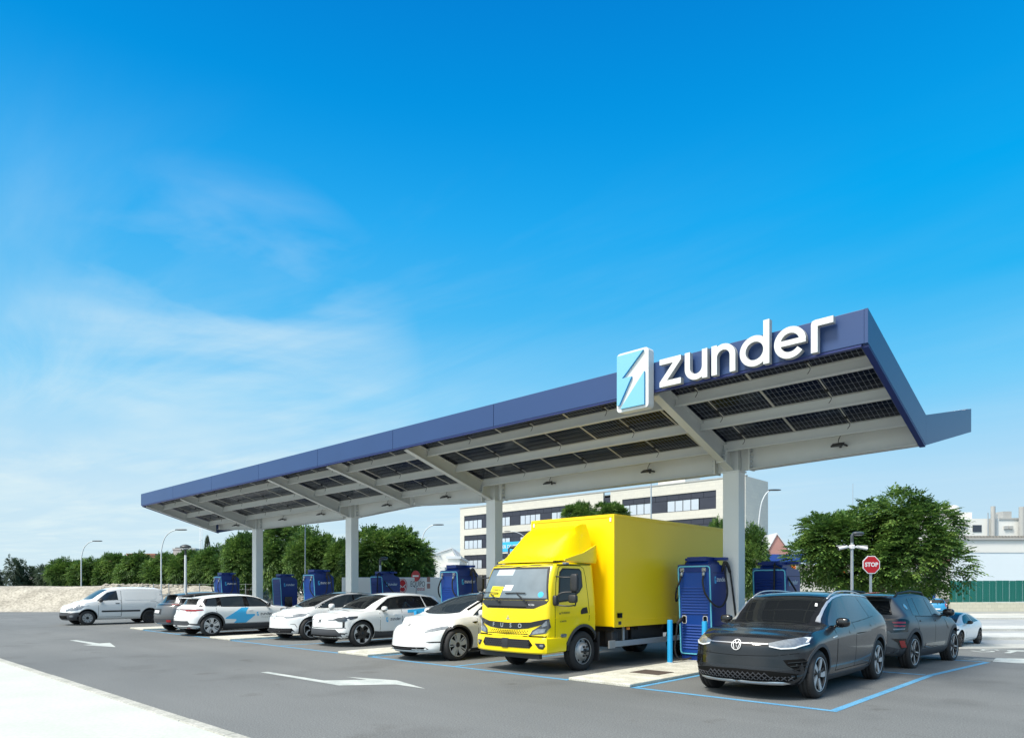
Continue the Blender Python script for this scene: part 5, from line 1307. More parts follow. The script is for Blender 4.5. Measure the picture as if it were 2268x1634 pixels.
# purlins
def purlin(y, x0, x1, zt, h=.185):
    bm = bmesh.new(); box(bm, x0, y-.006, zt-h, x1, y+.006, zt); box(bm, x0, y-.062, zt-h-.008, x1, y+.006, zt-h); box(bm, x0, y-.006, zt, x1, y+.062, zt+.008); box(bm, x0, y-.062, zt-h, x1, y-.056, zt-h+.02)
    obj('purlin', bm, 'white_steel', cn)
bays = [XL+.12]+[v for x in sorted(COLX+[JX]) for v in (x-.02, x+.02)]+[XR-.06]
for y in (11.95, 12.97, 13.98, 15.4, 16.6, 17.8):
    zt = 8.76-.286*y if y < YC else 4.58+.222*(y-YC)
    for a, b in zip(bays[::2], bays[1::2]): purlin(y, a, b, zt-.012)
obj('gutter', boxm(XL+.06, 14.04, 4.70, XR-.06, YC-.014, 4.725), 'white_steel', cn); obj('gutter', boxm(XL+.06, YC+.014, 4.60, XR-.06, 15.3, 4.625), 'white_steel', cn)
# photovoltaic panels
PL = 2.07
def panel_mesh(w, l):
    bm = bmesh.new(); box(bm, .02, .02, .012, PL-.02, l-.02, .02, mi=0)
    for a in ((0, 0, 0, PL, .022, .035), (0, l-.022, 0, PL, l, .035), (0, .022, 0, .022, l-.022, .035), (PL-.022, .022, 0, PL, l-.022, .035)): box(bm, *a, mi=1)
    box(bm, PL/2-.012, .022, .008, PL/2+.012, l-.022, .0118, mi=1)
    for yy in ((.25, .75) if l > .8 else (.5,)): box(bm, PL/2-.035, l*yy-.03, -.012, PL/2+.035, l*yy+.03, .0078, mi=2)
    me = bpy.data.meshes.new('solar_panel'); bm.to_mesh(me); bm.free()
    for k in ('solar', 'solar_frame', 'rubber'): me.materials.append(M[k])
    return me
sl_ = math.hypot(1, .286); pm_full = panel_mesh(0, 1.015*sl_-.004); pm_cut = panel_mesh(0, .82*sl_)
ang = math.atan(-.286); ang2 = math.atan(.222)
nP = int((XR-.03-XL)/PL)+1; QZ = 8.76
for i in range(nP):
    x = XR-.07-(i+1)*PL
    sx = 1
    if x < XL+.06: sx = (x+PL-XL-.06)/PL; x = XL+.06
    if sx < .1: continue
    for y, me in ((11.12, pm_cut), (11.955, pm_full), (12.975, pm_full)):
        obj('solar_panel', me, None, cn, (x+.004, y, QZ-.286*y), (ang, 0, 0)).scale = (sx, 1, 1)
    for y in (15.45, 16.48, 17.5):
        obj('solar_panel', pm_full, None, cn, (x+.004, y, 4.60+.222*(y-YC)), (ang2, 0, 0)).scale = (sx, 1, 1)
bm = bmesh.new()          # hanging leads
for i in range(nP):
    x = XR-.07-(i+.5)*PL
    for y in (11.91, 12.93, 13.94):
        z = 8.76-.286*y; tube(bm, spline([(x, y-.25, z+.03), (x+.02, y-.07, z-.02), (x+.03, y-.072, z-.07), (x-.01, y-.075, z-.13)], 4), .006, 5)
obj('cable', bm, 'rubber', cn)['kind'] = 'stuff'
# floodlights under the beam
fl_lab = ['rightmost', 'second from the right', 'third from the right', 'fourth from the right', 'fourth from the left', 'third from the left', 'second from the left', 'leftmost']
for i, (x, y) in enumerate(((1855, 985), (1431, 1043), (1213, 1069), (983, 1100), (853, 1118), (707, 1138), (622, 1150), (519, 1163))):
    p = PY(x, y, YC-.2)
    f = thing('floodlight', 'small black floodlight under the canopy beam, '+fl_lab[i]+' of the row', 'floodlight', p, 0, 'floodlights along the canopy beam')
    bm = bmesh.new(); box(bm, -.11, -.08, -.012, .11, .08, .018, bevel=.005); bmesh.ops.rotate(bm, verts=bm.verts, matrix=Matrix.Rotation(R(28), 3, 'X')); obj('housing', bm, 'black_plastic', f)
    bm = boxm(-.095, -.065, -.018, .095, .065, -.0125); bmesh.ops.rotate(bm, verts=bm.verts, matrix=Matrix.Rotation(R(28), 3, 'X')); obj('lens', bm, 'pane_blind', f)
    bm = bmesh.new(); box(bm, .11, -.01, -.02, .13, .19, .01); box(bm, -.02, .16, -.03, .02, .19, .03); tube(bm, spline([(0, .08, .03), (-.02, .12, .12), (.02, .17, .24)], 4), .007, 6); obj('bracket', bm, 'black_plastic', f)

# ---- sign on the fascia
sg = thing('logo_sign', 'white rounded plate with a cyan lightning bolt emblem on the canopy fascia', 'sign', (-7.13, Y0-.20, 4.93))
def fy(a, b, z): return (a, -z, b)
bm = bmesh.new(); prism(bm, rrect(-.345, 0, .345, 1.10, .07), -.18, 0, fy); obj('plate', bm, 'letter_white', sg)
for nm, P in (('emblem_piece', LOGO_A), ('emblem_piece', LOGO_B)):
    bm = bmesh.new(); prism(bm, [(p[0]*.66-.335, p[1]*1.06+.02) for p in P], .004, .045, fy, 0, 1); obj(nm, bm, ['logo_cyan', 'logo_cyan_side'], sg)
wd = thing('sign_letters', 'raised white letters spelling zunder standing on the blue canopy fascia', 'sign', (-6.58, Y0-.16, 5.245))
hx = .497; x = 0
for ch, P, w_ in LET:
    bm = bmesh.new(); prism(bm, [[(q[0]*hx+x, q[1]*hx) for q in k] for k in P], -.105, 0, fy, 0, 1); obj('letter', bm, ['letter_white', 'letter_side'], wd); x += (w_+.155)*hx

# ================================================================== CHARGERS
def charger(loc, label, nums, front=True, cabs=True, screen=False, rz=0):
    """local frame: front face at y=0 looking to -y, depth to +y; the top leans forward"""
    W, Dp, H = .80, .84, 2.10; t = thing('charging_station', label, 'charger', loc, rz, 'blue charging stations under the canopy')
    hw = W/2; lean = .13
    def yf(z): return lean*(1-z/H)
    bm = bmesh.new()
    prof = [(lean+.03, .10), (yf(H*.97), H*.96)]+[(.03, H-.015), (.10, H)]+[(Dp-.12, H-.03), (Dp-.02, H-.11), (Dp, H-.25), (Dp, .10)]
    prism(bm, prof, -hw, hw, lambda a, b, z: (z, a, b)); es = [e for e in bm.edges if len(e.link_faces) == 2 and e.calc_face_angle() > .5]
    bmesh.ops.bevel(bm, geom=es, offset=.022, segments=2, affect='EDGES'); obj('cabinet', bm, 'charger_blue', t, smooth=35)
    obj('plinth', boxm(-hw+.04, .14, 0, hw-.04, Dp-.03, .105), 'charger_blue', t)
    def ff(a, b, z): return (a, yf(b)-z, b)          # onto the leaning front face
    fr = rrect(-hw+.015, .13, hw-.015, H-.04, .07, 6); inner = rrect(-hw+.04, .155, hw-.04, H-.065, .05, 6)
    bm = bmesh.new(); n = len(fr)
    for i in range(n):
        a, b, c, d = fr[i], fr[(i+1) % n], inner[(i+1) % n], inner[i]
        lo = [bm.verts.new(ff(*p, -.01)) for p in (a, b, c, d)]; hi = [bm.verts.new(ff(*p, .014)) for p in (a, b, c, d)]
        bm.faces.new(hi); bm.faces.new((lo[0], lo[1], hi[1], hi[0])); bm.faces.new((lo[2], lo[3], hi[3], hi[2]))
    obj('light_strip', bm, 'cyan_trim', t)
    bm = bmesh.new(); prism(bm, rrect(-hw+.05, .165, hw-.05, H-.075, .04, 5), -.01, .006, ff); obj('front_panel', bm, 'charger_face' if front else 'charger_blue', t)
    rows = [z for z in [.26+i*.062 for i in range(9)]]+[1.02+i*.062 for i in range(10)] if front else [.30+i*.066 for i in range(24)]
    vm = bmesh.new(); box(vm, -hw+.08, 0, 0, hw-.09, .03, .030); vmm = bpy.data.meshes.new('louvre')
    for v in vm.verts:
        if v.co.y < .01 and v.co.z > .01: v.co.y += .022
    vm.to_mesh(vmm); vm.free(); vmm.materials.append(M['charger_face' if front else 'charger_blue'])
    for z in rows: obj('louvre', vmm, None, t, (0, yf(z)-.026, z))
    if front:
        bm = bmesh.new()
        for x in (-.26, .24):
            prism(bm, rrect(x-.055, .80, x+.055, .98, .035, 4), .004, .02, ff)
        obj('socket_frame', bm, 'print_white', t)
        bm = bmesh.new()
        for x in (-.26, .24): prism(bm, rrect(x-.042, .813, x+.042, .967, .025, 4), .015, .024, ff)
        obj('socket', bm, 'gloss_black', t)
        bm = bmesh.new()
        for x in (-.26, .24): prism(bm, rrect(x-.06, .995, x+.06, 1.025, .004, 2), .004, .010, ff)
        obj('instruction_label', bm, 'cladding', t)
        bm = bmesh.new(); prism(bm, rrect(-hw+.05, 1.93, hw-.05, 2.02, .02, 3), .006, .028, ff); obj('visor', bm, 'charger_blue', t)
        for x, nmb in zip((-.27, .25), nums):
            bm = bmesh.new(); prism(bm, rrect(x-.045, 1.935, x+.045, 2.015, .018, 4), .029, .033, ff); obj('number_plate', bm, 'print_white', t)
            bm = bmesh.new(); prism(bm, rrect(x-.038, 1.942, x+.038, 2.008, .014, 4), .0335, .036, ff); obj('number_plate', bm, 'gloss_black', t)
            me = text_mesh(nmb, .058, .0005, .001).copy(); me.materials.append(M['print_white'])
            for v in me.vertices: v.co = Vector(ff(x+v.co.x, 1.975+v.co.y, .0375+v.co.z))
            obj('lettering', me, None, t)
    # side print (visible +x side; mirrored text direction for the turned units is handled by the sign of sd)
    sd = 1
    bm, wd_ = word_mesh(.072, lambda a, b, z: (hw+z, .27+a, 1.72+b), .0005, .003); obj('lettering', bm, 'print_white', t)
    bm = bmesh.new()
    for P in (LOGO_A, LOGO_B): prism(bm, [(p[0]*.085, p[1]*.16) for p in P], .0005, .003, lambda a, b, z: (hw+z, .165+a, 1.675+b))
    obj('logo_print', bm, 'print_cyan', t)
    obj('panel_seam', boxm(hw-.001, .10, 1.905, hw+.0015, Dp-.02, 1.913), 'gap', t)
    # cable tray on top
    bm = bmesh.new(); prism(bm, [(.10, H-.02), (Dp-.12, H-.02), (Dp-.22, H+.06), (.16, H+.06)], -.26, .26, lambda a, b, z: (z, a, b)); obj('tray_base', bm, 'charger_blue', t)
    obj('cable_tray', boxm(-.22, .10, H+.06, .22, .66, H+.16, bevel=.008), 'charger_blue', t)
    obj('cable_arm', boxm(.222, .48, H+.085, .50, .62, H+.150, bevel=.006), 'charger_blue', t); obj('cable_arm', boxm(-.48, .48, H+.085, -.222, .62, H+.150, bevel=.006), 'charger_blue', t)
    if cabs:
        for s in (1, -1):
            x0 = .25 if s > 0 else -.27
            if s > 0: pts = [(x0, -.04, 1.86), (x0+.01, -.09, 1.70), (x0+.08, -.10, 1.45), (x0+.22, .02, 1.22), (x0+.30, .22, 1.20), (x0+.32, .42, 1.45), (x0+.24, .50, 1.85), (.455, .52, 2.12), (.50, .56, 2.12), (.54, .62, 1.9), (.62, .70, 1.0), (.66, .74, .3)]
            else: pts = [(x0, -.04, 1.86), (x0-.02, -.09, 1.72), (x0-.10, -.08, 1.55), (x0-.20, .05, 1.35), (x0-.26, .22, 1.30), (x0-.26, .42, 1.6), (-.44, .52, 2.12), (-.48, .58, 2.08), (-.54, .66, 1.5)]
            bm = bmesh.new(); sp = spline(pts, 7); tube(bm, sp, .021, 8); obj('cable', bm, 'rubber', t)
            bm = bmesh.new(); tube(bm, [(x0, -.01, 1.93), (x0, -.04, 1.88), (x0, -.05, 1.84)], [.03, .034, .028], 10); obj('cable_gland', bm, 'galv', t)
            e = (s*.46, .53, 2.14)
            bm = bmesh.new(); tube(bm, spline([(e[0]-s*.06, e[1]-.03, e[2]-.20), (e[0]-s*.02, e[1]-.01, e[2]-.05), (e[0]+s*.01, e[1], e[2]+.0), (e[0]+s*.05, e[1]+.04, e[2]-.08), (e[0]+s*.08, e[1]+.08, e[2]-.22)], 4), [.03]*4+[.036]*9+[.03]*4, 8); obj('cable_boot', bm, 'rubber', t)
        if nums[0] == '07':
            bm = bmesh.new(); x0 = -.26; tube(bm, spline([(x0, -.02, .90), (x0-.03, -.10, .86), (x0-.06, -.14, .78)], 4), [.045, .045, .05, .05, .045, .04, .04, .035, .032], 8); tube(bm, spline([(x0-.06, -.14, .80), (x0-.08, -.15, .55), (x0-.12, -.14, .25), (x0-.06, -.10, .04), (x0+.08, -.03, .03), (x0+.16, .08, .06)], 7), .020, 8); obj('charging_plug', bm, 'rubber', t)
    if screen:
        obj('display', boxm(hw, .20, .72, hw+.02, .58, 1.22, bevel=.006), 'gloss_black', t)
    return t
names = ['charging station numbered 07 and 08 standing between the yellow truck and the dark crossover', 'charging station with hanging cable rising behind the smooth white car', 'charging station facing front behind the white hatchback with a black roof', 'charging station at the far left rising above the cyan flashed hatchback']
for i, (x, nm) in enumerate(((-7.38, ('07', '08')), (-15.37, ('05', '06')), (-23.25, ('03', '04')), (-31.05, ('01', '02')))):
    charger((x, 13.62, .055), names[i], nm)
names = ['rear row charging station with louvred back right of the nearest column', 'rear row charging station seen behind the boxy white crossover, cable across its logo', 'rear row charging station with a dark display beside the second column from the left']
bc = []
for i, x in enumerate((-6.62, -21.95, -29.7)):
    t = charger((x, 15.75, .0), names[i], ('', ''), front=False, cabs=False, screen=i > 0)
    if i < 2:
        pts = [(.10, .10, 2.20), (.14, -.02, 2.16), (.15, -.05, 2.0), (.14, -.06, 1.2), (.12, -.06, .5)] ; bm = bmesh.new(); tube(bm, spline(pts, 6), .021, 8)
        tube(bm, spline([(.16, -.02, 2.14), (.30, .02, 2.05), (.46, .2, 1.72), (.52, .55, 1.38), (.44, .83, 1.42)], 7), .021, 8); obj('cable', bm, 'rubber', t)
# bollards
for lab, p in (('cyan blue steel bollard in front of the numbered charging station, left one', (-7.56, 12.93)), ('cyan blue steel bollard half hidden by the dark crossover at the numbered station', (-6.72, 12.85)), ('cyan blue bollard top showing beside the open flap of the hatchback', (-23.9, 12.9)), ('cyan blue bollard top between the boxy crossover and the smooth white car', (-15.75, 12.7)), ('cyan blue bollard behind the smooth white car at its charging station', (-14.95, 12.9))):
    t = thing('bollard', lab, 'bollard', (*p, .05), 0, 'blue bollards before the chargers')
    bm = bmesh.new(); lathe(bm, [(0, .057), (.90, .057), (.915, .052), (.915, .001)], 24, 'z'); obj('post', bm, 'bollard_blue', t, smooth=50)
    bm = bmesh.new(); lathe(bm, [(0, .075), (.015, .070), (.02, .057)], 20, 'z'); obj('foot', bm, 'line_white', t)

# ================================================================== TRUCK
def truck():
    W = 1.88; t = thing('truck', 'bright yellow box truck with roof fairing, parked nose out under the canopy', 'truck', (-9.27, 9.72, 0))
    L = 1.66; h = W/2
    B = Body(L, W, [(0, .46), (.5, .50), (L, .52)], [(0, 2.12), (.4, 2.15), (L, 2.16)], [(0, 1.40), (L, 1.42)], [(0, 1.05), (L, 1.05)], [(0, h*.965), (.3, h), (L, h)], [(0, h*.95), (.3, h-.02), (L, h-.02)], [(0, h*.89), (L, h*.91)], [(0, .02), (L, .03)],
             (.15, 3.2), [(.42, .05), (.55, .0), (.74, .0), (.80, .03), (1.25, .05), (1.42, .085), (2.04, .33), (2.16, .43)], 1.0, (.0, 2), [(.4, 0), (2.2, .03)], .3, bot_w=.04, rnd=.05, edge=.11, shr=.2, tuck=.0)
    B.shell('cab', 'paint_yellow', t, [(1.22, .40, .475)])
    B.patch('windscreen_seal', [(-.875, 1.405), (.875, 1.405), (.765, 2.045), (-.765, 2.045)], 'front', 'rubber', t, .004, .08)
    B.patch('windscreen', [(-.845, 1.44), (.845, 1.44), (.725, 2.0), (-.725, 2.0)], 'front', 'glass_truck', t, .010, .08)
    B.patch('cowl_panel', [(-.875, 1.40), (.875, 1.40), (.85, 1.34), (.62, 1.245), (-.62, 1.245), (-.85, 1.34)], 'front', 'black_plastic', t, .006, .08)
    B.line('cowl_slot', [(-.60, 1.275), (.45, 1.268)], 'front', 'gap', t, .022, .012)
    # things behind the glass
    B.patch('sun_visor', [(-.50, 2.0), (-.04, 2.0), (-.06, 1.88), (-.54, 1.88)], 'front', 'pane_blind', t, .0115, .1)
    B.patch('paper_sign', [(-.62, 1.46), (-.28, 1.45), (-.22, 1.66), (-.56, 1.67)], 'front', 'paper_yellow', t, .0125, .1)
    text_on(B, t, 'CORREOS', -.42, 1.59, .055, 'print_dark', 'front', .0145)
    B.patch('paper_note', [(-.22, 1.58), (.0, 1.58), (.04, 1.69), (-.18, 1.69)], 'front', 'paper', t, .0125, .1)
    B.patch('round_sticker', arc(.72, 1.51, .055, 0, 342, 19), 'front', 'print_cyan', t, .0125, .04)
    # grille band, lamps
    B.patch('grille_band', [(-.90, 1.06), (-.55, .985), (0, .965), (.55, .985), (.90, 1.06), (.80, .95), (.50, .87), (.25, .845), (-.25, .845), (-.50, .87), (-.80, .95)], 'front', 'gloss_black', t, .010, .07)
    for i, c_ in enumerate('FUSO'): text_on(B, t, c_, -.39+i*.235, .912, .115, 'chrome', 'front', .015, bold=.0015)
    bm = bmesh.new()
    for a in (90, 210, 330):
        c, s = math.cos(R(a)), math.sin(R(a)); pts = [(0, 0), (.022, .016), (.052, 0), (.022, -.016)]
        prism(bm, [(.0+p[0]*c-p[1]*s, 1.055+p[0]*s+p[1]*c) for p in pts], 0, .006)
    o = obj('badge', bm, 'chrome', t); conform(B, o, 'front', .004)
    both(B, 'headlight', [(.90, 1.06), (.80, .95), (.60, .83), (.56, .74), (.86, .78), (.91, .90)], 'front', 'lamp_dark', t, .012, .06)
    both(B, 'headlight_lens', [(.87, 1.03), (.78, .93), (.80, .90), (.88, .93)], 'front', 'lamp', t, .018, .06)
    both(B, 'headlight_lens', [(.62, .80), (.72, .865), (.86, .87), (.84, .80), (.62, .755)], 'front', 'lamp', t, .018, .06)
    bm = bmesh.new()
    for r_ in range(3):
        for k in range(-9, 10):
            x = k*.062+(r_ % 2)*.031; z = .825-r_*.030-.018*(1-abs(x)/.6)
            if abs(x) < .52: s_ = .018*(1-abs(x)*.9)+.004; prism(bm, [(x+q[0], z+q[1]*.7) for q in arc(0, 0, s_, 0, 300, 5)], 0, .003)
    o = obj('grille_hole', bm, 'gap', t); conform(B, o, 'front', .004)
    B.patch('bumper_gap', [(-.94, .735), (-.60, .735), (-.50, .765), (.50, .765), (.60, .735), (.94, .735), (.94, .70), (-.94, .70)], 'front', 'gap', t, .003, .06)
    bm = bmesh.new(); U = []
    for i in range(41):
        u = -1+2*i/40; au = abs(u)
        if au < .8: x = u/.8*.93; y = -.045+.16*(au/.8)**3.2
        else: k = (au-.8)/.2; x = math.copysign(.93+.022*math.sin(min(1, k*2)*PI/2), u); y = .115+k*.55
        U.append((x, y, au))
    rows = []
    for x, y, au in U:
        lift = .02*sst(.7, 1, au)
        prof = [(.40+lift, .10), (.395+lift, .03), (.42+lift, .005), (.52, .0), (.62, .004), (.685, .012), (.705, .035), (.708, .11)]
        nx, ny = (0, 1) if au < .8 else (-math.copysign(1, x), .0)
        if .6 < au < .8: a_ = (au-.6)/.2*.9; nx, ny = -math.copysign(math.sin(a_), x), math.cos(a_)
        rows.append([bm.verts.new((x+nx*o_, y+ny*o_, z)) for z, o_ in prof])
    for p_, q_ in zip(rows, rows[1:]):
        for k in range(len(p_)-1): f = bm.faces.new((p_[k], q_[k], q_[k+1], p_[k+1])); f.smooth = True
    bmesh.ops.recalc_face_normals(bm, faces=bm.faces); bm.normal_update(); bm.faces.ensure_lookup_table()
    if bm.faces[20*7+3].normal.y > 0: bmesh.ops.reverse_faces(bm, faces=bm.faces[:]); bm.normal_update()
    B2 = Body.__new__(Body); B2.L = L; B2.bm = bm; B2.bvh = BVHTree.FromBMesh(bm); bm.faces.ensure_lookup_table()
    bme = bpy.data.meshes.new('bumper'); bm.to_mesh(bme); obj('bumper', bme, 'paint_yellow', t, smooth=40)
    B1, B = B, B2
    B.patch('bumper_grille', [(-.60, .66), (.58, .66), (.66, .56), (.60, .50), (-.60, .50), (-.66, .56)], 'front', 'gap', t, .004, .06)
    bm = bmesh.new()
    for r_ in range(4):
        for k in range(-12, 13):
            x = k*.05+(r_ % 2)*.025; z = .635-r_*.037
            if abs(x) < .60: prism(bm, stroke([(x+q[0], z+q[1]) for q in arc(0, 0, .021, 0, 360, 6)], .007), 0, .006)
    o = obj('bumper_mesh', bm, 'cladding', t); conform(B, o, 'front', .006)
    B.patch('radar_cover', [(-.08, .67), (.08, .67), (.08, .49), (-.08, .49)], 'front', 'black_plastic', t, .018, .08)
    both(B, 'fog_lamp_recess', [(.70, .60), (.88, .60), (.90, .55), (.86, .49), (.78, .50)], 'front', 'black_plastic', t, .006, .05)
    both(B, 'fog_lamp', rrect(.80, .535, .865, .58, .01, 3), 'front', 'lamp', t, .012, .05)
    B = B1
    obj('underrun_bar', boxm(-.84, .10, .29, .74, .20, .40, bevel=.01), 'black_plastic', t)
    # doors and side pieces
    for s in (1, -1):
        ax = 'x+' if s > 0 else 'x-'
        B.patch('window_surround', [(.44, 1.36), (.76, 1.38), (1.12, 1.55), (1.24, 1.66), (1.24, 1.96), (1.18, 2.02), (.66, 2.02), (.56, 1.94)], ax, 'rubber', t, .005, .07)
        B.patch('window', [(.47, 1.39), (.76, 1.41), (1.10, 1.57), (1.21, 1.67), (1.21, 1.95), (1.16, 1.99), (.68, 1.99), (.59, 1.92)], ax, 'glass_dark', t, .009, .07)
        B.line('panel_gap', [(.36, .52), (.355, .9), (.36, 1.3), (.44, 1.75), (.55, 2.03), (.64, 2.075), (1.22, 2.075), (1.32, 2.02), (1.36, 1.85), (1.42, 1.1), (1.40, .98)], ax, 'gap', t, .010)
        B.line('belt_crease', [(.36, 1.06), (1.0, 1.10), (1.62, 1.12)], ax, 'paint_yellow', t, .03, .008)
        B.patch('door_handle', [(1.14, 1.19), (1.20, 1.24), (1.34, 1.26), (1.37, 1.14), (1.14, 1.12)], ax, 'rubber', t, .006, .05)
        B.patch('side_marker', rrect(.52, .70, .68, .76, .02, 3), ax, 'lamp', t, .02, .05)
        B.patch('step_panel', [(.30, .53), (.80, .53), (.76, .42), (.32, .38)], ax, 'black_plastic', t, .012, .06)
        arch(B, t, 1.22, .40, .475, .525, 'cladding', a0=2, a1=178, sides=(s,), off=.025, zmin=.40)
        B.patch('drip_rail', [(.30, 2.085), (1.62, 2.115), (1.62, 2.10), (.30, 2.07)], ax, 'rubber', t, .01, .08)
    text_on(B, t, 'PLANWAY', .66, 1.16, .055, 'print_dark', 'x+', .006); text_on(B, t, 'eCANTER', .58, 1.0, .045, 'print_dark', 'x+', .006)
    B.patch('decal', arc(.49, 1.15, .016, 0, 330, 11), 'x+', 'print_dark', t, .006, .02)
    text_on(B, t, '9C10e', .56, 1.315, .05, 'print_white', 'front', .010)
    # wipers
    for x0, x1 in ((-.42, -.74), (.30, -.12)):
        bm = bmesh.new(); tube(bm, [(x0+.18, .03, 1.37), (x0+.10, .03, 1.42), (x0-.12, .10, 1.52)], .012, 6); tube(bm, [(x0-.42, .085, 1.535), (x0-.12, .085, 1.545), (x0+.10, .09, 1.54)], .011, 6)
        bmesh.ops.create_icosphere(bm, subdivisions=1, radius=.025, matrix=Matrix.Translation((x0+.18, .03, 1.37))); obj('wiper', bm, 'rubber', t)
    # mirrors on tubular arms
    for s in (1, -1):
        bm = bmesh.new(); X = s*1.26
        superell(bm, X, .52, 1.735, .085, .045, .17, .45, 16, 10); superell(bm, X-.02*s, .50, 1.435, .095, .05, .08, .5)
        superell(bm, s*.94, .36, 1.40, .05, .06, .10, .5)
        for P in ([(s*.86, .46, 1.86), (s*1.05, .44, 1.84), (X, .55, 1.84)], [(s*.93, .36, 1.46), (s*1.05, .42, 1.55), (X, .55, 1.56)], [(s*.93, .36, 1.32), (s*1.12, .42, 1.30), (X-.03*s, .52, 1.31), (X, .56, 1.36), (X, .57, 1.86)]):
            tube(bm, spline(P, 4), .014, 7)
        obj('mirror', bm, 'black_plastic', t, smooth=40)
    # air deflector
    bm = bmesh.new(); rows = []; ny = 14; nx = 20
    for j in range(ny+1):
        v = j/ny; y = .52+v*1.22; row = []
        for i in range(nx+1):
            u = -1+2*i/nx; zt = 2.17+.79*math.sin(v*PI/2)**1.25
            k = abs(u)
            wdt = .735+.125*sst(0, .7, v)
            z = 2.17+(zt-2.17)*(1-sst(.78-.1*v, 1.0, k)*(.97 if v < .15 else .92))
            yb = y-.14*(1-k**2.4)*(1-v)
            row.append(bm.verts.new((u*wdt, yb, z)))
        rows.append(row)
    for a, b in zip(rows, rows[1:]):
        for i in range(nx): f = bm.faces.new((a[i], a[i+1], b[i+1], b[i])); f.smooth = True
    back = [bm.verts.new((v.co.x, v.co.y, 2.16)) for v in rows[-1]]
    for i in range(nx): bm.faces.new((rows[-1][i], rows[-1][i+1], back[i+1], back[i]))
    lo = [bm.verts.new((v.co.x, v.co.y, 2.14)) for v in rows[0]]
    for i in range(nx): bm.faces.new((rows[0][i+1], rows[0][i], lo[i], lo[i+1]))
    for sd_, idx in ((1, nx), (-1, 0)):
        col = [r[idx] for r in rows]; cl_ = [bm.verts.new((v.co.x, v.co.y, 2.14)) for v in col]
        for j in range(ny): bm.faces.new((col[j], col[j+1], cl_[j+1], cl_[j]) if sd_ > 0 else (col[j+1], col[j], cl_[j], cl_[j+1]))
    obj('air_deflector', bm, 'paint_yellow', t, smooth=50)
    bm = bmesh.new()            # crease fin along the deflector's side
    bm.free()
    for s in (1, -1):
        bm = bmesh.new(); prism(bm, [(.72, 2.20), (1.30, 2.34), (1.74, 2.52), (1.74, 2.18), (.72, 2.16)], s*.84, s*.875, lambda a, b, z: (z, a, b)); bmesh.ops.recalc_face_normals(bm, faces=bm.faces); obj('deflector_fin', bm, 'paint_yellow', t)
    obj('roof_seam', boxm(-.78, .52, 2.150, .78, 1.66, 2.166), 'rubber', t)
    obj('marker_lamp', boxm(.885, .62, 2.09, .975, .72, 2.13, bevel=.01), 'lamp', t)
    # cargo box
    bw = 1.125; y0, y1, z0, z1 = 2.0, 7.0, .84, 3.14
    bx_ = obj('cargo_box', boxm(-bw, y0, z0, bw, y1, z1, bevel=.012), 'box_yellow', t)
    bm = bmesh.new()
    for s in (1, -1):
        box(bm, s*bw-.03 if s > 0 else s*bw-.012, y0-.012, z0-.01, s*bw+.012 if s > 0 else s*bw+.03, y0+.06, z1+.01, bevel=.01)
        box(bm, s*bw-.03 if s > 0 else s*bw-.012, y1-.06, z0-.01, s*bw+.012 if s > 0 else s*bw+.03, y1+.012, z1+.01, bevel=.01)
        box(bm, s*bw-.04 if s > 0 else s*bw-.010, y0+.062, z1-.055, s*bw+.010 if s > 0 else s*bw+.04, y1-.062, z1+.012, bevel=.008)
        box(bm, s*bw-.04 if s > 0 else s*bw-.010, y0+.062, z0-.012, s*bw+.010 if s > 0 else s*bw+.04, y1-.062, z0+.14, bevel=.006)
    box(bm, -bw+.032, y0-.010, z1-.055, bw-.032, y0+.03, z1+.012, bevel=.008)
    obj('edge_trim', bm, 'box_yellow', bx_)
    bm = bmesh.new()
    for y in [2.6+i*.55 for i in range(8)]:
        for z in (1.9,): prism(bm, [(y+q[0], z+q[1]) for q in arc(0, 0, .012, 0, 300, 5)], bw, bw+.004, lambda a, b, c: (c, a, b))
    obj('rivet', bm, 'box_yellow', bx_)
    obj('data_plate', boxm(bw+.011, 2.10, 1.02, bw+.015, 2.28, 1.12), 'gloss_black', bx_); obj('data_plate', boxm(bw+.0115, 2.14, .88, bw+.015, 2.24, .95), 'print_dark', bx_)
    obj('marker_lamp', boxm(bw-.10, y0-.016, 3.0, bw-.06, y0-.010, 3.08), 'print_white', bx_); obj('marker_lamp', boxm(-bw+.06, y0-.016, 3.0, -bw+.10, y0-.010, 3.08), 'print_white', bx_)
    # chassis
    bm = bmesh.new()
    for s in (1, -1): box(bm, s*.38-.04, 1.0, .55, s*.38+.04, 7.0, .75)
    for y in (2.1, 3.0, 4.0, 5.2, 6.4): box(bm, -1.05, y, .74, 1.05, y+.08, .83)
    box(bm, .45, 2.2, .40, 1.0, 2.7, .78); box(bm, .40, 2.9, .42, .95, 4.2, .80); box(bm, -1.0, 2.3, .42, -.45, 4.3, .78); box(bm, -.9, .25, .42, .9, 1.1, .6)
    obj('chassis', bm, 'rubber', t)
    obj('battery_canister', boxm(.82, 2.10, .46, 1.02, 2.30, .74, bevel=.03), 'black_plastic', t)
    for s in (1, -1):
        bm = boxm(s*1.06-.012, 1.92, .42, s*1.06+.012, 4.75, .54, bevel=.005); box(bm, s*1.06-.05, 2.45, .54, s*1.06-.015, 2.50, .84); box(bm, s*1.06-.05, 4.3, .54, s*1.06-.015, 4.35, .84)
        obj('side_guard', bm, 'galv', t)
        bm = boxm(s*1.06-.014, 1.90, .40, s*1.06+.016, 2.12, .56, bevel=.006); obj('guard_end', bm, 'steel_wheel', t)
        obj('mudflap', boxm(s*.86-.16, 1.70, .16, s*.86+.10, 1.725, .75), 'black_plastic', t)
        bm = bmesh.new(); pr = [(1.22+.50*math.cos(R(a)), .40+.50*math.sin(R(a))) for a in range(0, 181, 12)]
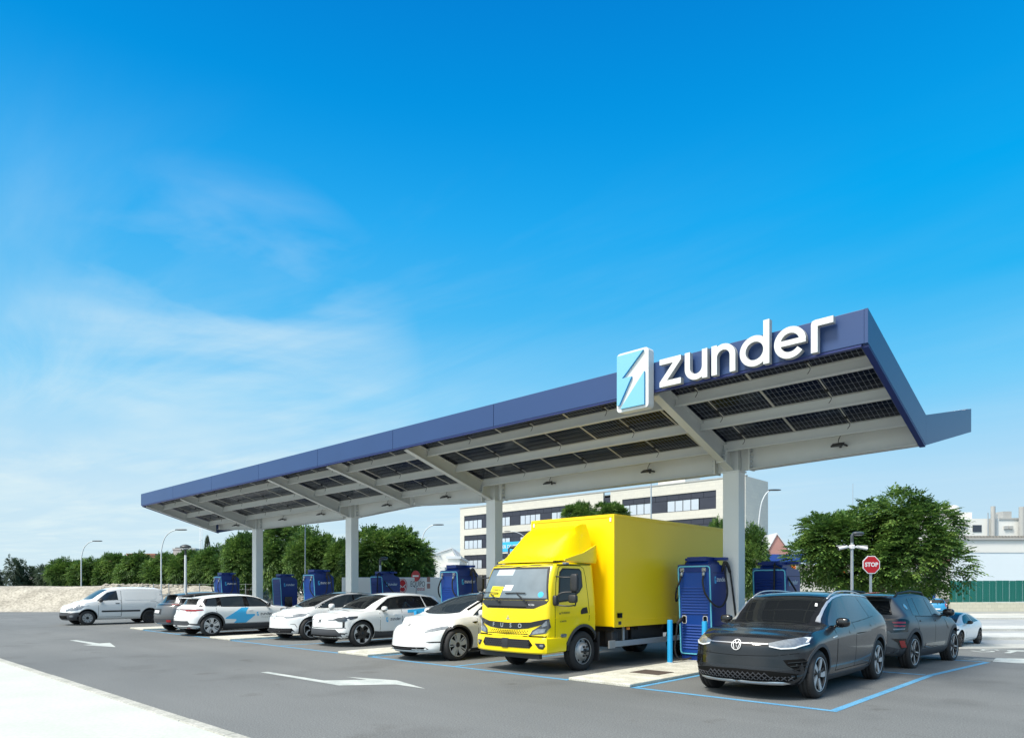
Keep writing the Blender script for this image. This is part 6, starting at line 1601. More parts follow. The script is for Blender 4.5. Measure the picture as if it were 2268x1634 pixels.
        for a, b in zip(pr, pr[1:]):
            f = bm.faces.new([bm.verts.new(p) for p in ((s*.60, a[0], a[1]), (s*.92, a[0], a[1]), (s*.92, b[0], b[1]), (s*.60, b[0], b[1]))])
        obj('inner_arch', bm, 'well', t)
        obj('amber_lamp', boxm(s*1.08, 2.52, .76, s*1.08+s*.03, 2.60, .81) if s > 0 else boxm(-1.11, 2.52, .76, -1.08, 2.60, .81), 'lamp_amber', t)
        wheel(t, s*.83, 1.22, .395, .22, s, 'truck', .255)
        wheel(t, s*.80, 5.5, .385, .22, s, 'truck', .25); wheel(t, s*.55, 5.5, .385, .2, s, 'truck', .25)
    obj('rear_lamp', boxm(.98, 6.98, .60, 1.10, 7.02, .72), 'lamp_red', t); obj('rear_bar', boxm(-1.0, 6.9, .48, 1.0, 6.98, .58), 'black_plastic', t)
    return t
truck()

# ================================================================== CARS
car_suv_dark(); car_white_sedan(); car_small_suv(); car_hatch(); car_tail_white(); car_tail_grey(); van_white()
t, L = suv_matte(); t.rotation_euler = (0, 0, PI-R(6)); 
p = Vector((-4.0, 16.0)); t.location = (-4.22, 19.05, -.03)
t = coupe_white(); P = D(2131, 1424, 28.5); a = R(-5); t.location = (P.x-.9*math.cos(a)+.86*math.sin(a), P.y-.9*math.sin(a)-.86*math.cos(a), gz(P.x, P.y)); t.rotation_euler = (0, 0, a)
t = car_blue(); P = D(2076, 1345, 62); a = R(101.5+8); t.location = (P.x+3.6*math.cos(a), P.y+3.6*math.sin(a), -.80); t.rotation_euler = (0, 0, a+R(90))
P = D(2101, 1343, 66); a = R(101); t = car_generic('gloss_black', 'black car parked beside the small blue hatchback by the wall', H=1.45); t.location = (P.x+4.4*math.cos(a), P.y+4.4*math.sin(a), -.8); t.rotation_euler = (0, 0, a+R(90)); t.scale = (.8, .9, .95)
P = D(642, 1345, 27); t = car_generic('paint_silver', 'pale silver car in the second row between two charging stations', glass='glass_tint'); t.location = (-27.0, 16.9, .0); t.rotation_euler = (0, 0, R(0))
P = D(950, 1330, 34); t = car_generic('paint_white', 'white car in the second row behind the black roofed hatchback'); t.location = (-22.9+.0, 20.2, -.1); t.rotation_euler = (0, 0, R(-52))

# ================================================================== TREES
def crown_mesh(seed, rx, ry, rz, nl, lr, n, leaf=.26, droop=.5, mname='leaf'):
    rnd = random.Random(seed); lobes = []
    for i in range(nl):
        while True:
            v = Vector((rnd.uniform(-1, 1), rnd.uniform(-1, 1), rnd.uniform(-.55, 1)))
            if .35 < v.length < (1.15 if i % 5 == 0 else 1): break
        r = lr*rnd.uniform(.7, 1.25)
        c = Vector((v.x*(rx-r*.7), v.y*(ry-r*.7), v.z*(rz-r*.5))); lobes.append((c, r))
    V = []; F = []
    k = 0
    while k < n:
        c, r = rnd.choice(lobes); d = Vector((rnd.gauss(0, 1), rnd.gauss(0, 1), rnd.gauss(.25, 1))).normalized()
        p = c+d*r*rnd.uniform(.78, 1.08)
        dep = 0
        for c2, r2 in lobes:
            if (p-c2).length < r2*.72: dep += 1
        if dep > 0 and rnd.random() < .85: continue
        k += 1
        o = (d+Vector((rnd.uniform(-.5, .5), rnd.uniform(-.5, .5), rnd.uniform(-.2, .35)))); o.z *= .6; o.normalize()
        side = o.cross(Vector((0, 0, 1)))
        if side.length < .1: side = Vector((1, 0, 0))
        side.normalize(); up = side.cross(o)
        Ls = leaf*rnd.uniform(.8, 1.5)
        for j in range(5):      # a frond: leaflets along a drooping axis
            t = j/4; q = p+o*Ls*1.5*t-Vector((0, 0, droop*Ls*t*t))
            for s_ in ((1, -1) if j < 4 else (0,)):
                dr = (side*s_+o*(.55 if s_ else 1.2)-Vector((0, 0, .35))+up*rnd.uniform(-.2, .2)).normalized()
                ln = Ls*(.62-.2*abs(t-.4)); wv = dr.cross(up).normalized()*ln*.27
                b = len(V); m = q+dr*ln*.5-Vector((0, 0, .0))
                V += [tuple(q), tuple(m+wv), tuple(q+dr*ln-Vector((0, 0, ln*.15))), tuple(m-wv)]; F.append((b, b+1, b+2, b+3))
    me = bpy.data.meshes.new('crown'); me.from_pydata(V, [], F); me.materials.append(M[mname]); me.update()
    return me
def trunk_mesh(h, r, seed):
    rnd = random.Random(seed); bm = bmesh.new(); x = y = 0
    tube(bm, spline([(0, 0, 0), (rnd.uniform(-.05, .05), 0, h*.4), (rnd.uniform(-.1, .1), rnd.uniform(-.1, .1), h*.8), (0, 0, h*1.15)], 4), [r*1.25, r*1.1, r, r*.95, r*.92, r*.9, r*.85, r*.8, r*.75, r*.7, r*.65, r*.6, r*.55], 10)
    for i in range(6):
        a = rnd.uniform(0, 6.28); l = rnd.uniform(.8, 1.6); z = h*rnd.uniform(.75, 1.05)
        tube(bm, spline([(0, 0, z), (math.cos(a)*l*.5, math.sin(a)*l*.5, z+l*.2), (math.cos(a)*l*.9, math.sin(a)*l*.9, z+l*.4)], 3), [r*.5, r*.45, r*.4, r*.35, r*.3, r*.22, r*.15], 6)
    me = bpy.data.meshes.new('trunk'); bm.to_mesh(me); bm.free(); me.materials.append(M['bark']); return me
CR = [crown_mesh(s, 2.5, 2.4, 1.55, 24, .80, 4200, .27) for s in (3, 11, 29)]
CRL = crown_mesh(51, 4.15, 3.7, 2.6, 46, .95, 9500, .27)
CRD = crown_mesh(5, 2.5, 2.2, 1.8, 18, .8, 1500, .3, mname='leaf_dark')
TR = [trunk_mesh(2.0, .13, s) for s in (1, 2)]
def tree(px, top, wpx, d, label, var=0, base=0, crown=None, hfrac=None, rz=None, group='trees in the row beyond the lot'):
    c = D(px, 1300, d); ztop = HC+(HZ-top)*d/FPX; wd_ = wpx*d/FPX
    s = wd_/5.2; t = thing('tree', label, 'tree', (c.x, c.y, base), 0, group)
    me = crown or CR[var % 3]; hz = hfrac or 3.0*s
    zc = ztop-hz*.55
    o = obj('crown', me, None, t, (0, 0, zc-base), (0, 0, random.uniform(0, 6.28) if rz is None else rz)); o.scale = (s, s, hz/3.1)
    k = (zc-base)/2.2; q = obj('trunk', TR[var % 2], None, t, (0, 0, 0), (0, 0, random.uniform(0, 6))); q.scale = (s, s, k)
    return t
row = [(150, 1240, 92, 62), (205, 1241, 95, 61), (256, 1229, 100, 60), (312, 1229, 104, 58), (368, 1230, 104, 56), (424, 1222, 104, 55), (478, 1213, 108, 53), (548, 1188, 130, 48), (628, 1160, 160, 44), (700, 1180, 140, 40), (770, 1200, 120, 39), (858, 1172, 205, 37), (925, 1212, 90, 42)]
lab = ['leftmost tree of the leafy green row, above the end of the rubble bank', 'second tree of the green row, just left of the tall curved street lamp', 'third tree of the green row, right of the first tall curved street lamp', 'tree of the green row rising above the roof of the white van', 'tree of the green row left of the disc headed lamp', 'tree directly behind the disc headed lamp', 'tree below the cypress tip, right of the disc headed lamp', 'taller tree just left of the leftmost canopy column', 'tallest tree of the row, right of the leftmost canopy column', 'tree of the row behind the pair of left charging stations', 'tree partly hidden by the second canopy column', 'broad round tree right of the second canopy column', 'smaller outer tree at the right end of the green row']
for i, (x, tp, w_, d) in enumerate(row): tree(x, tp, w_*.96, d, lab[i], i, hfrac=(1304-tp)*d/FPX)
for i, (x, tp, w_, d, l) in enumerate(((30, 1238, 52, 78, 'dark spindly tree at the far left edge beyond the bank'), (78, 1256, 74, 80, 'dark low tree right of the far left spindly one'), (118, 1250, 66, 76, 'dark bushy tree before the leafy row begins'), (-30, 1262, 80, 80, 'dark low tree cut by the left edge of the view'))):
    tree(x, tp, w_, d, l, i, crown=CRD, hfrac=(1306-tp)*d/FPX, group='dark trees at the far left')
tree(1285, 1117, 84, 52, 'tree top peeping over the yellow truck, left one', 1, hfrac=2.2, group='trees behind the truck'); tree(1350, 1114, 88, 54, 'tree top peeping over the yellow truck, right one', 2, hfrac=2.2, group='trees behind the truck')
tree(1657, 1172, 92, 40, 'tree between the nearest column and the pink gabled building', 0, base=-.8, hfrac=3.6, group='trees behind the truck')
tree(1592, 1158, 60, 44, 'tree just behind the rear top corner of the yellow truck', 1, base=-.8, hfrac=3.2, group='trees behind the truck')
c = D(1946, 1300, 31); t = thing('tree', 'large dense round tree behind the stop sign on the right', 'tree', (c.x, c.y, -.82)); t['label'] = 'large dense round tree behind the stop sign on the right'
o = obj('crown', CRL, None, t, (0, 0, 3.95), (0, 0, 1.1)); o.scale = (.92, .90, .86)
o = obj('trunk', trunk_mesh(2.0, .19, 9), None, t); o.scale = (1, 1, 1.2)
c = D(459, 1300, 95); t = thing('cypress_tree', 'slim dark cypress tip rising above the green tree row', 'tree', (c.x, c.y, 0)); 
bm = bmesh.new(); rnd = random.Random(4)
for i in range(900):
    z = rnd.uniform(.5, 8.6); r = .85*math.sin(min(1, (8.9-z)/6)*PI/2)*rnd.uniform(.7, 1.1); a = rnd.uniform(0, 6.28); p = Vector((r*math.cos(a), r*math.sin(a), z)); s_ = .3
    bm.faces.new([bm.verts.new(p+Vector(q)) for q in ((-.1, 0, -.2), (.1, 0, -.2), (.03+.1*math.cos(a), .1*math.sin(a), .35))])
obj('crown', bm, 'cypress', t); bm = bmesh.new(); tube(bm, [(0, 0, 0), (0, 0, 7)], [.15, .04], 8); obj('trunk', bm, 'bark', t)

# ================================================================== BUILDINGS
def office():
    YB = 79.0
    t = thing('office_building', 'cream block office building with long bands of dark framed windows behind the truck', 'building', (0, 0, -1))
    xL = PY(1019, 1200, YB).x; xR = PY(1651, 1200, YB).x; zT = PY(1300, 1095, YB).z; t.location = (xL, YB, -1)
    Wd = xR-xL; Ht = PY(1019, 1126, YB).z+1; HR = Ht
    fl = 3.31
    def pos(px): return PY(px, 1200, YB).x-xL
    bm = bmesh.new()
    secs = [(0, pos(1336)), (pos(1352), Wd)]
    def zz(px, py): return PY(px, py, YB).z+1
    tops = zz(1060, 1139)       # head of the top window band
    bands = []
    for k in range(0, 6):
        z1 = tops-fl*k+fl; bands.append((z1-2.28, z1))
    # wall: strips between bands (front), solid return walls
    spans = [(pos(1028), pos(1296)), (pos(1378), pos(1586))]
    ys = 0
    x_edges = [0, spans[0][0], spans[0][1], spans[1][0], spans[1][1], Wd]
    zs = [0]+[v for b in bands[::-1] for v in b if v < Ht]+[Ht+2.4]
    for (a, b, hh) in ((0, pos(1336), Ht), (pos(1352), Wd, Ht)):
        pass
    # piers
    piers = [(0, spans[0][0]), (spans[0][1], pos(1336)), (pos(1352), spans[1][0]), (spans[1][1], Wd)]
    for a, b in piers: box(bm, a, 0, 0, b, .35, Ht)
    for sidx, (a, b) in enumerate(spans):
        prev = 0
        for z0, z1 in bands[::-1]:
            if z1 > Ht-.3: continue
            box(bm, a+.002, 0, prev, b-.002, .35, z0); prev = z1
        box(bm, a+.002, 0, prev, b-.002, .35, Ht)
    box(bm, 0, .35, 0, .35, 6.5, Ht); box(bm, Wd-.35, .35, 0, Wd, 6.5, Ht); box(bm, .35, 6.2, 0, Wd-.35, 6.5, Ht); box(bm, .35, .36, Ht-.5, Wd-.35, 6.2, Ht-.4)
    obj('wall', bm, 'block_cream', t)
    obj('parapet_cap', boxm(-.1, -.08, Ht, Wd+.1, .45, Ht+.12), 'plaster_grey', t)
    obj('stair_window', boxm(pos(1336)+.02, .12, 2, pos(1352)-.02, .30, Ht-.8), 'win_dark', t)
    pane_m = {}
    def window(x0, x1, z0, z1, dark=False, n=4):
        w_ = thing0('window', t, (x0, .06, z0))
        bm = bmesh.new(); W_ = x1-x0; H_ = z1-z0
        box(bm, 0, 0, 0, W_, .08, .05); box(bm, 0, 0, H_-.05, W_, .08, H_)
        for i in range(n+1): x = W_*i/n; box(bm, max(0, x-.045), .002, .05, min(W_, x+.045), .078, H_-.05)
        obj('frame', bm, 'win_frame', w_)
        for i in range(n):
            pw = W_/n-.09; k = (round(pw, 2), round(H_, 2))
            if k not in pane_m: b_ = boxm(0, .03, .05, pw, .045, H_-.05); m_ = bpy.data.meshes.new('pane'); b_.to_mesh(m_); b_.free(); m_.materials.append(M['pane_blind']); pane_m[k] = m_
            o = obj('pane', pane_m[k], None, w_, (W_*i/n+.045, 0, 0))
    def thing0(name, par, loc):
        o = bpy.data.objects.new(name, None); C.objects.link(o); o.parent = par; o.location = loc; return o
    tiles = {}
    for sidx, (a, b) in enumerate(spans):
        for bi, (z0, z1) in enumerate(bands):
            if z1 > Ht-.3: continue
            obj('band_back', boxm(a, .30, z0, b, .345, z1), 'win_dark', t)
            # dark panels over the windows
            n = int((b-a)/1.55); tw = (b-a)/n
            bmx = boxm(.02, 0, 0, tw-.02, .04, .74); mm = bpy.data.meshes.new('panel'); bmx.to_mesh(mm); bmx.free(); mm.materials.append(M['win_dark'])
            for i in range(n): obj('panel', mm, None, t, (a+i*tw, .10, z1-.76))
            # windows and dark infill
            unit = 6.2; cnt = max(1, round((b-a)/unit)); u = (b-a)/cnt
            for i in range(cnt):
                window(a+i*u+.05, a+i*u+u*.66, z0+.02, z1-.80)
                obj('infill_panel', boxm(a+i*u+u*.67, .10, z0+.02, a+(i+1)*u-.02, .15, z1-.80), 'win_dark', t)
    obj('penthouse', boxm(pos(1440), 2, Ht-.4, pos(1500), 6, Ht+2.6), 'plaster_white', t); obj('penthouse_roof', boxm(pos(1436), 1.6, Ht+2.6, pos(1504), 6.3, Ht+2.8), 'plaster_white', t)
    # banner with lettering
    z = zz(1130, 1210)
    bn = obj('banner', boxm(pos(1108), -.06, z-.75, pos(1160), -.01, z+.75), 'print_cyan', t)
    me = text_mesh('TALLER DE DESPACHO', 1.0, .01).copy(); me.materials.append(M['print_white'])
    o = obj('lettering', me, None, t, (pos(1136), -.08, z-.02), (R(90), 0, 0)); sc = (pos(1172)-pos(1088))/o.dimensions.x if o.dimensions.x else 1
    xs_ = [v.co.x for v in me.vertices]; sc = (pos(1170)-pos(1090))/(max(xs_)-min(xs_)); o.scale = (sc, sc, 1)
    # small plant details
    obj('gas_meter', boxm(Wd, 4, 6, Wd+.2, 4.6, 6.8), 'plaster_grey', t)
office()
def hall(x0, y0, x1, y1, d, label, wall, roof=None, depth=15, gable=None, zbase=-1, cat='building', rz=None, overh=.2):
    """box building facing the camera: left/right image x, top y0"""
    a = D(x0, y1, d); b = D(x1, y1, d); zt = HC+(HZ-y0)*d/FPX; wd_ = (b-a).xy.length; an = math.atan2(b.y-a.y, b.x-a.x)
    t = thing('industrial_building', label, cat, (a.x, a.y, zbase), an); H_ = zt-zbase
    obj('wall', boxm(0, 0, 0, wd_, depth, H_), wall, t)
    if gable:
        bm = bmesh.new(); prism(bm, [(0, H_), (wd_, H_), (wd_*gable[0], H_+gable[1])], 0, .3, lambda p, q, r: (p, r, q)); obj('gable', bm, gable[2] if len(gable) > 2 else wall, t)
        bm = bmesh.new(); prism(bm, [(-overh, H_-.05), (wd_*gable[0], H_+gable[1]+.02), (wd_+overh, H_-.05), (wd_+overh, H_+.12), (wd_*gable[0], H_+gable[1]+.2), (-overh, H_+.12)], -.15, depth, lambda p, q, r: (p, r, q)); obj('roof', bm, roof or 'roof_metal', t)
    elif roof: obj('roof', boxm(-overh, -overh, H_, wd_+overh, depth, H_+.35), roof, t)
    return t, wd_, H_
# far small buildings over the left trees
hall(226, 1238, 250, 1300, 150, 'small reddish block showing above the trees behind the first curved street lamp', 'brick_red', zbase=0)
hall(281, 1229, 343, 1300, 140, 'low brick building above the tree row left of the disc headed lamp', 'brick_red', 'brick_red', zbase=0, overh=.1)
hall(383, 1217, 432, 1300, 150, 'grey flat roofed building behind the disc headed lamp', 'plaster_grey', 'plaster_grey', zbase=0, overh=.1)
hall(60, 1276, 220, 1300, 160, 'pale far building low behind the dark trees', 'plaster_white', zbase=0)
# warehouses left of the office block
t, w_, h_ = hall(930, 1238, 1012, 1300, 100, 'cream warehouse with a pitched white roof left of the office building', 'plaster_white', 'roof_metal', gable=(.86, 1.5), zbase=-.5)
for i in range(3): obj('rooflight', boxm(1.8+i*.45, -.3, h_+.55, 2.1+i*.45, 3, h_+.62), 'pane_blind', t)
obj('door', boxm(.7, -.04, 0, 1.7, .0, 2.6), 'plaster_grey', t)
t, w_, h_ = hall(992, 1237, 1018, 1300, 92, 'white shed with a blue stripe beside the office building', 'plaster_white', 'roof_metal', zbase=-.5)
obj('stripe', boxm(.05, -.03, h_-1.35, w_-.05, -.001, h_-.95), 'beam_blue', t)
t, w_, h_ = hall(930, 1255, 985, 1300, 80, 'low white workshop with blue framed glazing behind the no entry sign', 'plaster_white', zbase=-.5)
for i in range(5):
    o = obj('window', boxm(.2+i*.55, -.05, 1.2, .65+i*.55, -.001, 2.6), 'pane_blind', t); obj('frame', boxm(.17+i*.55, -.06, 2.62, .68+i*.55, -.002, 2.7), 'beam_blue', o)
# pink gabled hall and cream wall on the right
t, w_, h_ = hall(1690, 1243, 1762, 1300, 82, 'pink gabled hall with a pale metal roof right of the office building', 'block_cream', 'roof_metal', gable=(.42, 3.2, 'brick_pink'), zbase=-1, depth=10)
t, w_, h_ = hall(1640, 1250, 2104, 1350, 70, 'long cream block wall building with a pink upper band behind the big tree', 'block_cream', zbase=-1, depth=8)
obj('upper_band', boxm(w_*.70, -.05, h_-.0, w_, 6, h_+1.9), 'brick_pink', t)
obj('poster', boxm(w_*.82, -.04, .6, w_*.93, -.001, 2.4), 'beam_blue', t)
o = obj('poster', boxm(w_*.82, -.045, .35, w_*.93, -.002, .62), 'lamp_amber', t)
# big white hall, right edge
t, w_, h_ = hall(2112, 1194, 2620, 1350, 84, 'large pale blue white hall with a tiled eave behind the green fence', 'plaster_cool', 'roof_tile', zbase=-1, depth=20)
obj('white_band', boxm(0, -.06, h_-1.6, w_, -.001, h_-.05), 'plaster_white', t); obj('gutter', boxm(0, -.3, h_-.05, w_, 0, h_+.12), 'plaster_grey', t); 
bm = bmesh.new()
for i in range(70): box(bm, i*.38, -.25, h_+.35, i*.38+.2, 1.2, h_+.42)
obj('tile', bm, 'roof_tile', t)['kind'] = 'stuff'
# industrial plant top right
t, w_, h_ = hall(2090, 1148, 2213, 1300, 150, 'white industrial block with pipes and a round tank on top, upper right', 'plaster_white', zbase=-1, depth=14)
obj('upper_block', boxm(w_*.10, 2, h_, w_*.62, 10, h_+1.6), 'plaster_white', t)
bm = bmesh.new(); lathe(bm, [(h_+1.6, 3.1), (h_+3.0, 3.1), (h_+3.3, 2.9), (h_+3.3, .01)], 32, 'z'); bmesh.ops.translate(bm, verts=bm.verts, vec=(w_*.30, 6, 0)); obj('tank', bm, 'plaster_white', t, smooth=40)
obj('window', boxm(w_*.52, -.1, h_-2.9, w_*.68, -.001, h_-1.4), 'pane_dark', t); obj('vent', boxm(w_*.30, -.2, h_-1.9, w_*.42, -.001, h_-.8), 'plaster_grey', t)
for k, (xf, hh, r) in enumerate(((.86, 2.6, .45), (.77, 1.2, .12), (.83, 1.0, .1), (.93, .9, .1))):
    bm = bmesh.new(); tube(bm, [(w_*xf, -.5, h_-5), (w_*xf, -.5, h_+hh)], r, 12); obj('chimney' if k == 0 else 'pipe', bm, 'plaster_grey' if k == 0 else 'galv', t, smooth=40)
t, w_, h_ = hall(2213, 1150, 2420, 1300, 160, 'second white industrial block with a tall round chimney at the right edge', 'plaster_white', 'plaster_grey', zbase=-1, depth=14)
bm = bmesh.new(); tube(bm, [(4.5, -1, h_-6), (4.5, -1, h_+2.8)], .6, 16); obj('chimney', bm, 'plaster_grey', t, smooth=40)
for i in range(2): obj('air_conditioner', boxm(1.0+i*1.1, -.4, h_-2.2, 1.9+i*1.1, -.001, h_-1.5), 'plaster_grey', t)
obj('roof_house', boxm(1.6, 1, h_+.35, 3.6, 4, h_+2.0), 'plaster_grey', t)
# low wall with green sheet fence
def fence():
    a = D(2106, 1357, 62); b = D(2620, 1357, 64); wd_ = (b-a).xy.length; an = math.atan2(b.y-a.y, b.x-a.x)
    t = thing('boundary_wall', 'low beige block wall carrying a green sheet metal fence on the right', 'wall', (a.x, a.y, -.82), an)
    obj('wall', boxm(0, 0, 0, wd_, .3, 1.12), 'block_wall', t); obj('footing', boxm(-.2, -.3, 0, wd_, -.001, .28), 'plaster_grey', t)
    f = thing('green_fence', 'green corrugated sheet fence standing on the low beige wall', 'fence', (a.x, a.y, .30), an)
    bm = bmesh.new(); n = 8; w_ = .62; pts = []
    for i in range(n): 
        x = w_*i/n; o_ = 0 if i % 2 else .035; pts += [(x, o_), (x+w_/n*.75, o_)]
    pts.append((w_, .035 if n % 2 else .035))
    for (x0, y0), (x1, y1) in zip(pts, pts[1:]):
        q = [bm.verts.new(p) for p in ((x0, y0, 0), (x1, y1, 0), (x1, y1, 1.93), (x0, y0, 1.93))]; bm.faces.new(q)
    me = bpy.data.meshes.new('panel'); bm.to_mesh(me); bm.free(); me.materials.append(M['fence_green'])
    for i in range(int(wd_/.64)): obj('panel', me, None, f, (i*.64, .12+random.uniform(-.01, .01), random.uniform(-.015, .015)+i*.004))
    bm = bmesh.new()
    for z in (.2, 1.7): box(bm, 0, .19, z, wd_, .23, z+.05)
    obj('rail', bm, 'fence_green', f)
fence()
# blue and orange portal frame of a service bay
P = D(1756, 1310, 58); t = thing('portal_frame', 'dark blue beam on orange posts between the tree and the rear charging station', 'frame', (P.x, P.y, -.8), YAW)
def up(px, d, py): return HC+(HZ-py)*d/FPX+.8
obj('beam', boxm(-2.4, -.2, up(0, 58, 1243), 2.0, .2, up(0, 58, 1227)), 'beam_blue', t)
for x in (0, 4.2): obj('post', boxm(x-.17, -.17, 0, x+.17, .17, up(0, 58, 1243)-.002), 'orange', t)
obj('beam', boxm(2.0, -.2, up(0, 58, 1243), 6.2, .2, up(0, 58, 1230)), 'beam_blue', t)

# ================================================================== LAMPS, SIGNS, MASTS
def street_lamp(px, base_y, hx, hy, d, label, m='pole_white', zb=0):
    """curved mast: base under px, head at hx,hy"""
    r = D(px, HZ, d); e = D(hx, hy, d); t = thing('street_lamp', label, 'street lamp', (r.x, r.y, zb), 0, 'curved street lamps'); H_ = e.z-zb
    v = Vector((e.x-r.x, e.y-r.y)); k = d/60
    bm = bmesh.new(); pts = [(0, 0, 0), (0, 0, H_*.35), (0, 0, H_*.68), (v.x*.03, v.y*.03, H_*.78), (v.x*.16, v.y*.16, H_*.90), (v.x*.40, v.y*.40, H_*.97), (v.x*.68, v.y*.68, H_*.998), (v.x*.8, v.y*.8, H_)]
    sp = spline(pts, 5); n = len(sp); tube(bm, sp, [.052-.022*i/n for i in range(n)], 8); obj('pole', bm, m, t, smooth=50)
    bm = bmesh.new(); u = v.normalized(); superell(bm, v.x*.85, v.y*.85, H_-.02, .42, .13, .05, .7); bmesh.ops.rotate(bm, verts=bm.verts, cent=(v.x*.85, v.y*.85, H_), matrix=Matrix.Rotation(math.atan2(u.y, u.x), 3, 'Z')); obj('lamp_head', bm, 'lamp_head', t, smooth=50)
for a in ((180, 0, 222, 1197, 58, 'tall curved street lamp left of the row, above the white van'), (232, 0, 264, 1227, 90, 'small distant curved lamp over the brick block'), (357, 0, 409, 1172, 48, 'tall curved street lamp left of the disc headed lamp'), (373, 0, 400, 1212, 75, 'far curved lamp just behind the disc headed lamp'), (932, 0, 978, 1161, 52, 'curved street lamp right of the broad round tree'), (1174, 0, 1115, 1176, 80, 'curved lamp arm before the office windows'), (1680, 0, 1722, 1084, 44, 'curved street lamp at the right corner of the office building', 'pole_white', -.8), (140, 0, 160, 1243, 100, 'very distant curved lamp at the left of the tree row')):
    street_lamp(*a)
def straight_pole(px, top, d, label, r=.07, zb=0, m='pole_white', cat='pole', name='pole'):
    c = D(px, top, d); bm = bmesh.new(); tube(bm, [(0, 0, 0), (0, 0, c.z-zb)], [r, r*.8], 10); o = obj(name, bm, m, None, (c.x, c.y, zb), smooth=50); tag(o, label, cat)
straight_pole(676, 1158, 36, 'plain white pole top among the trees behind the canopy beam', .035); straight_pole(1442, 1066, 55, 'tall plain grey pole in front of the office windows', m='galv')
straight_pole(1889, 1070, 70, 'very thin aerial rising from behind the big tree', .03, m='galv', cat='aerial', name='aerial')
c = D(444, 1155, 110); t = thing('lattice_mast', 'faint thin lattice mast rising behind the tree row', 'mast', (c.x, c.y, 0)); H_ = c.z
bm = bmesh.new()
for x, y in ((.2, 0), (-.2, 0), (0, .3)): tube(bm, [(x, y, 0), (x, y, H_)], .035, 4)
for i in range(30): z = H_*i/30; tube(bm, [(.2, 0, z), (-.2, 0, z+H_/60), (.2, 0, z+H_/30)], .02, 4)
obj('lattice', bm, 'pole_white', t); obj('arm', boxm(-.5, -.05, H_-3, .5, .05, H_-2.9), 'pole_white', t); obj('arm', boxm(-.5, -.05, H_*.6, .5, .05, H_*.6+.1), 'pole_white', t)
def disc_lamp(px, by, top, d, label, zb=0, tilt=0, hd=.42, side=False, sdir=1, sz=1):
    c = D(px, top, d); H_ = c.z-zb; t = thing('lamp_post', label, 'lamp post', (c.x, c.y, zb), YAW, 'disc headed lamp posts')
    bm = bmesh.new(); tube(bm, [(0, 0, 0), (0, 0, H_-.42 if not side else H_-.1)], [.055, .045], 12); obj('pole', bm, 'pole_white' if not side else 'galv', t, smooth=50)
    if not side:
        bm = bmesh.new(); lathe(bm, [(H_-.50, .035), (H_-.22, .04), (H_-.20, .09)], 16, 'z'); obj('neck', bm, 'lamp_head', t)
        bm = bmesh.new(); lathe(bm, [(H_-.20, .06), (H_-.12, hd*.90), (H_-.10, hd), (H_-.07, hd*.95), (H_-.02, hd*.5), (H_, .01)], 32, 'z'); obj('lamp_head', bm, 'lamp_head', t, smooth=50)
        bm = bmesh.new(); lathe(bm, [(H_-.205, .06), (H_-.125, hd*.85)], 32, 'z', closed=True); obj('lens', bm, 'pane_blind', t)
    else:
        s = sdir
        bm = bmesh.new(); tube(bm, [(0, 0, H_-.28), (0, 0, H_-.05), (s*.03, 0, H_-.0)], [.05, .05, .05], 10); superell(bm, s*.34*sz, 0, H_+.03, .32*sz, .20*sz, .085*sz**.5, .8, 20, 10); obj('lamp_head', bm, 'lamp_head', t, smooth=50)
        bm = bmesh.new(); superell(bm, s*.36*sz, 0, H_-.02*sz, .24*sz, .14*sz, .03, .8, 20, 6); obj('lens', bm, 'galv', t, smooth=50)
    return t, H_
disc_lamp(411, 1310, 1205, 27, 'white lamp post with a dark disc head left of the canopy', hd=.21)
disc_lamp(1127, 1300, 1213, 34, 'lamp post with an oval dark head beside the truck fairing', side=True, sdir=1)
disc_lamp(842, 1270, 1237, 30, 'small lamp post with a hooded dark head behind the second column', side=True, sz=.5)
t, H_ = disc_lamp(1887, 1310, 1183, 24, 'lamp post with a hooded head and two white cameras by the stop sign', zb=-.3, side=True, sz=.62)
cz = HC+(HZ-1211)*24/FPX+.3
bm = boxm(-.07, -.07, cz-.07, .07, .07, cz+.08, bevel=.02); box(bm, -.22, -.04, cz-.02, .2, .02, cz+.03); obj('camera_bracket', bm, 'print_white', t)
for s, a in ((-1, .12), (1, -.1)):
    cmn = thing('security_camera', 'white bullet camera on the lamp post, pointing '+('left' if s < 0 else 'right'), 'camera', (t.location.x+s*.24*RT.x, t.location.y+s*.24*RT.y, cz-.3), YAW)
    bm = bmesh.new(); tube(bm, [(-s*.06, 0, .01), (s*.26, -.06, -.06)], .055, 12); box(bm, min(-s*.08, s*.28), -.06, .03, max(-s*.08, s*.28), .05, .05); obj('housing', bm, 'print_white', cmn, smooth=40)
    bm = bmesh.new(); tube(bm, [(s*.258, -.0595, -.0595), (s*.275, -.062, -.063)], .045, 12); obj('lens', bm, 'gloss_black', cmn)
# stop sign
c = D(1930, 1250, 21.5); t = thing('stop_sign', 'red octagonal STOP sign with white border on a grey post', 'sign', (c.x, c.y, -.2), YAW+R(4)); zc = c.z+.2; rr = .285
bm = bmesh.new(); octo = lambda r: [(r*math.cos(R(22.5+45*i)), zc+r*math.sin(R(22.5+45*i))) for i in range(8)]
prism(bm, octo(rr/math.cos(R(22.5))*.97), -.02, 0, lambda a, b, z: (a, -z, b)); obj('plate', bm, 'print_white', t)
bm = bmesh.new(); prism(bm, octo(rr/math.cos(R(22.5))*.88), .001, .004, lambda a, b, z: (a, -z, b)); obj('red_field', bm, 'red', t)
me = text_mesh('STOP', .178, .001, .007).copy(); me.materials.append(M['print_white']); obj('lettering', me, None, t, (0, -.006, zc), (R(90), 0, 0))
obj('post', boxm(-.035, .022, 0, .035, .062, zc+.2, bevel=.004), 'galv', t)
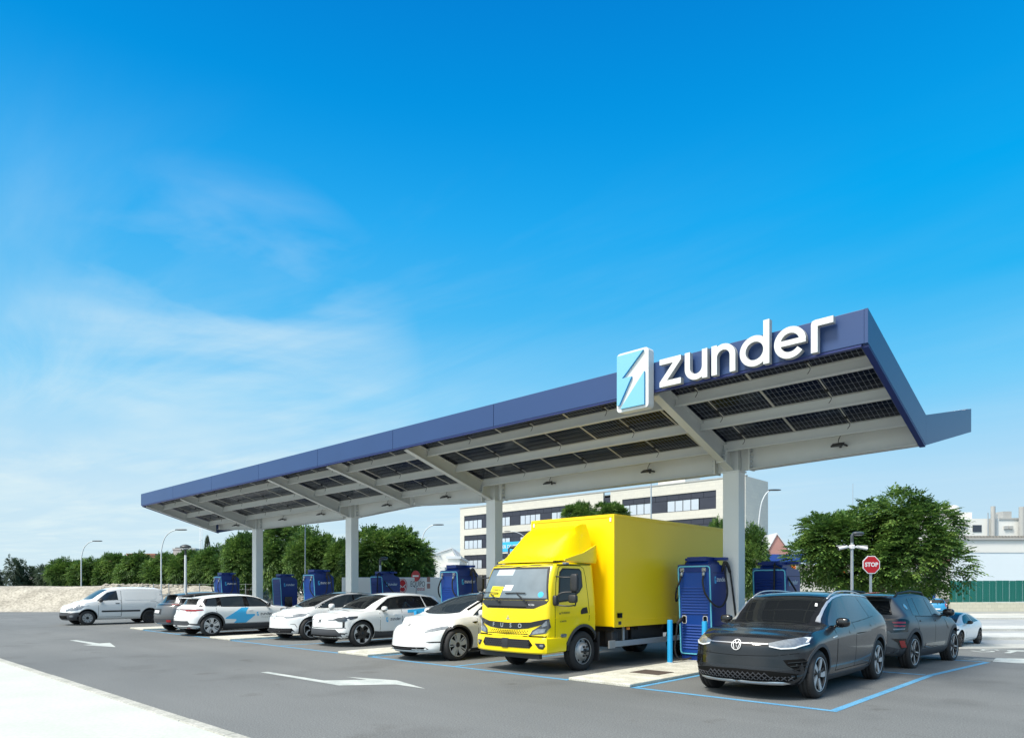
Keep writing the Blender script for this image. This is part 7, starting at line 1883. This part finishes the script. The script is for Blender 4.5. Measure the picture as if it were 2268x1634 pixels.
# no-entry sign
c = D(920.5, 1275, 30); t = thing('no_entry_sign', 'round red no entry sign with a white bar before the white delivery van', 'sign', (c.x, c.y, 0), YAW-R(30)); zc = c.z
bm = bmesh.new(); prism(bm, [(p[0], zc+p[1]) for p in arc(0, 0, .235, 0, 350, 35)], -.02, 0, lambda a, b, z: (a, -z, b)); obj('plate', bm, 'red', t)
bm = bmesh.new(); prism(bm, rrect(-.165, zc-.035, .165, zc+.035, .005, 2), .001, .004, lambda a, b, z: (a, -z, b)); obj('white_bar', bm, 'print_white', t)
bm = bmesh.new(); tube(bm, [(0, .04, 0), (0, .04, zc+.15)], .03, 10); obj('post', bm, 'galv', t, smooth=50)

# ================================================================== VEHICLES FAR BEHIND
def place(t, px, d, z, rz): P = D(px, 1300, d); t.location = (P.x, P.y, z); t.rotation_euler = (0, 0, rz); return t
# delivery van with red envelope emblem: box body facing us
P = D(880, 1300, 30); t = thing('delivery_truck', 'white box van with a red round envelope emblem and the words EQUIPO postal', 'truck', (P.x, P.y, 0), YAW+R(2))
zt = HC+(HZ-1278)*30/FPX
obj('cargo_box', boxm(-2.4, 0, .55, 2.15, 2.1, zt, bevel=.03), 'paint_white', t)
for x in (-1.7, 1.2):
    for y in (.25, 1.85): wheel(t, x, y, .36, .2, 1, 'steel', .2).rotation_euler = (0, 0, R(-90))
bm = bmesh.new(); zc = HC-(1295-HZ)*30/FPX-.05
def fyz(a, b, z): return (a, -z, b)
zc = HC+(HZ-1296.5)*30/FPX
ex = (891.5-880)*30/FPX
bm = bmesh.new(); prism(bm, stroke([(ex+.19*math.cos(R(a)), zc+.30*math.sin(R(a))) for a in range(0, 361, 12)], .022), .001, .003, fyz); obj('emblem_ring', bm, 'red', t)
bm = bmesh.new(); prism(bm, [(ex+.15*math.cos(R(a)), zc+.26*math.sin(R(a))) for a in range(0, 360, 12)], .001, .003, fyz); obj('emblem', bm, 'red', t)
bm = bmesh.new(); prism(bm, stroke([(ex-.16, zc+.08), (ex-.02, zc-.06), (ex+.02, zc-.06), (ex+.16, zc+.08)], .03)+stroke([(ex-.13, zc-.15), (ex-.06, zc-.03)], .022)+stroke([(ex+.13, zc-.15), (ex+.06, zc-.03)], .022), .0035, .005, fyz); obj('emblem', bm, 'print_white', t)
me = text_mesh('EQUIPO', .34, .001).copy(); me.materials.append(M['print_dark']); o = obj('lettering', me, None, t, ((925-880)*30/FPX, -.003, HC+(HZ-1293)*30/FPX), (R(90), 0, 0)); o.scale = (.52, 1, 1)
me = text_mesh('postal', .26, .001).copy(); me.materials.append(M['red']); o = obj('lettering', me, None, t, ((931-880)*30/FPX, -.003, HC+(HZ-1303)*30/FPX), (R(90), 0, 0)); o.scale = (.62, 1, 1)
for k in range(2): obj('label', boxm(1.28, -.004, zc-.12+k*.28, 1.42, -.001, zc+.10+k*.28), 'brick_pink', t)
t, B = van_generic('white car derived van with its dark tailgate glass behind the charging station', 4.6, 1.95); place(t, 1034, 31, 0, YAW+R(25))
t, B = van_generic('white van parked beyond the bank beside the disc headed lamp', 5.0, 1.8); place(t, 414, 58, .2, YAW+R(-8))
t, B = van_generic('small white van beside the orange truck beyond the bank', 4.3, 1.6); place(t, 441, 64, .2, YAW+R(190))
t, B = van_generic('white van half hidden behind the leftmost canopy column', 4.8, 1.75); place(t, 556, 55, .1, YAW+R(62))
t, B = van_generic('white van beyond the lot between the two left columns', 5.2, 1.9); place(t, 705, 55, .1, YAW+R(60))
t, B = van_generic('white van parked behind the rear charging station in the middle', 5.0, 1.8); place(t, 770, 50, .0, YAW+R(40))
P = D(375, 1300, 62); t = thing('box_truck', 'white box truck with a telephone number on its side under the trees', 'truck', (P.x, P.y, .2), YAW)
obj('cargo_box', boxm(-1.9, 0, .6, 1.9, 2.2, 2.1, bevel=.04), 'paint_white', t); obj('cab', boxm(1.95, .1, .4, 3.3, 2.1, 1.6, bevel=.15), 'paint_white', t); obj('cab_window', boxm(2.4, .09, 1.0, 3.2, .099, 1.45), 'glass_dark', t)
me = text_mesh('900 533 11', .55, .002).copy(); me.materials.append(M['print_dark']); obj('lettering', me, None, t, (-.8, -.005, 1.2), (R(90), 0, 0))
for x in (-1.3, 2.6): wheel(t, x, .2, .38, .2, 1, 'steel', .22).rotation_euler = (0, 0, R(-90))
P = D(458, 1300, 56); t = thing('tipper_truck', 'orange red truck with a stake body beyond the bank', 'truck', (P.x, P.y, .3), YAW)
bm = bmesh.new(); box(bm, -.55, 0, .7, 1.1, 1.8, 1.75); obj('body', bm, 'brick_pink', t); bm = bmesh.new()
for i in range(7): box(bm, -.5+i*.25, -.04, .75, -.44+i*.25, -.001, 1.8)
obj('stake', bm, 'red', t); obj('cab', boxm(-1.35, .1, .5, -.6, 1.7, 1.9, bevel=.1), 'red', t)
for x in (-1.0, .7): wheel(t, x, .15, .36, .2, 1, 'steel', .2).rotation_euler = (0, 0, R(-90))
for k, (px, d, pc, lb) in enumerate(((366, 50, 'glass_dark', 'black car low behind the rubble beside the white van'), (392, 49, 'paint_dgrey', 'dark grey car behind the rubble under the white box truck'))):
    t = car_generic('gloss_black' if k == 0 else 'paint_dgrey', lb, H=1.45); place(t, px, d, .15, YAW+R(80))
# wire fence posts on the bank
t = thing('wire_fence', 'thin post and wire fence along the top of the rubble bank', 'fence', (0, 0, 0))
bm = bmesh.new(); pp = []
for px in range(340, 900, 34):
    c = D(px, 1300, 45.5); pp.append(c); o = obj('post', boxm(-.02, -.02, 0, .02, .02, 1.6), 'galv', t, (c.x, c.y, .3))
for z in (.7, 1.1, 1.5, 1.85):
    for a, b in zip(pp, pp[1:]): tube(bm, [(a.x, a.y, z), (b.x, b.y, z)], .004, 4, caps=False)
obj('wire', bm, 'galv', t)
